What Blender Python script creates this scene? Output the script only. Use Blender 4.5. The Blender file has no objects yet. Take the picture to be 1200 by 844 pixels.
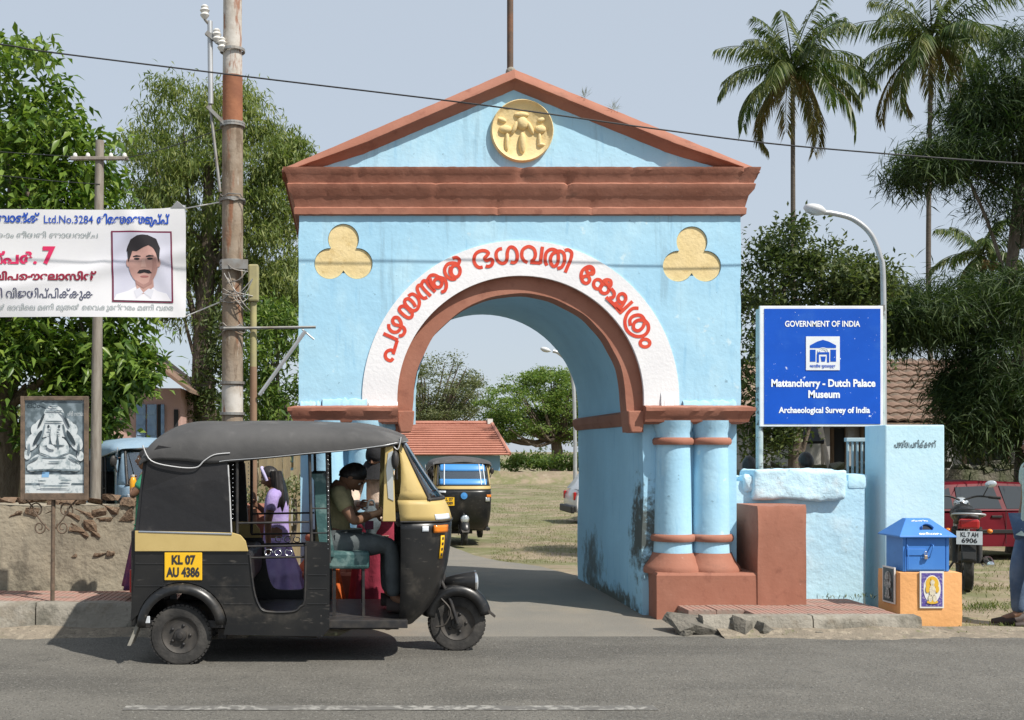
import bpy, bmesh, math, random
import numpy as np
from mathutils import Vector, Matrix, noise as mnoise
R = math.radians
random.seed(7)
rng = np.random.default_rng(11)
scene = bpy.context.scene
COL = scene.collection

# ------------------------------------------------------------------ camera
FPX, VX, VY, CAMZ = 1300.0, 410.0, 528.0, 1.57     # focal length in photo pixels, vanishing point, eye height
cam_d = bpy.data.cameras.new('camera')
cam_d.sensor_fit = 'HORIZONTAL'; cam_d.sensor_width = 36.0
cam_d.lens = FPX / 1200 * 36.0
cam_d.shift_x = (600 - VX) / 1200; cam_d.shift_y = (VY - 422) / 1200
cam_d.clip_start = 0.1; cam_d.clip_end = 3000
cam = bpy.data.objects.new('camera', cam_d); COL.objects.link(cam)
cam.location = (0, 0, CAMZ); cam.rotation_euler = (R(90), 0, 0)
scene.camera = cam

# ------------------------------------------------------------------ light
SUN_EL, SUN_AZ = R(50), R(133)            # azimuth clockwise from +Y
world = bpy.data.worlds.new('World'); scene.world = world; world.use_nodes = True
wn = world.node_tree.nodes; wl = world.node_tree.links
bg = wn.get('Background') or wn.new('ShaderNodeBackground')
sky = wn.new('ShaderNodeTexSky'); sky.sky_type = 'NISHITA'; sky.sun_disc = False
sky.sun_elevation = SUN_EL; sky.sun_rotation = SUN_AZ
sky.altitude = 0; sky.air_density = 1.0; sky.dust_density = 1.0; sky.ozone_density = 1.0
hz_ = wn.new('ShaderNodeMix'); hz_.data_type = 'RGBA'; hz_.inputs[0].default_value = 0.80       # an even, hazy sky
wl.new(sky.outputs[0], hz_.inputs[6]); hz_.inputs[7].default_value = (5.35, 6.0, 6.8, 1)
wl.new(hz_.outputs[2], bg.inputs[0]); bg.inputs[1].default_value = 0.10
sun_d = bpy.data.lights.new('sun', 'SUN'); sun_d.energy = 5.0; sun_d.angle = R(0.6); sun_d.color = (1, .95, .87)
sun = bpy.data.objects.new('sun', sun_d); COL.objects.link(sun)
sdir = Vector((math.sin(SUN_AZ) * math.cos(SUN_EL), math.cos(SUN_AZ) * math.cos(SUN_EL), math.sin(SUN_EL)))
sun.rotation_euler = sdir.to_track_quat('Z', 'Y').to_euler(); sun.location = (6, -6, 12)
scene.view_settings.view_transform = 'Standard'; scene.view_settings.look = 'None'
scene.view_settings.exposure = 0.2; scene.view_settings.gamma = 1.0; scene.view_settings.use_curve_mapping = False

# ------------------------------------------------------------------ layout helpers
def wx(px, d): return (px - VX) * d / FPX
def wz(py, d): return CAMZ - (py - VY) * d / FPX
def gd(py, z=0.0): return (CAMZ - z) * FPX / (py - VY)       # distance of a ground point
def at(px, py, d): return Vector((wx(px, d), d, wz(py, d)))
def ground_z(x, y):                                          # the land falls a little behind the gate
    t = min(max((y - 13.6) / 5.5, 0), 1); t = t * t * (3 - 2 * t)
    return -0.22 * t

# ------------------------------------------------------------------ object helpers
def tag(o, label=None, cat=None, group=None, kind=None):
    if label: o['label'] = label
    if cat: o['category'] = cat
    if group: o['group'] = group
    if kind: o['kind'] = kind
    return o
def thing(name, loc, label, cat, rotz=0.0, group=None, scale=1.0):
    o = bpy.data.objects.new(name, None); COL.objects.link(o)
    o.location = loc; o.rotation_euler = (0, 0, rotz); o.scale = (scale,) * 3
    o.empty_display_size = 0.2
    return tag(o, label, cat, group)
def link(name, me, mat=None, parent=None, local=True, kind=None):
    o = bpy.data.objects.new(name, me); COL.objects.link(o)
    if mat is not None and len(me.materials) == 0: 
        for m in (mat if isinstance(mat, (list, tuple)) else [mat]): me.materials.append(m)
    if parent is not None:
        o.parent = parent
        if not local:
            root = parent; M = Matrix.Identity(4)
            chain = []
            while root is not None: chain.append(root); root = root.parent
            for c in reversed(chain):
                M = M @ (c.matrix_parent_inverse if c.parent else Matrix.Identity(4)) @ c.matrix_basis
            o.matrix_parent_inverse = M.inverted()
    if kind: o['kind'] = kind
    return o
def copy_tree(o, parent=None):
    c = o.copy(); COL.objects.link(c)
    if parent is not None: c.parent = parent
    for ch in [x for x in o.children]: copy_tree(ch, c)
    return c

class MB:
    """collects shapes, then links them as one mesh object"""
    def __init__(s): s.v = []; s.f = []; s.m = []
    def add(s, vs, fs, mi=0):
        n = len(s.v); s.v += [tuple(v) for v in vs]; s.f += [tuple(i + n for i in f) for f in fs]; s.m += [mi] * len(fs)
        return s
    def box(s, x0, x1, y0, y1, z0, z1, mi=0, M=None):
        vs = [Vector((x, y, z)) for z in (z0, z1) for y in (y0, y1) for x in (x0, x1)]
        if M: vs = [M @ v for v in vs]
        return s.add(vs, [(0, 2, 3, 1), (4, 5, 7, 6), (0, 1, 5, 4), (2, 6, 7, 3), (1, 3, 7, 5), (0, 4, 6, 2)], mi)
    def tube(s, pts, r, n=8, mi=0, cap=True, closed=False):
        pts = [Vector(p) for p in pts]
        rs = r if isinstance(r, (list, tuple)) else [r] * len(pts)
        rings = []; up = None; L = len(pts)
        for i, p in enumerate(pts):
            if closed: t = pts[(i + 1) % L] - pts[i - 1]
            else: t = pts[min(i + 1, L - 1)] - pts[max(i - 1, 0)]
            if t.length < 1e-9: t = Vector((0, 0, 1))
            t.normalize()
            if up is None:
                up = Vector((0, 0, 1)) if abs(t.z) < .9 else Vector((1, 0, 0))
            a = t.cross(up)
            if a.length < 1e-6: a = t.orthogonal()
            a.normalize(); b = a.cross(t).normalized(); up = b
            rings.append([p + (a * math.cos(2 * math.pi * k / n) + b * math.sin(2 * math.pi * k / n)) * rs[i] for k in range(n)])
        vs = [v for ring in rings for v in ring]; fs = []
        for i in range(L if closed else L - 1):
            j = (i + 1) % L
            for k in range(n):
                fs.append((i * n + k, i * n + (k + 1) % n, j * n + (k + 1) % n, j * n + k))
        if cap and not closed: fs.append(tuple(range(n - 1, -1, -1))); fs.append(tuple((L - 1) * n + k for k in range(n)))
        return s.add(vs, fs, mi)
    def lathe(s, prof, c=(0, 0, 0), n=24, axis='Z', mi=0, a0=0.0, a1=2 * math.pi):
        """prof: list of (radius, height)"""
        c = Vector(c); full = abs(a1 - a0 - 2 * math.pi) < 1e-6; vs = []; fs = []; m = n if full else n + 1
        for (r, h) in prof:
            for k in range(m):
                a = a0 + (a1 - a0) * k / n; p = (r * math.cos(a), r * math.sin(a), h)
                if axis == 'Y': p = (p[0], p[2], p[1])
                if axis == 'X': p = (p[2], p[0], p[1])
                vs.append(c + Vector(p))
        for i in range(len(prof) - 1):
            for k in range(n):
                q = (k + 1) % m if full else k + 1
                fs.append((i * m + k, i * m + q, (i + 1) * m + q, (i + 1) * m + k))
        return s.add(vs, fs, mi)
    def ball(s, c, r, n=12, m=8, mi=0, M=None):
        c = Vector(c); r = r if isinstance(r, (tuple, list)) else (r, r, r); vs = []; fs = []
        for i in range(m + 1):
            t = math.pi * i / m
            for k in range(n):
                a = 2 * math.pi * k / n
                p = Vector((r[0] * math.sin(t) * math.cos(a), r[1] * math.sin(t) * math.sin(a), r[2] * math.cos(t)))
                vs.append(c + (M @ p if M else p))
        for i in range(m):
            for k in range(n): fs.append((i * n + k, (i + 1) * n + k, (i + 1) * n + (k + 1) % n, i * n + (k + 1) % n))
        return s.add(vs, fs, mi)
    def grid(s, rows, mi=0, closed=False):
        """rows: list of equal-length point lists"""
        n = len(rows[0]); vs = [p for r in rows for p in r]; fs = []
        for i in range(len(rows) - 1):
            for k in range(n if closed else n - 1):
                q = (k + 1) % n
                fs.append((i * n + k, i * n + q, (i + 1) * n + q, (i + 1) * n + k))
        return s.add(vs, fs, mi)
    def prism(s, poly, y0, y1, mi=0, plane='XZ'):
        """polygon extruded; plane XZ -> along Y, XY -> along Z, YZ -> along X"""
        def P(a, b, h): return {'XZ': (a, h, b), 'XY': (a, b, h), 'YZ': (h, a, b)}[plane]
        n = len(poly); vs = [P(a, b, y0) for a, b in poly] + [P(a, b, y1) for a, b in poly]
        fs = [tuple(range(n)), tuple(range(2 * n - 1, n - 1, -1))]
        fs += [(i, i + n, (i + 1) % n + n, (i + 1) % n) for i in range(n)]
        return s.add(vs, fs, mi)
    def mesh(s, name, smooth=None):
        me = bpy.data.meshes.new(name); me.from_pydata(s.v, [], s.f)
        if any(s.m): me.polygons.foreach_set('material_index', s.m)
        bm = bmesh.new(); bm.from_mesh(me); bmesh.ops.recalc_face_normals(bm, faces=bm.faces); bm.to_mesh(me); bm.free()
        if smooth is not None: shade(me, smooth)
        me.update(); return me
    def build(s, name, mat, parent=None, local=True, smooth=None, bevel=0.0, seg=2, kind=None):
        o = link(name, s.mesh(name, smooth), mat, parent, local, kind)
        if bevel:
            b = o.modifiers.new('bevel', 'BEVEL'); b.width = bevel; b.segments = seg; b.limit_method = 'ANGLE'; b.angle_limit = R(40)
        return o
def shade(me, ang=40):
    me.polygons.foreach_set('use_smooth', [True] * len(me.polygons))
    bm = bmesh.new(); bm.from_mesh(me)
    for e in bm.edges:
        if len(e.link_faces) == 2: e.smooth = e.calc_face_angle(0) < R(ang)
    bm.to_mesh(me); bm.free()

def flat2d(splines, half, place, name='flat', bevel=0.0):
    """filled 2-D outline(s) with holes, extruded by +-half; place maps (u, v, w) to a point"""
    cu = bpy.data.curves.new('tmp', 'CURVE'); cu.dimensions = '2D'; cu.fill_mode = 'BOTH'; cu.extrude = half
    for pts in splines:
        sp = cu.splines.new('POLY'); sp.points.add(len(pts) - 1)
        for p, q in zip(sp.points, pts): p.co = (q[0], q[1], 0, 1)
        sp.use_cyclic_u = True
    ob = bpy.data.objects.new('tmp', cu); COL.objects.link(ob)
    me = bpy.data.meshes.new_from_object(ob.evaluated_get(bpy.context.evaluated_depsgraph_get()))
    bpy.data.objects.remove(ob); bpy.data.curves.remove(cu)
    me.name = name; me.materials.clear()
    bm = bmesh.new(); bm.from_mesh(me); bmesh.ops.remove_doubles(bm, verts=bm.verts, dist=1e-5)
    for v in bm.verts: v.co = place(v.co.x, v.co.y, v.co.z)
    bmesh.ops.recalc_face_normals(bm, faces=bm.faces)
    bm.to_mesh(me); bm.free(); me.update(); return me

def text_mesh(body, size, place, name='lettering', align='CENTER', bold=0.0, width=None, spacing=1.0):
    cu = bpy.data.curves.new('txt', 'FONT'); cu.body = body; cu.size = size; cu.align_x = align; cu.align_y = 'CENTER'
    cu.offset = bold; cu.resolution_u = 4; cu.space_character = spacing
    ob = bpy.data.objects.new('txt', cu); COL.objects.link(ob)
    me = bpy.data.meshes.new_from_object(ob.evaluated_get(bpy.context.evaluated_depsgraph_get()))
    bpy.data.objects.remove(ob); bpy.data.curves.remove(cu)
    me.name = name; me.materials.clear()
    xs = [v.co.x for v in me.vertices]
    k = 1.0
    if width and xs and max(xs) > min(xs): k = width / (max(xs) - min(xs))
    for v in me.vertices: v.co = place(v.co.x * k, v.co.y)
    me.update(); return me

def smooth_line(pts, n=5, closed=False):
    pts = [Vector(p) for p in pts]; out = []; L = len(pts)
    for i in range(L if closed else L - 1):
        p0 = pts[i - 1] if (closed or i > 0) else pts[0]; p1 = pts[i]; p2 = pts[(i + 1) % L]
        p3 = pts[(i + 2) % L] if (closed or i + 2 < L) else pts[-1]
        for k in range(n):
            t = k / n
            out.append(.5 * (2 * p1 + (p2 - p0) * t + (2 * p0 - 5 * p1 + 4 * p2 - p3) * t * t + (3 * p1 - p0 - 3 * p2 + p3) * t ** 3))
    if not closed: out.append(pts[-1])
    return out
def ribbon(pts, w, closed=False):
    """flat stroke in 2-D: list of (left, right) pairs"""
    L = len(pts); out = []
    for i, p in enumerate(pts):
        t = (pts[(i + 1) % L] - pts[i - 1]) if closed else (pts[min(i + 1, L - 1)] - pts[max(i - 1, 0)])
        t.normalize(); nrm = Vector((-t.y, t.x)); out.append((p + nrm * w / 2, p - nrm * w / 2))
    return out

# ------------------------------------------------------------------ materials
MATS = {}
def mat(name, col, rough=.8, metal=0.0, var=None, vscale=2.0, vdetail=6.0, vlo=.35, vhi=.7, bump=0.0, bscale=30.0, bdetail=5.0,
        big=0.0, bigscale=2.5, stains=(), spots=(), island=0.0, trans=0.0, spec=.35, coat=0.0, emit=None, stretch=None, alpha=1.0, ior=None, transmission=0.0):
    if name in MATS: return MATS[name]
    m = bpy.data.materials.new(name); m.use_nodes = True; MATS[name] = m
    nt = m.node_tree; N = nt.nodes; L = nt.links
    bs = N['Principled BSDF']; out = N['Material Output']
    bs.inputs['Roughness'].default_value = rough; bs.inputs['Metallic'].default_value = metal
    bs.inputs['Specular IOR Level'].default_value = spec
    if coat: bs.inputs['Coat Weight'].default_value = coat; bs.inputs['Coat Roughness'].default_value = .08
    if ior: bs.inputs['IOR'].default_value = ior
    if transmission: bs.inputs['Transmission Weight'].default_value = transmission
    tc = N.new('ShaderNodeTexCoord'); vec = tc.outputs['Object']
    if stretch:
        mp = N.new('ShaderNodeMapping'); mp.inputs['Scale'].default_value = stretch; L.new(vec, mp.inputs[0]); vec = mp.outputs[0]
    def noise(scale, detail=5.0, rough_=.55, v=None):
        n = N.new('ShaderNodeTexNoise'); n.inputs['Scale'].default_value = scale; n.inputs['Detail'].default_value = detail
        n.inputs['Roughness'].default_value = rough_; L.new(v or vec, n.inputs['Vector']); return n.outputs['Fac']
    def ramp(f, lo, hi):
        r = N.new('ShaderNodeMapRange'); r.inputs['From Min'].default_value = lo; r.inputs['From Max'].default_value = hi
        r.interpolation_type = 'SMOOTHSTEP'; L.new(f, r.inputs['Value']); return r.outputs['Result']
    def mix(a, b, f, mode='MIX'):
        x = N.new('ShaderNodeMix'); x.data_type = 'RGBA'; x.blend_type = mode
        for s, v in ((x.inputs[6], a), (x.inputs[7], b)):
            if isinstance(v, tuple): s.default_value = (*v[:3], 1)
            else: L.new(v, s)
        if isinstance(f, float): x.inputs[0].default_value = f
        else: L.new(f, x.inputs[0])
        return x.outputs[2]
    c = tuple(col)
    if var is not None: c = mix(c, tuple(var), ramp(noise(vscale, vdetail), vlo, vhi))
    for st in stains:                      # (colour, scale, lo, hi, strength, [stretch])
        v = vec
        if len(st) > 5:
            mp = N.new('ShaderNodeMapping'); mp.inputs['Scale'].default_value = st[5]; L.new(tc.outputs['Object'], mp.inputs[0]); v = mp.outputs[0]
        f = ramp(noise(st[1], 8.0, .62, v), st[2], st[3])
        k = N.new('ShaderNodeMath'); k.operation = 'MULTIPLY'; k.inputs[1].default_value = st[4]; L.new(f, k.inputs[0])
        c = mix(c, tuple(st[0]), k.outputs[0])
    for sp in spots:                       # (colour, centre, radii, noise scale, lo, hi): one stain of its own shape
        mp = N.new('ShaderNodeMapping'); mp.vector_type = 'POINT'
        mp.inputs['Location'].default_value = tuple(-sp[1][i] / sp[2][i] for i in range(3)); mp.inputs['Scale'].default_value = tuple(1 / r for r in sp[2])
        L.new(tc.outputs['Object'], mp.inputs[0])
        ln = N.new('ShaderNodeVectorMath'); ln.operation = 'LENGTH'; L.new(mp.outputs[0], ln.inputs[0])
        nz = noise(sp[3], 8.0, .7)
        ad = N.new('ShaderNodeMath'); ad.operation = 'SUBTRACT'; L.new(nz, ad.inputs[0])
        hm = N.new('ShaderNodeMath'); hm.operation = 'MULTIPLY'; hm.inputs[1].default_value = .45; L.new(ln.outputs['Value'], hm.inputs[0]); L.new(hm.outputs[0], ad.inputs[1])
        c = mix(c, tuple(sp[0]), ramp(ad.outputs[0], sp[4], sp[5]))
    if island:
        g = N.new('ShaderNodeNewGeometry'); hv = N.new('ShaderNodeHueSaturation')
        a = N.new('ShaderNodeMapRange'); a.inputs['To Min'].default_value = 1 - island; a.inputs['To Max'].default_value = 1 + island
        L.new(g.outputs['Random Per Island'], a.inputs['Value']); L.new(a.outputs[0], hv.inputs['Value'])
        b2 = N.new('ShaderNodeMath'); b2.operation = 'MULTIPLY_ADD'; b2.inputs[1].default_value = -.06; b2.inputs[2].default_value = .53
        L.new(g.outputs['Random Per Island'], b2.inputs[0]); L.new(b2.outputs[0], hv.inputs['Hue'])
        if isinstance(c, tuple): hv.inputs['Color'].default_value = (*c, 1)
        else: L.new(c, hv.inputs['Color'])
        c = hv.outputs[0]
    if isinstance(c, tuple): bs.inputs['Base Color'].default_value = (*c[:3], 1)
    else: L.new(c, bs.inputs['Base Color'])
    if bump or big:
        prev = None
        for st, sc, dt in ((big, bigscale, 3.0), (bump, bscale, bdetail)):
            if not st: continue
            b = N.new('ShaderNodeBump'); b.inputs['Strength'].default_value = 1.0; b.inputs['Distance'].default_value = st
            L.new(noise(sc, dt), b.inputs['Height'])
            if prev: L.new(prev, b.inputs['Normal'])
            prev = b.outputs[0]
        L.new(prev, bs.inputs['Normal'])
    if trans:
        tb = N.new('ShaderNodeBsdfTranslucent'); ms = N.new('ShaderNodeMixShader'); ms.inputs[0].default_value = trans
        if isinstance(c, tuple): tb.inputs[0].default_value = (c[0] * 1.2, c[1] * 1.25, c[2] * .7, 1)
        else: L.new(mix(c, (1.15, 1.3, .6), 1.0, 'MULTIPLY'), tb.inputs[0])
        L.new(bs.outputs[0], ms.inputs[1]); L.new(tb.outputs[0], ms.inputs[2]); L.new(ms.outputs[0], out.inputs[0])
    if emit: bs.inputs['Emission Color'].default_value = (*emit, 1); bs.inputs['Emission Strength'].default_value = 1
    if alpha < 1: bs.inputs['Alpha'].default_value = alpha
    return m
def glass(name, tint=(.6, .68, .7), mixf=.72, rough=.04):
    if name in MATS: return MATS[name]
    m = bpy.data.materials.new(name); m.use_nodes = True; MATS[name] = m
    N = m.node_tree.nodes; L = m.node_tree.links
    tr = N.new('ShaderNodeBsdfTransparent'); tr.inputs[0].default_value = (*tint, 1)
    gl = N.new('ShaderNodeBsdfGlossy'); gl.inputs[0].default_value = (.9, .95, 1, 1); gl.inputs['Roughness'].default_value = rough
    fr = N.new('ShaderNodeFresnel'); fr.inputs[0].default_value = 1.5
    ad = N.new('ShaderNodeMath'); ad.operation = 'ADD'; ad.inputs[1].default_value = 1 - mixf - .1; ad.use_clamp = True; L.new(fr.outputs[0], ad.inputs[0])
    ms = N.new('ShaderNodeMixShader'); L.new(ad.outputs[0], ms.inputs[0])
    L.new(tr.outputs[0], ms.inputs[1]); L.new(gl.outputs[0], ms.inputs[2]); L.new(ms.outputs[0], N['Material Output'].inputs[0])
    return m
# ================================================================== the setting
M_dirt = mat('dirt', (.30, .235, .165), .95, var=(.22, .175, .12), vscale=.9, stains=[((.13, .145, .055), .5, .43, .60, .85), ((.17, .175, .075), 1.7, .46, .62, .7), ((.36, .30, .22), 3.0, .52, .66, .6), ((.13, .14, .05), 6.0, .55, .7, .5)], bump=.012, bscale=45, big=.03, bigscale=5)
M_asph = mat('asphalt', (.130, .122, .106), .85, var=(.160, .150, .130), vscale=2.2, vdetail=10, stains=[((.090, .085, .075), .9, .48, .66, .75, (.22, 1.0, 1)), ((.165, .155, .135), 1.1, .53, .72, .6, (.16, .9, 1)), ((.055, .053, .05), .55, .60, .66, .6, (.35, .8, 1)), ((.06, .058, .053), 1.6, .62, .72, .6), ((.27, .26, .235), 48, .56, .66, .75), ((.035, .034, .032), 62, .54, .64, .8), ((.30, .29, .26), 110, .58, .66, .6)], bump=.012, bscale=95, big=.01, bigscale=14)
M_drive = mat('driveway', (.19, .178, .155), .88, var=(.225, .205, .172), vscale=1.1, stains=[((.26, .225, .175), .8, .5, .66, .7), ((.10, .10, .09), 50, .57, .68, .5)], bump=.006, bscale=110)
M_tile = mat('paving', (.36, .205, .165), .85, var=(.30, .19, .155), vscale=2.5, stains=[((.28, .24, .20), 3, .48, .66, .7), ((.15, .12, .1), 9, .6, .75, .6)], bump=.004, bscale=60)
M_conc = mat('concrete', (.30, .275, .23), .9, var=(.235, .215, .18), vscale=3, stains=[((.10, .095, .075), 2.2, .48, .64, .85), ((.17, .14, .10), 5, .5, .66, .6), ((.38, .35, .30), 14, .58, .7, .4)], bump=.012, bscale=35, big=.02, bigscale=6)
M_white_line = mat('road_paint', (.30, .29, .265), .8, stains=[((.13, .125, .115), 16, .42, .56, 1.0), ((.13, .125, .115), 3, .48, .62, .9)])

def ground_sheet():
    xs = sorted(set([-600, -300, -150, -80, -40] + [-20 + i * 1.0 for i in range(61)] + [60, 100, 200, 400, 700]))
    ys = sorted(set([-60, -20, 0, 5, 8] + [8 + .5 * i for i in range(40)] + [28 + 2 * i for i in range(30)] + [100, 150, 250, 400, 700, 1200]))
    mb = MB(); rows = []
    for y in ys:
        row = []
        for x in xs:
            z = ground_z(x, y) - .012
            if y > 10: z += .025 * mnoise.noise(Vector((x * .5, y * .5, 3)))
            if 11 < y < 40 and -4 < x < 6: z -= .02
            row.append((x, y, z))
        rows.append(row)
    o = mb.grid(rows).build('ground', M_dirt, smooth=60); tag(o, kind='structure')
ground_sheet()
road = MB().grid([[(-90 + 12 * i, y, .004) for i in range(16)] for y in (-12, 0, 4, 7, gd(746))]).build('road', M_asph); tag(road, kind='structure')
# worn centre line
ml = MB(); lx0, lx1 = wx(145, 6.72), wx(770, 6.72)
ml.grid([[(lx0 + (lx1 - lx0) * i / 24, 6.68 + dy + .006 * math.sin(i * 1.7), .008) for i in range(25)] for dy in (0, .115)])
tag(ml.build('lane_marking', M_white_line), kind='structure')
# driveway through the gate, with an uneven edge
def driveway():
    L_, R_ = [], []
    for i in range(41):
        y = gd(746) - .02 + i * .85; t = i / 40
        j = .10 * mnoise.noise(Vector((i * .6, 1, 0))); k = .14 * mnoise.noise(Vector((i * .6, 5, 0)))
        L_.append((.15 - 1.2 * max(0, (y - 14) / 8) ** 1.0 + j - (.25 if y < 10 else 0), y)); R_.append((2.95 - .35 * max(0, (y - 13)) ** .9 * .5 + k + (.25 if y < 10 else 0), y))
    mb = MB(); rows = []
    for (a, b) in zip(L_, R_):
        rows.append([(a[0] + (b[0] - a[0]) * q / 6, a[1], ground_z(0, a[1]) + .022 - (.018 if a[1] < 9.6 else 0)) for q in range(7)])
    o = mb.grid(rows).build('driveway', M_drive, smooth=60); tag(o, kind='structure')
driveway()

# pavements: a bed, kerb stones and paving tiles
def tile_mesh(w, d, h):
    mb = MB().box(-w / 2, w / 2, -d / 2, d / 2, -h, -.006)
    n = 5                                     # ribbed top as on the photographed pavers
    for i in range(n):
        a = -w / 2 + w * i / n + .004; b = -w / 2 + w * (i + 1) / n - .004
        mb.box(a, b, -d / 2 + .003, d / 2 - .003, -.008, 0)
    return mb.mesh('tile')
TILE = tile_mesh(.246, .246, .05); TILE.materials.append(M_tile)
def pavement(name, x0, x1, y0, y1, z, hole=None):
    bed = MB().box(x0, x1, y0 + .16, y1, -.3, z - .045).build(name, M_conc); tag(bed, kind='structure')
    nx = int((x1 - x0) / .25); ny = int((y1 - y0 - .16) / .25)
    for j in range(ny):
        for i in range(nx):
            cx = x0 + .125 + i * .25; cy = y0 + .16 + .125 + j * .25
            if hole and hole(cx, cy): continue
            o = link('paving_tile', TILE, None, bed)
            o.location = (cx, cy, z + random.uniform(-.004, .003)); o.rotation_euler = (random.uniform(-.006, .006), random.uniform(-.006, .006), random.uniform(-.006, .006))
    x = x0; k = 0
    while x < x1 - .05:
        L = min(random.uniform(.75, 1.05), x1 - x)
        if not (hole and hole(x + L / 2, y0 + .08)):
            mb = MB(); seg = 8; rows = []
            for s in range(seg + 1):
                xx = x + .006 + (L - .012) * s / seg
                j = lambda q: .012 * mnoise.noise(Vector((xx * 4, q, k)))
                rows.append([(xx, y0 + j(1), -.2), (xx, y0 + .012 + j(2), z - .03), (xx, y0 + .035 + j(3), z + .004 + j(4)), (xx, y0 + .155, z + .004 + j(5)), (xx, y0 + .155, -.2)])
            mb.grid(rows); n = 5
            mb.f += [tuple(range(n)), tuple(range(seg * n + n - 1, seg * n - 1, -1))]; mb.m += [0, 0]
            mb.build('kerb_stone', M_conc, bed, smooth=50)
        x += L; k += 1
pavement('pavement', -6.2, -.97, 9.46, 10.56, .26)
def apron(x0, x1, yk, z, w, seed):           # dust and earth washed up against the kerb, spilling over the asphalt edge
    rows = []; n = int((x1 - x0) / .05)
    for i in range(n + 1):
        x = x0 + (x1 - x0) * i / n; e = mnoise.noise(Vector((x * 1.3, seed, 0))) + .5 * mnoise.noise(Vector((x * 5, seed, 1))); e2 = mnoise.noise(Vector((x * 2.1, seed, 4)))
        ww = w * (1 + .55 * e); h = z * (1 + .5 * e2)
        rows.append([(x, yk + .06, h + .01), (x, yk - ww * .25, h * .7), (x, yk - ww * .55, h * .35 + .006 * e), (x, yk - ww * .8, .014), (x, yk - ww, .0035)])
    tag(MB().grid(rows).build('verge', M_verge, smooth=70), kind='structure')
M_verge = mat('verge_earth', (.25, .21, .16), .95, var=(.18, .155, .12), vscale=4, stains=[((.34, .29, .22), 14, .5, .64, .7), ((.11, .10, .075), 20, .56, .66, .7), ((.13, .15, .05), 5, .60, .70, .7)], bump=.012, bscale=60)
apron(-6.2, -.85, 9.46, .07, .20, 3); apron(3.12, 5.0, 9.42, .065, .20, 9); apron(4.9, 12.0, 9.55, .035, .30, 5)
hole = lambda x, y: (2.90 < x < 3.45 and y < 9.92)
pavement('pavement', 3.0, 4.87, 9.42, 10.80, .155, hole)
# ================================================================== the gateway
GD = 10.35
def gx(px): return wx(px, GD)
def gz(py): return wz(py, GD)
GC = gx(610)                                  # axis of the passage
BACK = 13.35
AZ = 2.05                                     # arch centre height
BLUE = (.345, .59, .755)
M_blue = mat('blue_limewash', BLUE, .85, var=(.40, .645, .79), vscale=1.3, stains=[((.50, .72, .82), 2.0, .50, .68, .5, (1.5, 1.5, .5)), ((.24, .48, .68), 5, .56, .72, .5, (3, 3, .35)), ((.20, .32, .40), 16, .66, .72, .75), ((.26, .41, .50), 3.4, .57, .70, .55, (2.8, 2.8, .22)), ((.17, .24, .28), 2.0, .66, .74, .5, (3.5, 3.5, .5)), ((.62, .76, .80), 7, .64, .70, .6)], bump=.0022, bscale=30, big=.010, bigscale=4)
M_blue_in = mat('blue_limewash_passage', BLUE, .85, var=(.39, .66, .83), vscale=1.3, stains=[((.24, .48, .68), 5, .56, .72, .5, (3, 3, .35)), ((.20, .32, .40), 16, .67, .74, .6)],
                spots=[((.085, .10, .095), (2.76, 10.60, .80), (.5, .40, .60), 9, .08, .34), ((.13, .17, .18), (2.76, 12.6, .28), (.5, .7, .5), 5, .10, .42), ((.10, .11, .095), (2.76, 11.6, .03), (.5, 1.9, .2), 6, .12, .40)], bump=.0022, bscale=30, big=.012, bigscale=3)
M_brown = mat('red_oxide_paint', (.315, .130, .085), .82, var=(.37, .165, .112), vscale=2.2, stains=[((.20, .075, .05), 6, .56, .72, .6), ((.42, .25, .20), 22, .66, .72, .6), ((.13, .075, .055), 3.0, .60, .74, .5, (1, 1, 2.5))], bump=.0018, bscale=34, big=.005, bigscale=6)
M_yel = mat('ochre_plaster', (.70, .545, .275), .9, var=(.77, .61, .33), vscale=5, stains=[((.50, .34, .12), 9, .56, .7, .5)], bump=.004, bscale=40, big=.005, bigscale=12)
M_band = mat('white_limewash', (.80, .79, .80), .85, var=(.74, .73, .745), vscale=3, stains=[((.55, .55, .55), 5, .6, .75, .4), ((.35, .33, .31), 28, .68, .73, .6)], bump=.003, bscale=30)
M_red = mat('red_lettering', (.62, .052, .026), .7, var=(.68, .085, .04), vscale=14, stains=[((.72, .25, .2), 40, .66, .72, .5)])
M_rust = mat('rusty_iron', (.12, .085, .065), .8, var=(.2, .1, .06), vscale=8, bump=.003, bscale=40, metal=.2)

gate = thing('gateway', (GC, 11.8, 0), 'pale blue arched temple gateway with red-brown pediment and red lettering over the arch', 'gateway')
def gp(mb, name, m, smooth=None, bevel=0.0, parent=None): return mb.build(name, m, parent or gate, local=False, smooth=smooth, bevel=bevel)
def arc(r, a0, a1, n, cx=GC, cz=AZ): return [(cx + r * math.cos(a0 + (a1 - a0) * i / n), cz + r * math.sin(a0 + (a1 - a0) * i / n)) for i in range(n + 1)]
XL, XR, ZI, ZE = gx(350), gx(868), gz(494), gz(252)
RW0, RW1, RR0, RV = 1.150, 1.478, .995, 1.155
def rough_edge(p, q, n, amp, seed):
    out = []
    for i in range(n):
        t = i / n; x = p[0] + (q[0] - p[0]) * t; z = p[1] + (q[1] - p[1]) * t
        out.append((x + amp * mnoise.noise(Vector((z * 5, seed, 0))), z + amp * .3 * mnoise.noise(Vector((x * 5, seed, 2)))))
    return out
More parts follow.
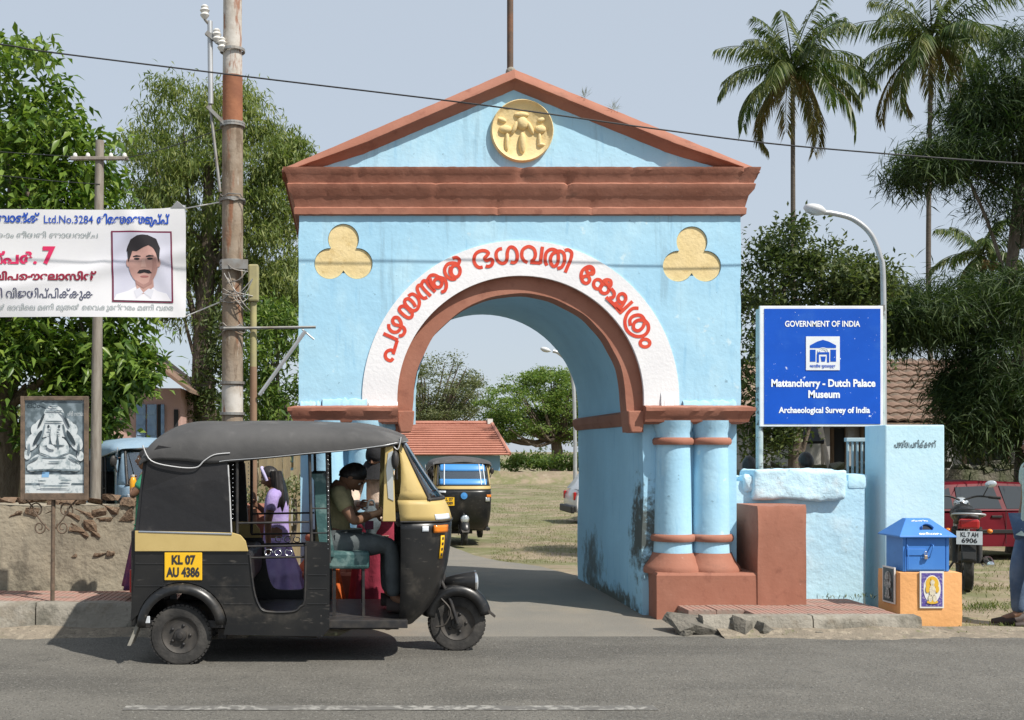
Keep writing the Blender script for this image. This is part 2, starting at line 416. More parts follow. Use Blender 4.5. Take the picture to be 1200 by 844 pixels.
# core of the building above the imposts, with the vault
core = [(XL + .01, ZI), (XL + .01, ZE + .1), (XR - .01, ZE + .1), (XR - .01, ZI), (GC + RV, ZI)] + arc(RV, 0, math.pi, 36) + [(GC - RV, ZI)]
gp(MB().prism(core, GD + .05, BACK), 'vault_wall', M_blue_in)
# facade skin with the arch and two sunk trefoils
def trefoil(px, py, r_px=18.2, grow=0.0):
    r = (r_px) / 125.6 + grow; c = []
    cs = [(gx(px), gz(py - 18.5)), (gx(px - 16), gz(py + 10)), (gx(px + 16), gz(py + 10))]
    pts = []
    for k, a0 in ((0, 90), (1, 210), (2, 330)):
        for i in range(-12, 13):
            a = R(a0 + i * 11.2); p = (cs[k][0] + r * math.cos(a), cs[k][1] + r * math.sin(a))
            if all(math.hypot(p[0] - cs[j][0], p[1] - cs[j][1]) > r * .985 for j in range(3) if j != k): pts.append(p)
    cx = sum(c[0] for c in cs) / 3; cz = sum(c[1] for c in cs) / 3
    pts.sort(key=lambda p: math.atan2(p[1] - cz, p[0] - cx))
    return pts
TRE = [(402.5, 299), (811, 302)]
outer = rough_edge((XL, ZI), (XL, ZE + .05), 24, .012, 1) + [(XL, ZE + .05), (XR, ZE + .05)] + rough_edge((XR, ZE + .05), (XR, ZI), 24, .012, 7) + [(XR, ZI), (GC + RW0 + .016, ZI)] + arc(RW0 + .016, 0, math.pi, 48) + [(GC - RW0 - .016, ZI)]
fm = flat2d([outer] + [trefoil(*t) for t in TRE], .027, lambda u, v, w: Vector((u, GD + .027 + w, v)), 'facade')
link('facade', fm, M_blue, gate, local=False)
for t in TRE:
    me = flat2d([trefoil(*t, grow=-.004)], .004, lambda u, v, w: Vector((u, GD + .017 + w, v)), 'trefoil')
    link('trefoil', me, M_yel, gate, local=False)
# white lettered band
band_poly = [(GC - RW1, ZI + .06)] + arc(RW1, math.pi, 0, 60) + [(GC + RW1, ZI + .06), (GC + RW0, ZI + .06)] + arc(RW0, 0, math.pi, 60) + [(GC - RW0, ZI + .06)]
band = gp(MB().prism(band_poly, GD - .012, GD + .03), 'arch_band', M_band)
lining = [(GC - RW0 - .014, ZI)] + arc(RW0 + .014, math.pi, 0, 48) + [(GC + RW0 + .014, ZI), (GC + RW0 + .001, ZI)] + arc(RW0 + .001, 0, math.pi, 48) + [(GC - RW0 - .001, ZI)]
gp(MB().prism(lining, GD - .004, GD + .10), 'arch_reveal', M_brown)
ring = [(GC - RW0 - .012, ZI - .1)] + arc(RW0 + .012, math.pi, 0, 48) + [(GC + RW0 + .012, ZI - .1), (GC + RR0 + .03, ZI - .1)]
ring += [(GC + (RR0 + .012 * mnoise.noise(Vector((a * 5, 2, 0)))) * math.cos(a), AZ + (RR0 + .012 * mnoise.noise(Vector((a * 5, 2, 0)))) * math.sin(a)) for a in [math.pi * i / 60 for i in range(61)]]
ring += [(GC - RR0 - .03, ZI - .1)]
gp(MB().prism(ring, GD + .058, GD + .30), 'arch_ring', M_brown)
# flaked plaster lip on the near side of the passage
lip = [(GC - RR0 - .04, ZI - .02), (GC - RR0 + .035, ZI - .02)] + [(GC - RR0 * math.cos(a) + .035 - .02 * i / 8 + .008 * (i % 2), AZ + RR0 * math.sin(a)) for i, a in enumerate([R(q) for q in range(2, 29, 3)])] + [(GC - RR0 * math.cos(R(30)) - .04, AZ + RR0 * math.sin(R(30)))]
gp(MB().prism(lip, GD + .32, GD + .42), 'plaster_lip', M_blue)
# piers below the imposts
for s, x0, x1 in ((-1, XL + .012, GC - RV - .012), (1, GC + RV + .012, XR - .004)):
    mb = MB(); n = 14
    rows = []
    for i in range(n + 1):
        z = -.15 + (ZI + .15) * i / n; w = lambda q: .010 * mnoise.noise(Vector((q, z * 2.2, s * 3)))
        bat = (.10 * max(0, 1 - z / 1.8)) * .35
        inner, outer_ = (x1, x0) if s < 0 else (x0, x1)
        xi = inner + w(1)
        ys = [GD + .10 - .02 * (z < .3), GD + .8, 11.9, 12.7, BACK + .06]
        rows.append([(xi + s * .0 - s * .02 * mnoise.noise(Vector((y * .9, z * 1.1, 4))), y, z) for y in ys] + [(outer_, BACK + .06, z), (outer_, GD + .10, z)])
    mb.grid(rows, closed=True); k = 7; mb.f += [tuple(range(k)), tuple(range(n * k + k - 1, n * k - 1, -1))]; mb.m += [0, 0]
    gp(mb, 'pier', M_blue_in, smooth=50)
    # impost mouldings: front and along the passage
    fx0, fx1 = (x0 - .012, x1 + .02) if s < 0 else (x0 - .02, x1 + .012)
    def loft(levels, jit=.004, nx=22):
        mb = MB(); rows = []
        for li, (p, z) in enumerate(levels):
            row = []
            for i in range(nx + 1): row.append((fx0 - p * (s < 0) + (fx1 - fx0 + p) * i / nx, GD - p + jit * mnoise.noise(Vector((i * .9, li * 3.1, s))), z + jit * mnoise.noise(Vector((i * .7, li * 2.3, s + 5)))))
            row += [(fx1 + p * (s > 0), GD + .5, z), (fx0 - p * (s < 0), GD + .5, z)]
            rows.append(row)
        mb.grid(rows, closed=True); q = nx + 3
        mb.f += [tuple(range(q)), tuple(range((len(levels) - 1) * q + q - 1, (len(levels) - 1) * q - 1, -1))]; mb.m += [0, 0]
        return mb
    im = gp(loft([(.0, gz(497)), (.05, gz(494.5)), (.065, gz(488)), (.10, gz(482)), (.10, gz(478)), (.03, gz(475.5))]), 'impost', M_brown, smooth=35)
    xi = x1 if s < 0 else x0
    gp(MB().prism([(xi + s * .05, 1.80), (xi - s * .02, 1.815), (xi - s * .055, 1.87), (xi - s * .06, 1.935), (xi - s * .01, 1.96), (xi + s * .05, 1.96)], GD + .16, BACK + .11), 'impost', M_brown)
    # bracket under the ring
    bx = GC + s * (RR0 + .08)
    gp(MB().prism([(bx - .075, ZI + .10), (bx + .085, ZI + .10), (bx + .075, ZI - .02), (bx + .05, ZI - .105), (bx - .045, ZI - .105), (bx - .07, ZI - .02)], GD - .02, GD + .22), 'bracket', M_brown, bevel=.012)
    # paired columns
    mir = lambda px: px if s > 0 else 1220 - px
    for cpx in (792, 836.5):
        c = (gx(mir(cpx)), GD + .10, 0)
        col = gp(MB().lathe([(.185, gz(650)), (.176, gz(632)), (.172, gz(610)), (.165, gz(560)), (.158, gz(520)), (.160, gz(508)), (.185, gz(499)), (.195, gz(493))], c, 28), 'column', M_blue, smooth=50)
        for py in (517, 630.5):
            z = gz(py); r = .158 if py < 560 else .176
            prof = [(r - .01, z - .034), (r + .024, z - .034), (r + .034, z - .016), (r + .034, z + .012), (r + .018, z + .032), (r - .01, z + .034)]
            gp(MB().lathe(prof, c, 28), 'ring', M_brown, smooth=60, parent=col)
        gp(MB().lathe([(.275, gz(672)), (.278, gz(667)), (.262, gz(663)), (.228, gz(658)), (.205, gz(652)), (.19, gz(648))], c, 28), 'column_base', M_brown, smooth=50)
    px0, px1, pb0, pb1 = 763, 892, 888, 945
    a, b = sorted((gx(mir(px0)), gx(mir(px1)))); e, f = sorted((wx(mir(pb0), 10.15), wx(mir(pb1), 10.15)))
    mb = MB(); rows = []
    for z, g in ((-.12, .0), (gz(700), .0), (gz(672), .0), (gz(669), -.015)):
        row = []
        for i in range(17):
            row.append((a - g + (b - a + 2 * g) * i / 16, GD - .19 - g + .008 * mnoise.noise(Vector((i * .8, z * 6, s))), z))
        row += [(b + g, GD + .4, z), (a - g, GD + .4, z)]; rows.append(row)
    mb.grid(rows, closed=True); q = 19; mb.f += [tuple(range(q)), tuple(range(3 * q + q - 1, 3 * q - 1, -1))]; mb.m += [0, 0]
    gp(mb, 'plinth', M_brown, smooth=30)
    mb = MB(); rows = []
    nx = 10
    for k, z in enumerate([-.1, .3, .55, .8, 1.02, 1.06]):
        row = []
        for i in range(nx + 1):
            row.append((e + (f - e) * i / nx + (.01 * mnoise.noise(Vector((z * 7, i, s))) if i in (0, nx) else 0), 10.15 + .012 * mnoise.noise(Vector((i * .6, z * 4, 9))) + (.015 if z > 1.05 else 0), z + (.035 * mnoise.noise(Vector((i * .55, 3, s))) if z > 1 else 0)))
        row += [(f, 10.72, z), (e, 10.72, z)]; rows.append(row)
    mb.grid(rows, closed=True); q = nx + 3; mb.f += [tuple(range(q)), tuple(range(5 * q + q - 1, 5 * q - 1, -1))]; mb.m += [0, 0]
    gp(mb, 'end_block', M_brown, smooth=35)
# entablature
def ring_loft(levels, nx=60, jit=.005):
    mb = MB(); rows = []
    for li, (p, z) in enumerate(levels):
        row = []
        for i in range(nx + 1):
            chip = 0
            for (cx_, w_, lv, dp) in ((.50, .014, 9, .03), (.155, .006, 9, .02), (.32, .008, 6, .02), (.60, .009, 6, .028), (.735, .006, 9, .016), (.965, .008, 9, .03), (.45, .006, 2, .014), (.66, .006, 2, .016)):
                if abs(i / nx - cx_) < w_ and abs(lv - li) <= 1: chip = dp * (1 - abs(i / nx - cx_) / w_)
            row.append((XL - p + (XR - XL + 2 * p) * i / nx, GD - p + chip + jit * mnoise.noise(Vector((i * .8, li * 2.7, 0))), z - chip * .35 + jit * .8 * mnoise.noise(Vector((i * .6, li * 1.9, 5)))))
        row += [(XR + p, BACK + .05 + p, z), (XL - p, BACK + .05 + p, z)]; rows.append(row)
    mb.grid(rows, closed=True); q = nx + 3
    mb.f += [tuple(range(q)), tuple(range((len(levels) - 1) * q + q - 1, (len(levels) - 1) * q - 1, -1))]; mb.m += [0, 0]
    return mb
ent = gp(ring_loft([(.0, gz(253)), (.038, gz(252)), (.042, gz(245)), (.03, gz(243.5)), (.055, gz(231)), (.095, gz(224.5)), (.105, gz(218.5)), (.09, gz(217)), (.115, gz(207)), (.135, gz(203.5)), (.14, gz(200)), (.05, gz(198.5))], 120), 'entablature', M_brown, smooth=32)
# pediment
AX = gx(602); AT = gz(83)
gp(MB().prism([(XL + .05, gz(200)), (XR - .05, gz(200)), (AX, gz(99))], GD + .004, BACK), 'tympanum', M_blue)
for s, ex in ((-1, gx(331) - .0), (1, gx(886))):
    ez = gz(199); p0 = Vector((ex, ez)); p1 = Vector((AX, AT)); t = (p1 - p0).normalized(); nr = Vector((t.y * s, -t.x * s)) if False else Vector((0, -1))
    prof = [(.0, .06), (-.035, .105), (-.090, .160), (-.102, .163), (-.112, .10), (-.125, .075), (-.150, .05), (-.178, .0), (-.178, -.1), (-.09, -.1)]   # (drop, projection)
    mb = MB(); rows = []; nx = 40
    for i in range(nx + 1):
        q = i / nx; c = p0.lerp(p1, q); row = []
        k = min(1, q * 1.4 + .50)
        for j, (dz, pr) in enumerate(prof):
            jz = .006 * mnoise.noise(Vector((i * .7, j * 3, s))); row.append((c.x, GD - pr * (.62 if pr > 0 else 1) + jz, c.y + dz * k + jz))
        row += [(c.x, BACK + .15, c.y - .1 * k), (c.x, BACK + .15, c.y)]
        rows.append(row)
    mb.grid(rows, closed=True); q = len(prof) + 2
    mb.f += [tuple(range(q)), tuple(range(nx * q + q - 1, nx * q - 1, -1))]; mb.m += [0, 0]
    gp(mb, 'raking_cornice', M_brown, smooth=32)
# medallion with relief figures
mc = (gx(611.5), 0, gz(154)); mr = 36.5 / 125.6
med = gp(MB().lathe([(.0, GD + .0), (mr - .05, GD - .004), (mr - .025, GD - .022), (mr - .008, GD - .045), (mr, GD - .035), (mr + .004, GD + .04)], mc, 48, axis='Y'), 'medallion', M_yel, smooth=60)
def relief(px, py, rx, rz, ry=.03, rot=0, m=None):
    mb = MB().ball((gx(px), GD - .004, gz(py)), (rx / 125.6, ry, rz / 125.6), 14, 8, M=Matrix.Rotation(R(rot), 3, 'Y')); gp(mb, 'relief', M_yel, smooth=80, parent=med)
for a in [(612, 168, 4.5, 13, .04), (612, 145, 7, 8, .045), (611, 135, 9, 3.5, .03), (592, 152, 8, 5, .035), (594, 166, 2.5, 12, .025), (588, 141, 6, 3, .025, 20), (633, 152, 7, 5, .035), (632, 164, 2.5, 9, .025), (634, 170, 5, 2.2, .025), (634, 141, 5, 3, .025, -20), (603, 150, 3, 9, .03, 25), (621, 150, 3, 9, .03, -25)]: relief(*a)
# lettering on the band, drawn as strokes
def stroke_part(strokes, o, sc, w=4.5, name='letter', m=M_red, parent=None, D=GD - .0145):
    mb = MB(); k = 0
    for st in strokes:
        if st[0] == 'o':
            _, cx, cy, rx, ry = st; pts = [Vector((cx + rx * math.cos(a * math.pi / 12), cy + ry * math.sin(a * math.pi / 12))) for a in range(24)]; closed = True
        elif st[0] == 'l': pts = [Vector(p) for p in st[1:]]; closed = False; pts = [a.lerp(b, i / 3) for a, b in zip(pts, pts[1:]) for i in range(3)] + [pts[-1]]
        else: pts = smooth_line(st, 5); closed = False
        pairs = ribbon(pts, w * sc, closed); n0 = len(mb.v); y = D - k * .0012; k += 1
        vs = []
        for i_, (a, b) in enumerate(pairs):
            for p in (a, b): vs.append((gx(o[0] + p.x / sc), y - i_ * 4e-5, gz(o[1] + p.y / sc)))
        L = len(pairs); fs = [(2 * i, 2 * i + 1, 2 * ((i + 1) % L) + 1, 2 * ((i + 1) % L)) for i in range(L if closed else L - 1)]
        mb.add(vs, fs)
    return mb.build(name, m, parent, local=False)
A_, B_, C_, D_, E_, F_, G_ = ((440, 360), 12.05), ((460, 320), 12.06), ((500, 290), 14.07), ((545, 280), 17.14), ((605, 280), 16.0), ((670, 300), 14.07), ((700, 335), 10.55)
LET = [
 (A_, [[(250, 722), (215, 758), (160, 735), (138, 680), (165, 625), (225, 608), (262, 645)], ('l', (250, 668), (308, 470)), ('l', (318, 468), (112, 375))]),
 (A_, [[(188, 240), (192, 300), (240, 350), (310, 350), (358, 290), (360, 220), (320, 155), (268, 150), (242, 195), (268, 245), (330, 262), (395, 290), (415, 345), (380, 398), (330, 408)]]),
 (B_, [[(222, 330), (280, 300), (345, 340), (380, 420), (350, 510), (290, 535), (225, 495), (175, 430), (180, 380), (230, 368), (290, 420), (325, 480)], [(240, 500), (275, 560), (270, 620), (220, 635), (150, 590), (97, 530), (110, 485), (160, 470), (215, 505), (262, 560)]]),
 (B_, [[(490, 345), (440, 360), (390, 320), (350, 240), (360, 185), (400, 180), (450, 240), (540, 330)], [(410, 165), (430, 118), (470, 120), (520, 190), (605, 270)], [(490, 105), (530, 45), (590, 32), (650, 60), (730, 90), (760, 170), (740, 250), (685, 275)], ('o', 640, 145, 58, 62), [(530, 80), (545, 150), (600, 225)]]),
 (C_, [[(425, 185), (490, 172), (540, 215), (520, 285)], [(530, 290), (440, 262), (340, 285), (295, 380), (330, 480), (410, 530), (485, 518)], ('o', 475, 395, 75, 98), [(395, 320), (385, 420), (430, 490)]]),
 (D_, [[(352, 570), (280, 580), (210, 530), (175, 430), (210, 310), (300, 250), (400, 245), (465, 290), (430, 345), (390, 395), (430, 440), (510, 412), (550, 450), (530, 530), (460, 560), (412, 548)]]),
 (D_, [[(740, 203), (670, 220), (620, 300), (640, 420), (720, 492), (800, 480), (840, 400), (845, 280), (880, 190), (940, 170), (1010, 220), (1045, 320), (1035, 430), (980, 482), (910, 470)]]),
 (E_, [[(208, 445), (140, 410), (100, 320), (120, 210), (220, 150), (320, 190), (355, 290), (330, 380), (270, 428)], ('l', (258, 445), (452, 458)), ('l', (447, 470), (487, 152))]),
 (E_, [[(572, 505), (538, 420), (552, 280), (620, 210), (700, 205), (770, 255), (785, 370), (760, 480), (700, 520), (650, 470), (638, 370), (680, 285), (750, 250)], [(735, 245), (820, 235), (890, 290), (900, 420), (850, 530), (765, 560)]]),
 (E_, [[(905, 225), (970, 212), (1035, 270), (1012, 400), (960, 520), (912, 635)]]),
 (F_, [[(250, 290), (345, 300), (355, 230), (310, 182), (240, 190), (170, 250), (150, 340), (180, 430), (240, 455), (290, 410), (270, 345), (210, 338), (160, 380)], ('o', 290, 245, 46, 46)]),
 (F_, [('o', 425, 470, 70, 78), ('o', 535, 545, 74, 78), [(505, 430), (560, 397), (630, 412), (640, 480), (600, 540)], [(550, 430), (615, 510)], [(640, 540), (692, 610), (680, 680), (610, 700)], ('l', (565, 690), (735, 845))]),
 (G_, [('l', (105, 140), (292, 345)), ('l', (275, 340), (430, 195)), ('o', 300, 155, 48, 55), [(330, 200), (300, 250), (265, 262)], [(215, 200), (245, 245), (300, 300)]]),
 (G_, [[(505, 280), (430, 285), (360, 360), (337, 460), (370, 560), (460, 622), (560, 620), (622, 560), (622, 480), (570, 420)], [(405, 495), (400, 420), (450, 372), (530, 368), (577, 430), (560, 510), (500, 558), (445, 530), (452, 460), (510, 425), (575, 435)]]),
 (G_, [('o', 585, 710, 60, 48)]),
]
for (o, sc), st in LET: stroke_part(st, o, sc, 4.0, parent=band)
# lumps of old plaster left above the imposts
for i_, (a_, b_, c_, d_) in enumerate(((378, 430, 467, 477), (432, 466, 470, 477), (800, 862, 469, 478), (774, 794, 459, 477), (352, 376, 470, 477))):
    mb = MB(); rows = []; n_ = 16
    for i in range(n_ + 1):
        x_ = gx(a_ + (b_ - a_) * i / n_); nz = mnoise.noise(Vector((i * .7, i_ * 5, 1))); h_ = gz(c_) + .03 * nz
        rows.append([(x_, GD + .01, gz(d_) - .02), (x_, GD - .03 - .012 * nz, gz(d_) + .01), (x_, GD - .026 - .012 * mnoise.noise(Vector((i * .9, 2, i_))), (gz(d_) + h_) / 2), (x_, GD - .016, h_ - .012), (x_, GD + .01, h_)])
    mb.grid(rows); gp(mb, 'plaster_patch', M_band if a_ in (432, 774) else M_blue, smooth=40)
# flag pole on the apex
fp = MB().tube([(gx(600), GD + .12, AT - .1), (gx(600), GD + .12, AT + .75), (gx(600.5), GD + .12, AT + 1.6)], [.03, .03, .026], 10)
fo = fp.build('pole', M_rust, smooth=60)
fo.parent = gate; fo.matrix_parent_inverse = Matrix.Translation(-gate.location); fo.name = 'finial_pole'
MB().ball((gx(600.5), GD + .1, AT + .02), (.05, .05, .05), 10, 6).build('pole_socket', M_conc, gate, local=False, smooth=60)
# ================================================================== right of the gateway
def rough_box(name, x0, x1, y0, y1, z0, z1, m, parent=None, amp=.015, fr=3.0, seed=0, n=(14, 3, 8), round_=0.0, smooth=50, local=False, amp2=0.0):
    mb = MB()
    def P(x, y, z):
        v = Vector((x, y, z)); o = Vector((mnoise.noise(v * fr + Vector((seed, 0, 0))), mnoise.noise(v * fr + Vector((0, seed + 9, 0))), mnoise.noise(v * fr + Vector((0, 0, seed + 5)))))
        c = Vector(((x0 + x1) / 2, (y0 + y1) / 2, (z0 + z1) / 2)); h = Vector(((x1 - x0) / 2, (y1 - y0) / 2, (z1 - z0) / 2))
        if round_:
            q = [max(0, abs(v[i] - c[i]) - (h[i] - round_)) for i in range(3)]; l = math.sqrt(sum(t * t for t in q))
            if l > round_:
                for i in range(3):
                    if q[i] > 0: v[i] = c[i] + math.copysign(h[i] - round_ + q[i] * round_ / l, v[i] - c[i])
        if amp2: o = o + Vector((mnoise.noise(v * fr * 4.3), mnoise.noise(v * fr * 4.3 + Vector((7, 0, 0))), mnoise.noise(v * fr * 4.3 + Vector((0, 7, 0))))) * (amp2 / amp) + Vector((mnoise.noise(v * fr * 9), mnoise.noise(v * fr * 9 + Vector((3, 0, 0))), mnoise.noise(v * fr * 9 + Vector((0, 3, 0))))) * (.5 * amp2 / amp)
        return v + o * amp
    bm = bmesh.new(); xs = [x0 + (x1 - x0) * i / n[0] for i in range(n[0] + 1)]; ys = [y0 + (y1 - y0) * i / n[1] for i in range(n[1] + 1)]; zs = [z0 + (z1 - z0) * i / n[2] for i in range(n[2] + 1)]
    for z in (0, n[2]): mb.grid([[P(x, y, zs[z]) for x in xs] for y in ys])
    for y in (0, n[1]): mb.grid([[P(x, ys[y], z) for x in xs] for z in zs])
    for x in (0, n[0]): mb.grid([[P(xs[x], y, z) for y in ys] for z in zs])
    bm.free()
    me = mb.mesh(name); b = bmesh.new(); b.from_mesh(me); bmesh.ops.remove_doubles(b, verts=b.verts, dist=1e-4); bmesh.ops.recalc_face_normals(b, faces=b.faces); b.to_mesh(me); b.free(); shade(me, smooth)
    return link(name, me, m, parent, local)
M_blue2 = mat('pale_blue_limewash', (.47, .70, .815), .85, var=(.42, .655, .79), vscale=2.2, stains=[((.60, .76, .82), 3, .5, .7, .5), ((.30, .42, .45), 10, .64, .72, .6), ((.22, .26, .26), 4, .66, .74, .5)], bump=.004, bscale=28, big=.014, bigscale=6)
M_cop = mat('coping_limewash', (.50, .69, .78), .9, var=(.44, .645, .76), vscale=3, stains=[((.66, .76, .79), 5, .5, .66, .6), ((.24, .30, .32), 12, .62, .70, .7)], bump=.008, bscale=32)
lw = thing('boundary_wall', (4.3, 10.9, 0), 'low pale blue plastered wall with lumpy coping between gateway and square pillar', 'wall')
rough_box('wall', XR - .02, 5.0, 10.76, 11.0, -.1, 1.27, M_blue2, lw, .016, 2.2, 1, (18, 2, 12))
rough_box('coping', wx(884, 10.66), wx(993, 10.66), 10.67, 11.06, wz(585, 10.67), wz(551, 10.8), M_cop, lw, .028, 3.2, 3, (60, 14, 16), .035, amp2=.007)
rough_box('coping', wx(868, 10.8), wx(886, 10.8), 10.7, 11.04, wz(577, 10.7), wz(557, 10.8), M_cop, lw, .025, 4.0, 5, (12, 10, 10), .04, amp2=.012)
rough_box('coping', wx(990, 10.8), wx(1014, 10.8), 10.74, 11.02, 1.2, wz(556, 10.8), M_blue2, lw, .016, 4.0, 6, (6, 4, 4), .03)
pl = thing('gate_pillar', (5.4, 10.9, 0), 'square pale blue pillar with small black handwriting, between sign and red car', 'pillar')
M_blue3 = mat('pillar_blue', (.50, .725, .815), .85, var=(.56, .76, .83), vscale=1.5, stains=[((.40, .62, .75), 4, .55, .7, .5, (2, 2, .5))], bump=.003, bscale=28, big=.006, bigscale=5)
PX0, PX1 = wx(1037.5, 10.62), wx(1107, 10.62)
MB().box(PX0, PX1, 10.62, 11.05, -.1, wz(498, 10.62)).build('pillar_shaft', M_blue3, pl, local=False, bevel=.012)
M_ink = mat('black_ink', (.03, .03, .035), .8)
M_txtw = mat('white_lettering', (.80, .81, .82), .6, stains=[((.35, .45, .7), 60, .62, .7, .5)])
def front_text(body, px, py, d, size_px, m, parent, width_px=None, bold=0.0, name='lettering', off=.004, align='CENTER', warp=None):
    k = d / FPX
    def place(u, v):
        p = Vector((wx(px, d) + u, d - off, wz(py, d) + v))
        return warp(p) if warp else p
    me = text_mesh(body, size_px * k, place, name, align, bold * k, width_px * k if width_px else None)
    return link(name, me, m, parent, local=False)
front_text('പഴയ്യ.പതിക്കരത്', 1072, 521.5, 10.62, 11, M_ink, pl, 49, .1)
# railing gate behind the wall
rl = thing('railing', (4.97, 11.2, 0), 'short pale blue metal railing between low wall and square pillar', 'railing')
M_railb = mat('grey_blue_paint', (.30, .42, .47), .5, var=(.36, .46, .5), vscale=9)
for px in (993.5, 999, 1004.5, 1010, 1015.5, 1021): MB().tube([(wx(px, 11.2), 11.2, .1), (wx(px, 11.2), 11.2, wz(516, 11.2))], .013, 8).build('bar', M_railb, rl, local=False, smooth=60)
for py in (515.5, 640): MB().box(wx(990.5, 11.2), wx(1024, 11.2), 11.17, 11.23, wz(py, 11.2) - .02, wz(py, 11.2) + .02).build('rail', M_railb, rl, local=False, bevel=.005)
# ---------------------------------------------------------------- museum sign
sg = thing('information_sign', (4.6, 11.4, 0), 'blue government museum signboard with white lettering on two posts', 'sign')
SD = 11.35
M_sblue = mat('sign_blue', (.005, .075, .44), .5, spec=.2, var=(.007, .085, .48), vscale=3, stains=[((.7, .75, .85), 11, .685, .69, .9), ((.6, .68, .85), 34, .70, .705, .9), ((.03, .13, .5), 2, .55, .7, .5)])
M_wpaint = mat('white_paint', (.74, .75, .76), .5, var=(.66, .67, .68), vscale=6, stains=[((.3, .25, .2), 14, .66, .72, .7)])
M_post = mat('post_paint', (.36, .45, .46), .6, var=(.46, .53, .52), vscale=5, stains=[((.10, .09, .08), 7, .56, .64, .9), ((.24, .14, .09), 12, .62, .7, .7)], bump=.002)
MB().box(wx(890.5, SD), wx(1035, SD), SD, SD + .03, wz(500, SD), wz(358.5, SD)).build('frame', M_wpaint, sg, local=False, bevel=.004)
MB().box(wx(895.5, SD), wx(1031.5, SD), SD - .006, SD + .004, wz(497, SD), wz(362, SD)).build('panel', M_sblue, sg, local=False)
for px, top in ((892.5, 362), (1036.5, 357)): MB().tube([(wx(px, SD), SD + .06, -.1), (wx(px, SD), SD + .06, wz(top, SD))], .036, 14).build('post', M_post, sg, local=False, smooth=60)
for txt, px, py, sz, w, b in (('GOVERNMENT OF INDIA', 963.5, 380, 9.5, 88, .22), ('Mattancherry - Dutch Palace', 964.5, 449.5, 12, 122, .42), ('Museum', 965.5, 462.5, 12, 37, .42), ('Archaeological Survey of India', 966, 481, 9.5, 107, .3)):
    front_text(txt, px, py, SD - .006, sz, M_txtw, sg, w, b)
em = MB().box(wx(944, SD), wx(983.5, SD), SD - .013, SD - .005, wz(434, SD), wz(394.5, SD)).build('emblem', M_wpaint, sg, local=False)
def sq(pts, y=SD - .016): return MB().prism([(wx(a, SD), wz(b, SD)) for a, b in pts], y, y + .003)
for pts in ([(948.5, 405), (957, 400.5), (963.5, 398.5), (970.5, 400.5), (979, 405), (979, 408), (948.5, 408)], [(948.5, 410), (955, 410), (955, 424), (948.5, 424)], [(972.5, 410), (979, 410), (979, 424), (972.5, 424)], [(957, 413), (971, 413), (971, 415.5), (957, 415.5)], [(956.5, 415.5), (959, 415.5), (959, 425), (956.5, 425)], [(968.5, 415.5), (971, 415.5), (971, 425), (968.5, 425)], [(961, 418), (967, 418), (966, 424), (962, 424)]):
    sq(pts).build('mark', M_sblue, em, local=False)
for r in (6.5, 4.2):
    pts = [(963.7 + r * math.cos(R(a)), 412 - r * .7 * math.sin(R(a))) for a in range(0, 181, 20)] + [(963.7 + (r - 1.1) * math.cos(R(a)), 412 - (r - 1.1) * .7 * math.sin(R(a))) for a in range(180, -1, -20)]
    sq(pts, SD - .018).build('mark', M_wpaint, em, local=False)
front_text('भारतीय पुरातत्त्व', 963.7, 429.5, SD - .013, 4.2, M_sblue, em, 30, .1)
# ---------------------------------------------------------------- street lamps
M_galv = mat('galvanised_steel', (.50, .51, .52), .45, metal=.5, var=(.42, .43, .44), vscale=6)
M_lampw = mat('lamp_housing', (.55, .56, .57), .5)
M_lens = mat('lamp_lens', (.32, .34, .36), .2, spec=.5)
def street_lamp(label, d, base_px, path, head, rad, group=None):
    base = wx(base_px, d)
    t = thing('street_lamp', (base, d, ground_z(base, d)), label, 'street lamp', group=group)
    pts = [Vector((base, d, ground_z(base, d) - .1))] + [at(px, py, d) for px, py in path]
    k = [pts[0]] + smooth_line(pts[1:], 6)
    MB().tube(k, [rad * 1.3] + [rad] * (len(k) - 1), 10).build('post', M_galv, t, local=False, smooth=60)
    a, b = at(*head[0], d), at(*head[1], d); ax = (b - a).normalized(); L = (b - a).length
    ang = math.atan2(ax.z, ax.x); Mr = Matrix.Rotation(-ang, 3, 'Y'); c = (a + b) / 2
    rows = []
    for i in range(11):
        q = i / 10; w = L * .27 * (math.sin(math.pi * min(1, q * 1.05 + .06)) ** .55) * (1 - .35 * (q > .6) * (q - .6) / .4) + .004
        rows.append([c + Mr @ Vector(((q - .5) * L, w * 1.1 * math.cos(a2), w * .75 * math.sin(a2) + .02 * L)) for a2 in [k2 * math.pi / 6 for k2 in range(12)]])
    mb = MB().grid(rows, closed=True); mb.f += [tuple(range(12)), tuple(range(120 + 11, 119, -1))]; mb.m += [0, 0]
    mb.build('lamp_head', M_lampw, t, local=False, smooth=60)
    MB().ball(c + Mr @ Vector((-L * .14, 0, -L * .075)), (L * .27, L * .17, L * .12), 14, 8, M=Mr).build('lens', M_lens, t, local=False, smooth=80)
street_lamp('curved grey street lamp rising behind the blue museum signboard', 12.0, 1036, [(1036, 480), (1035, 330), (1031, 300), (1020, 274), (1000, 257), (978, 250.5), (966, 249)], [(943, 243), (972, 251)], .028)
street_lamp('distant white street lamp seen through the arch at the edge of the lawn', 44, 674, [(674, 520), (672, 450), (665, 425), (655, 414), (648, 411.5)], [(633.5, 408.5), (647, 412.5)], .07)
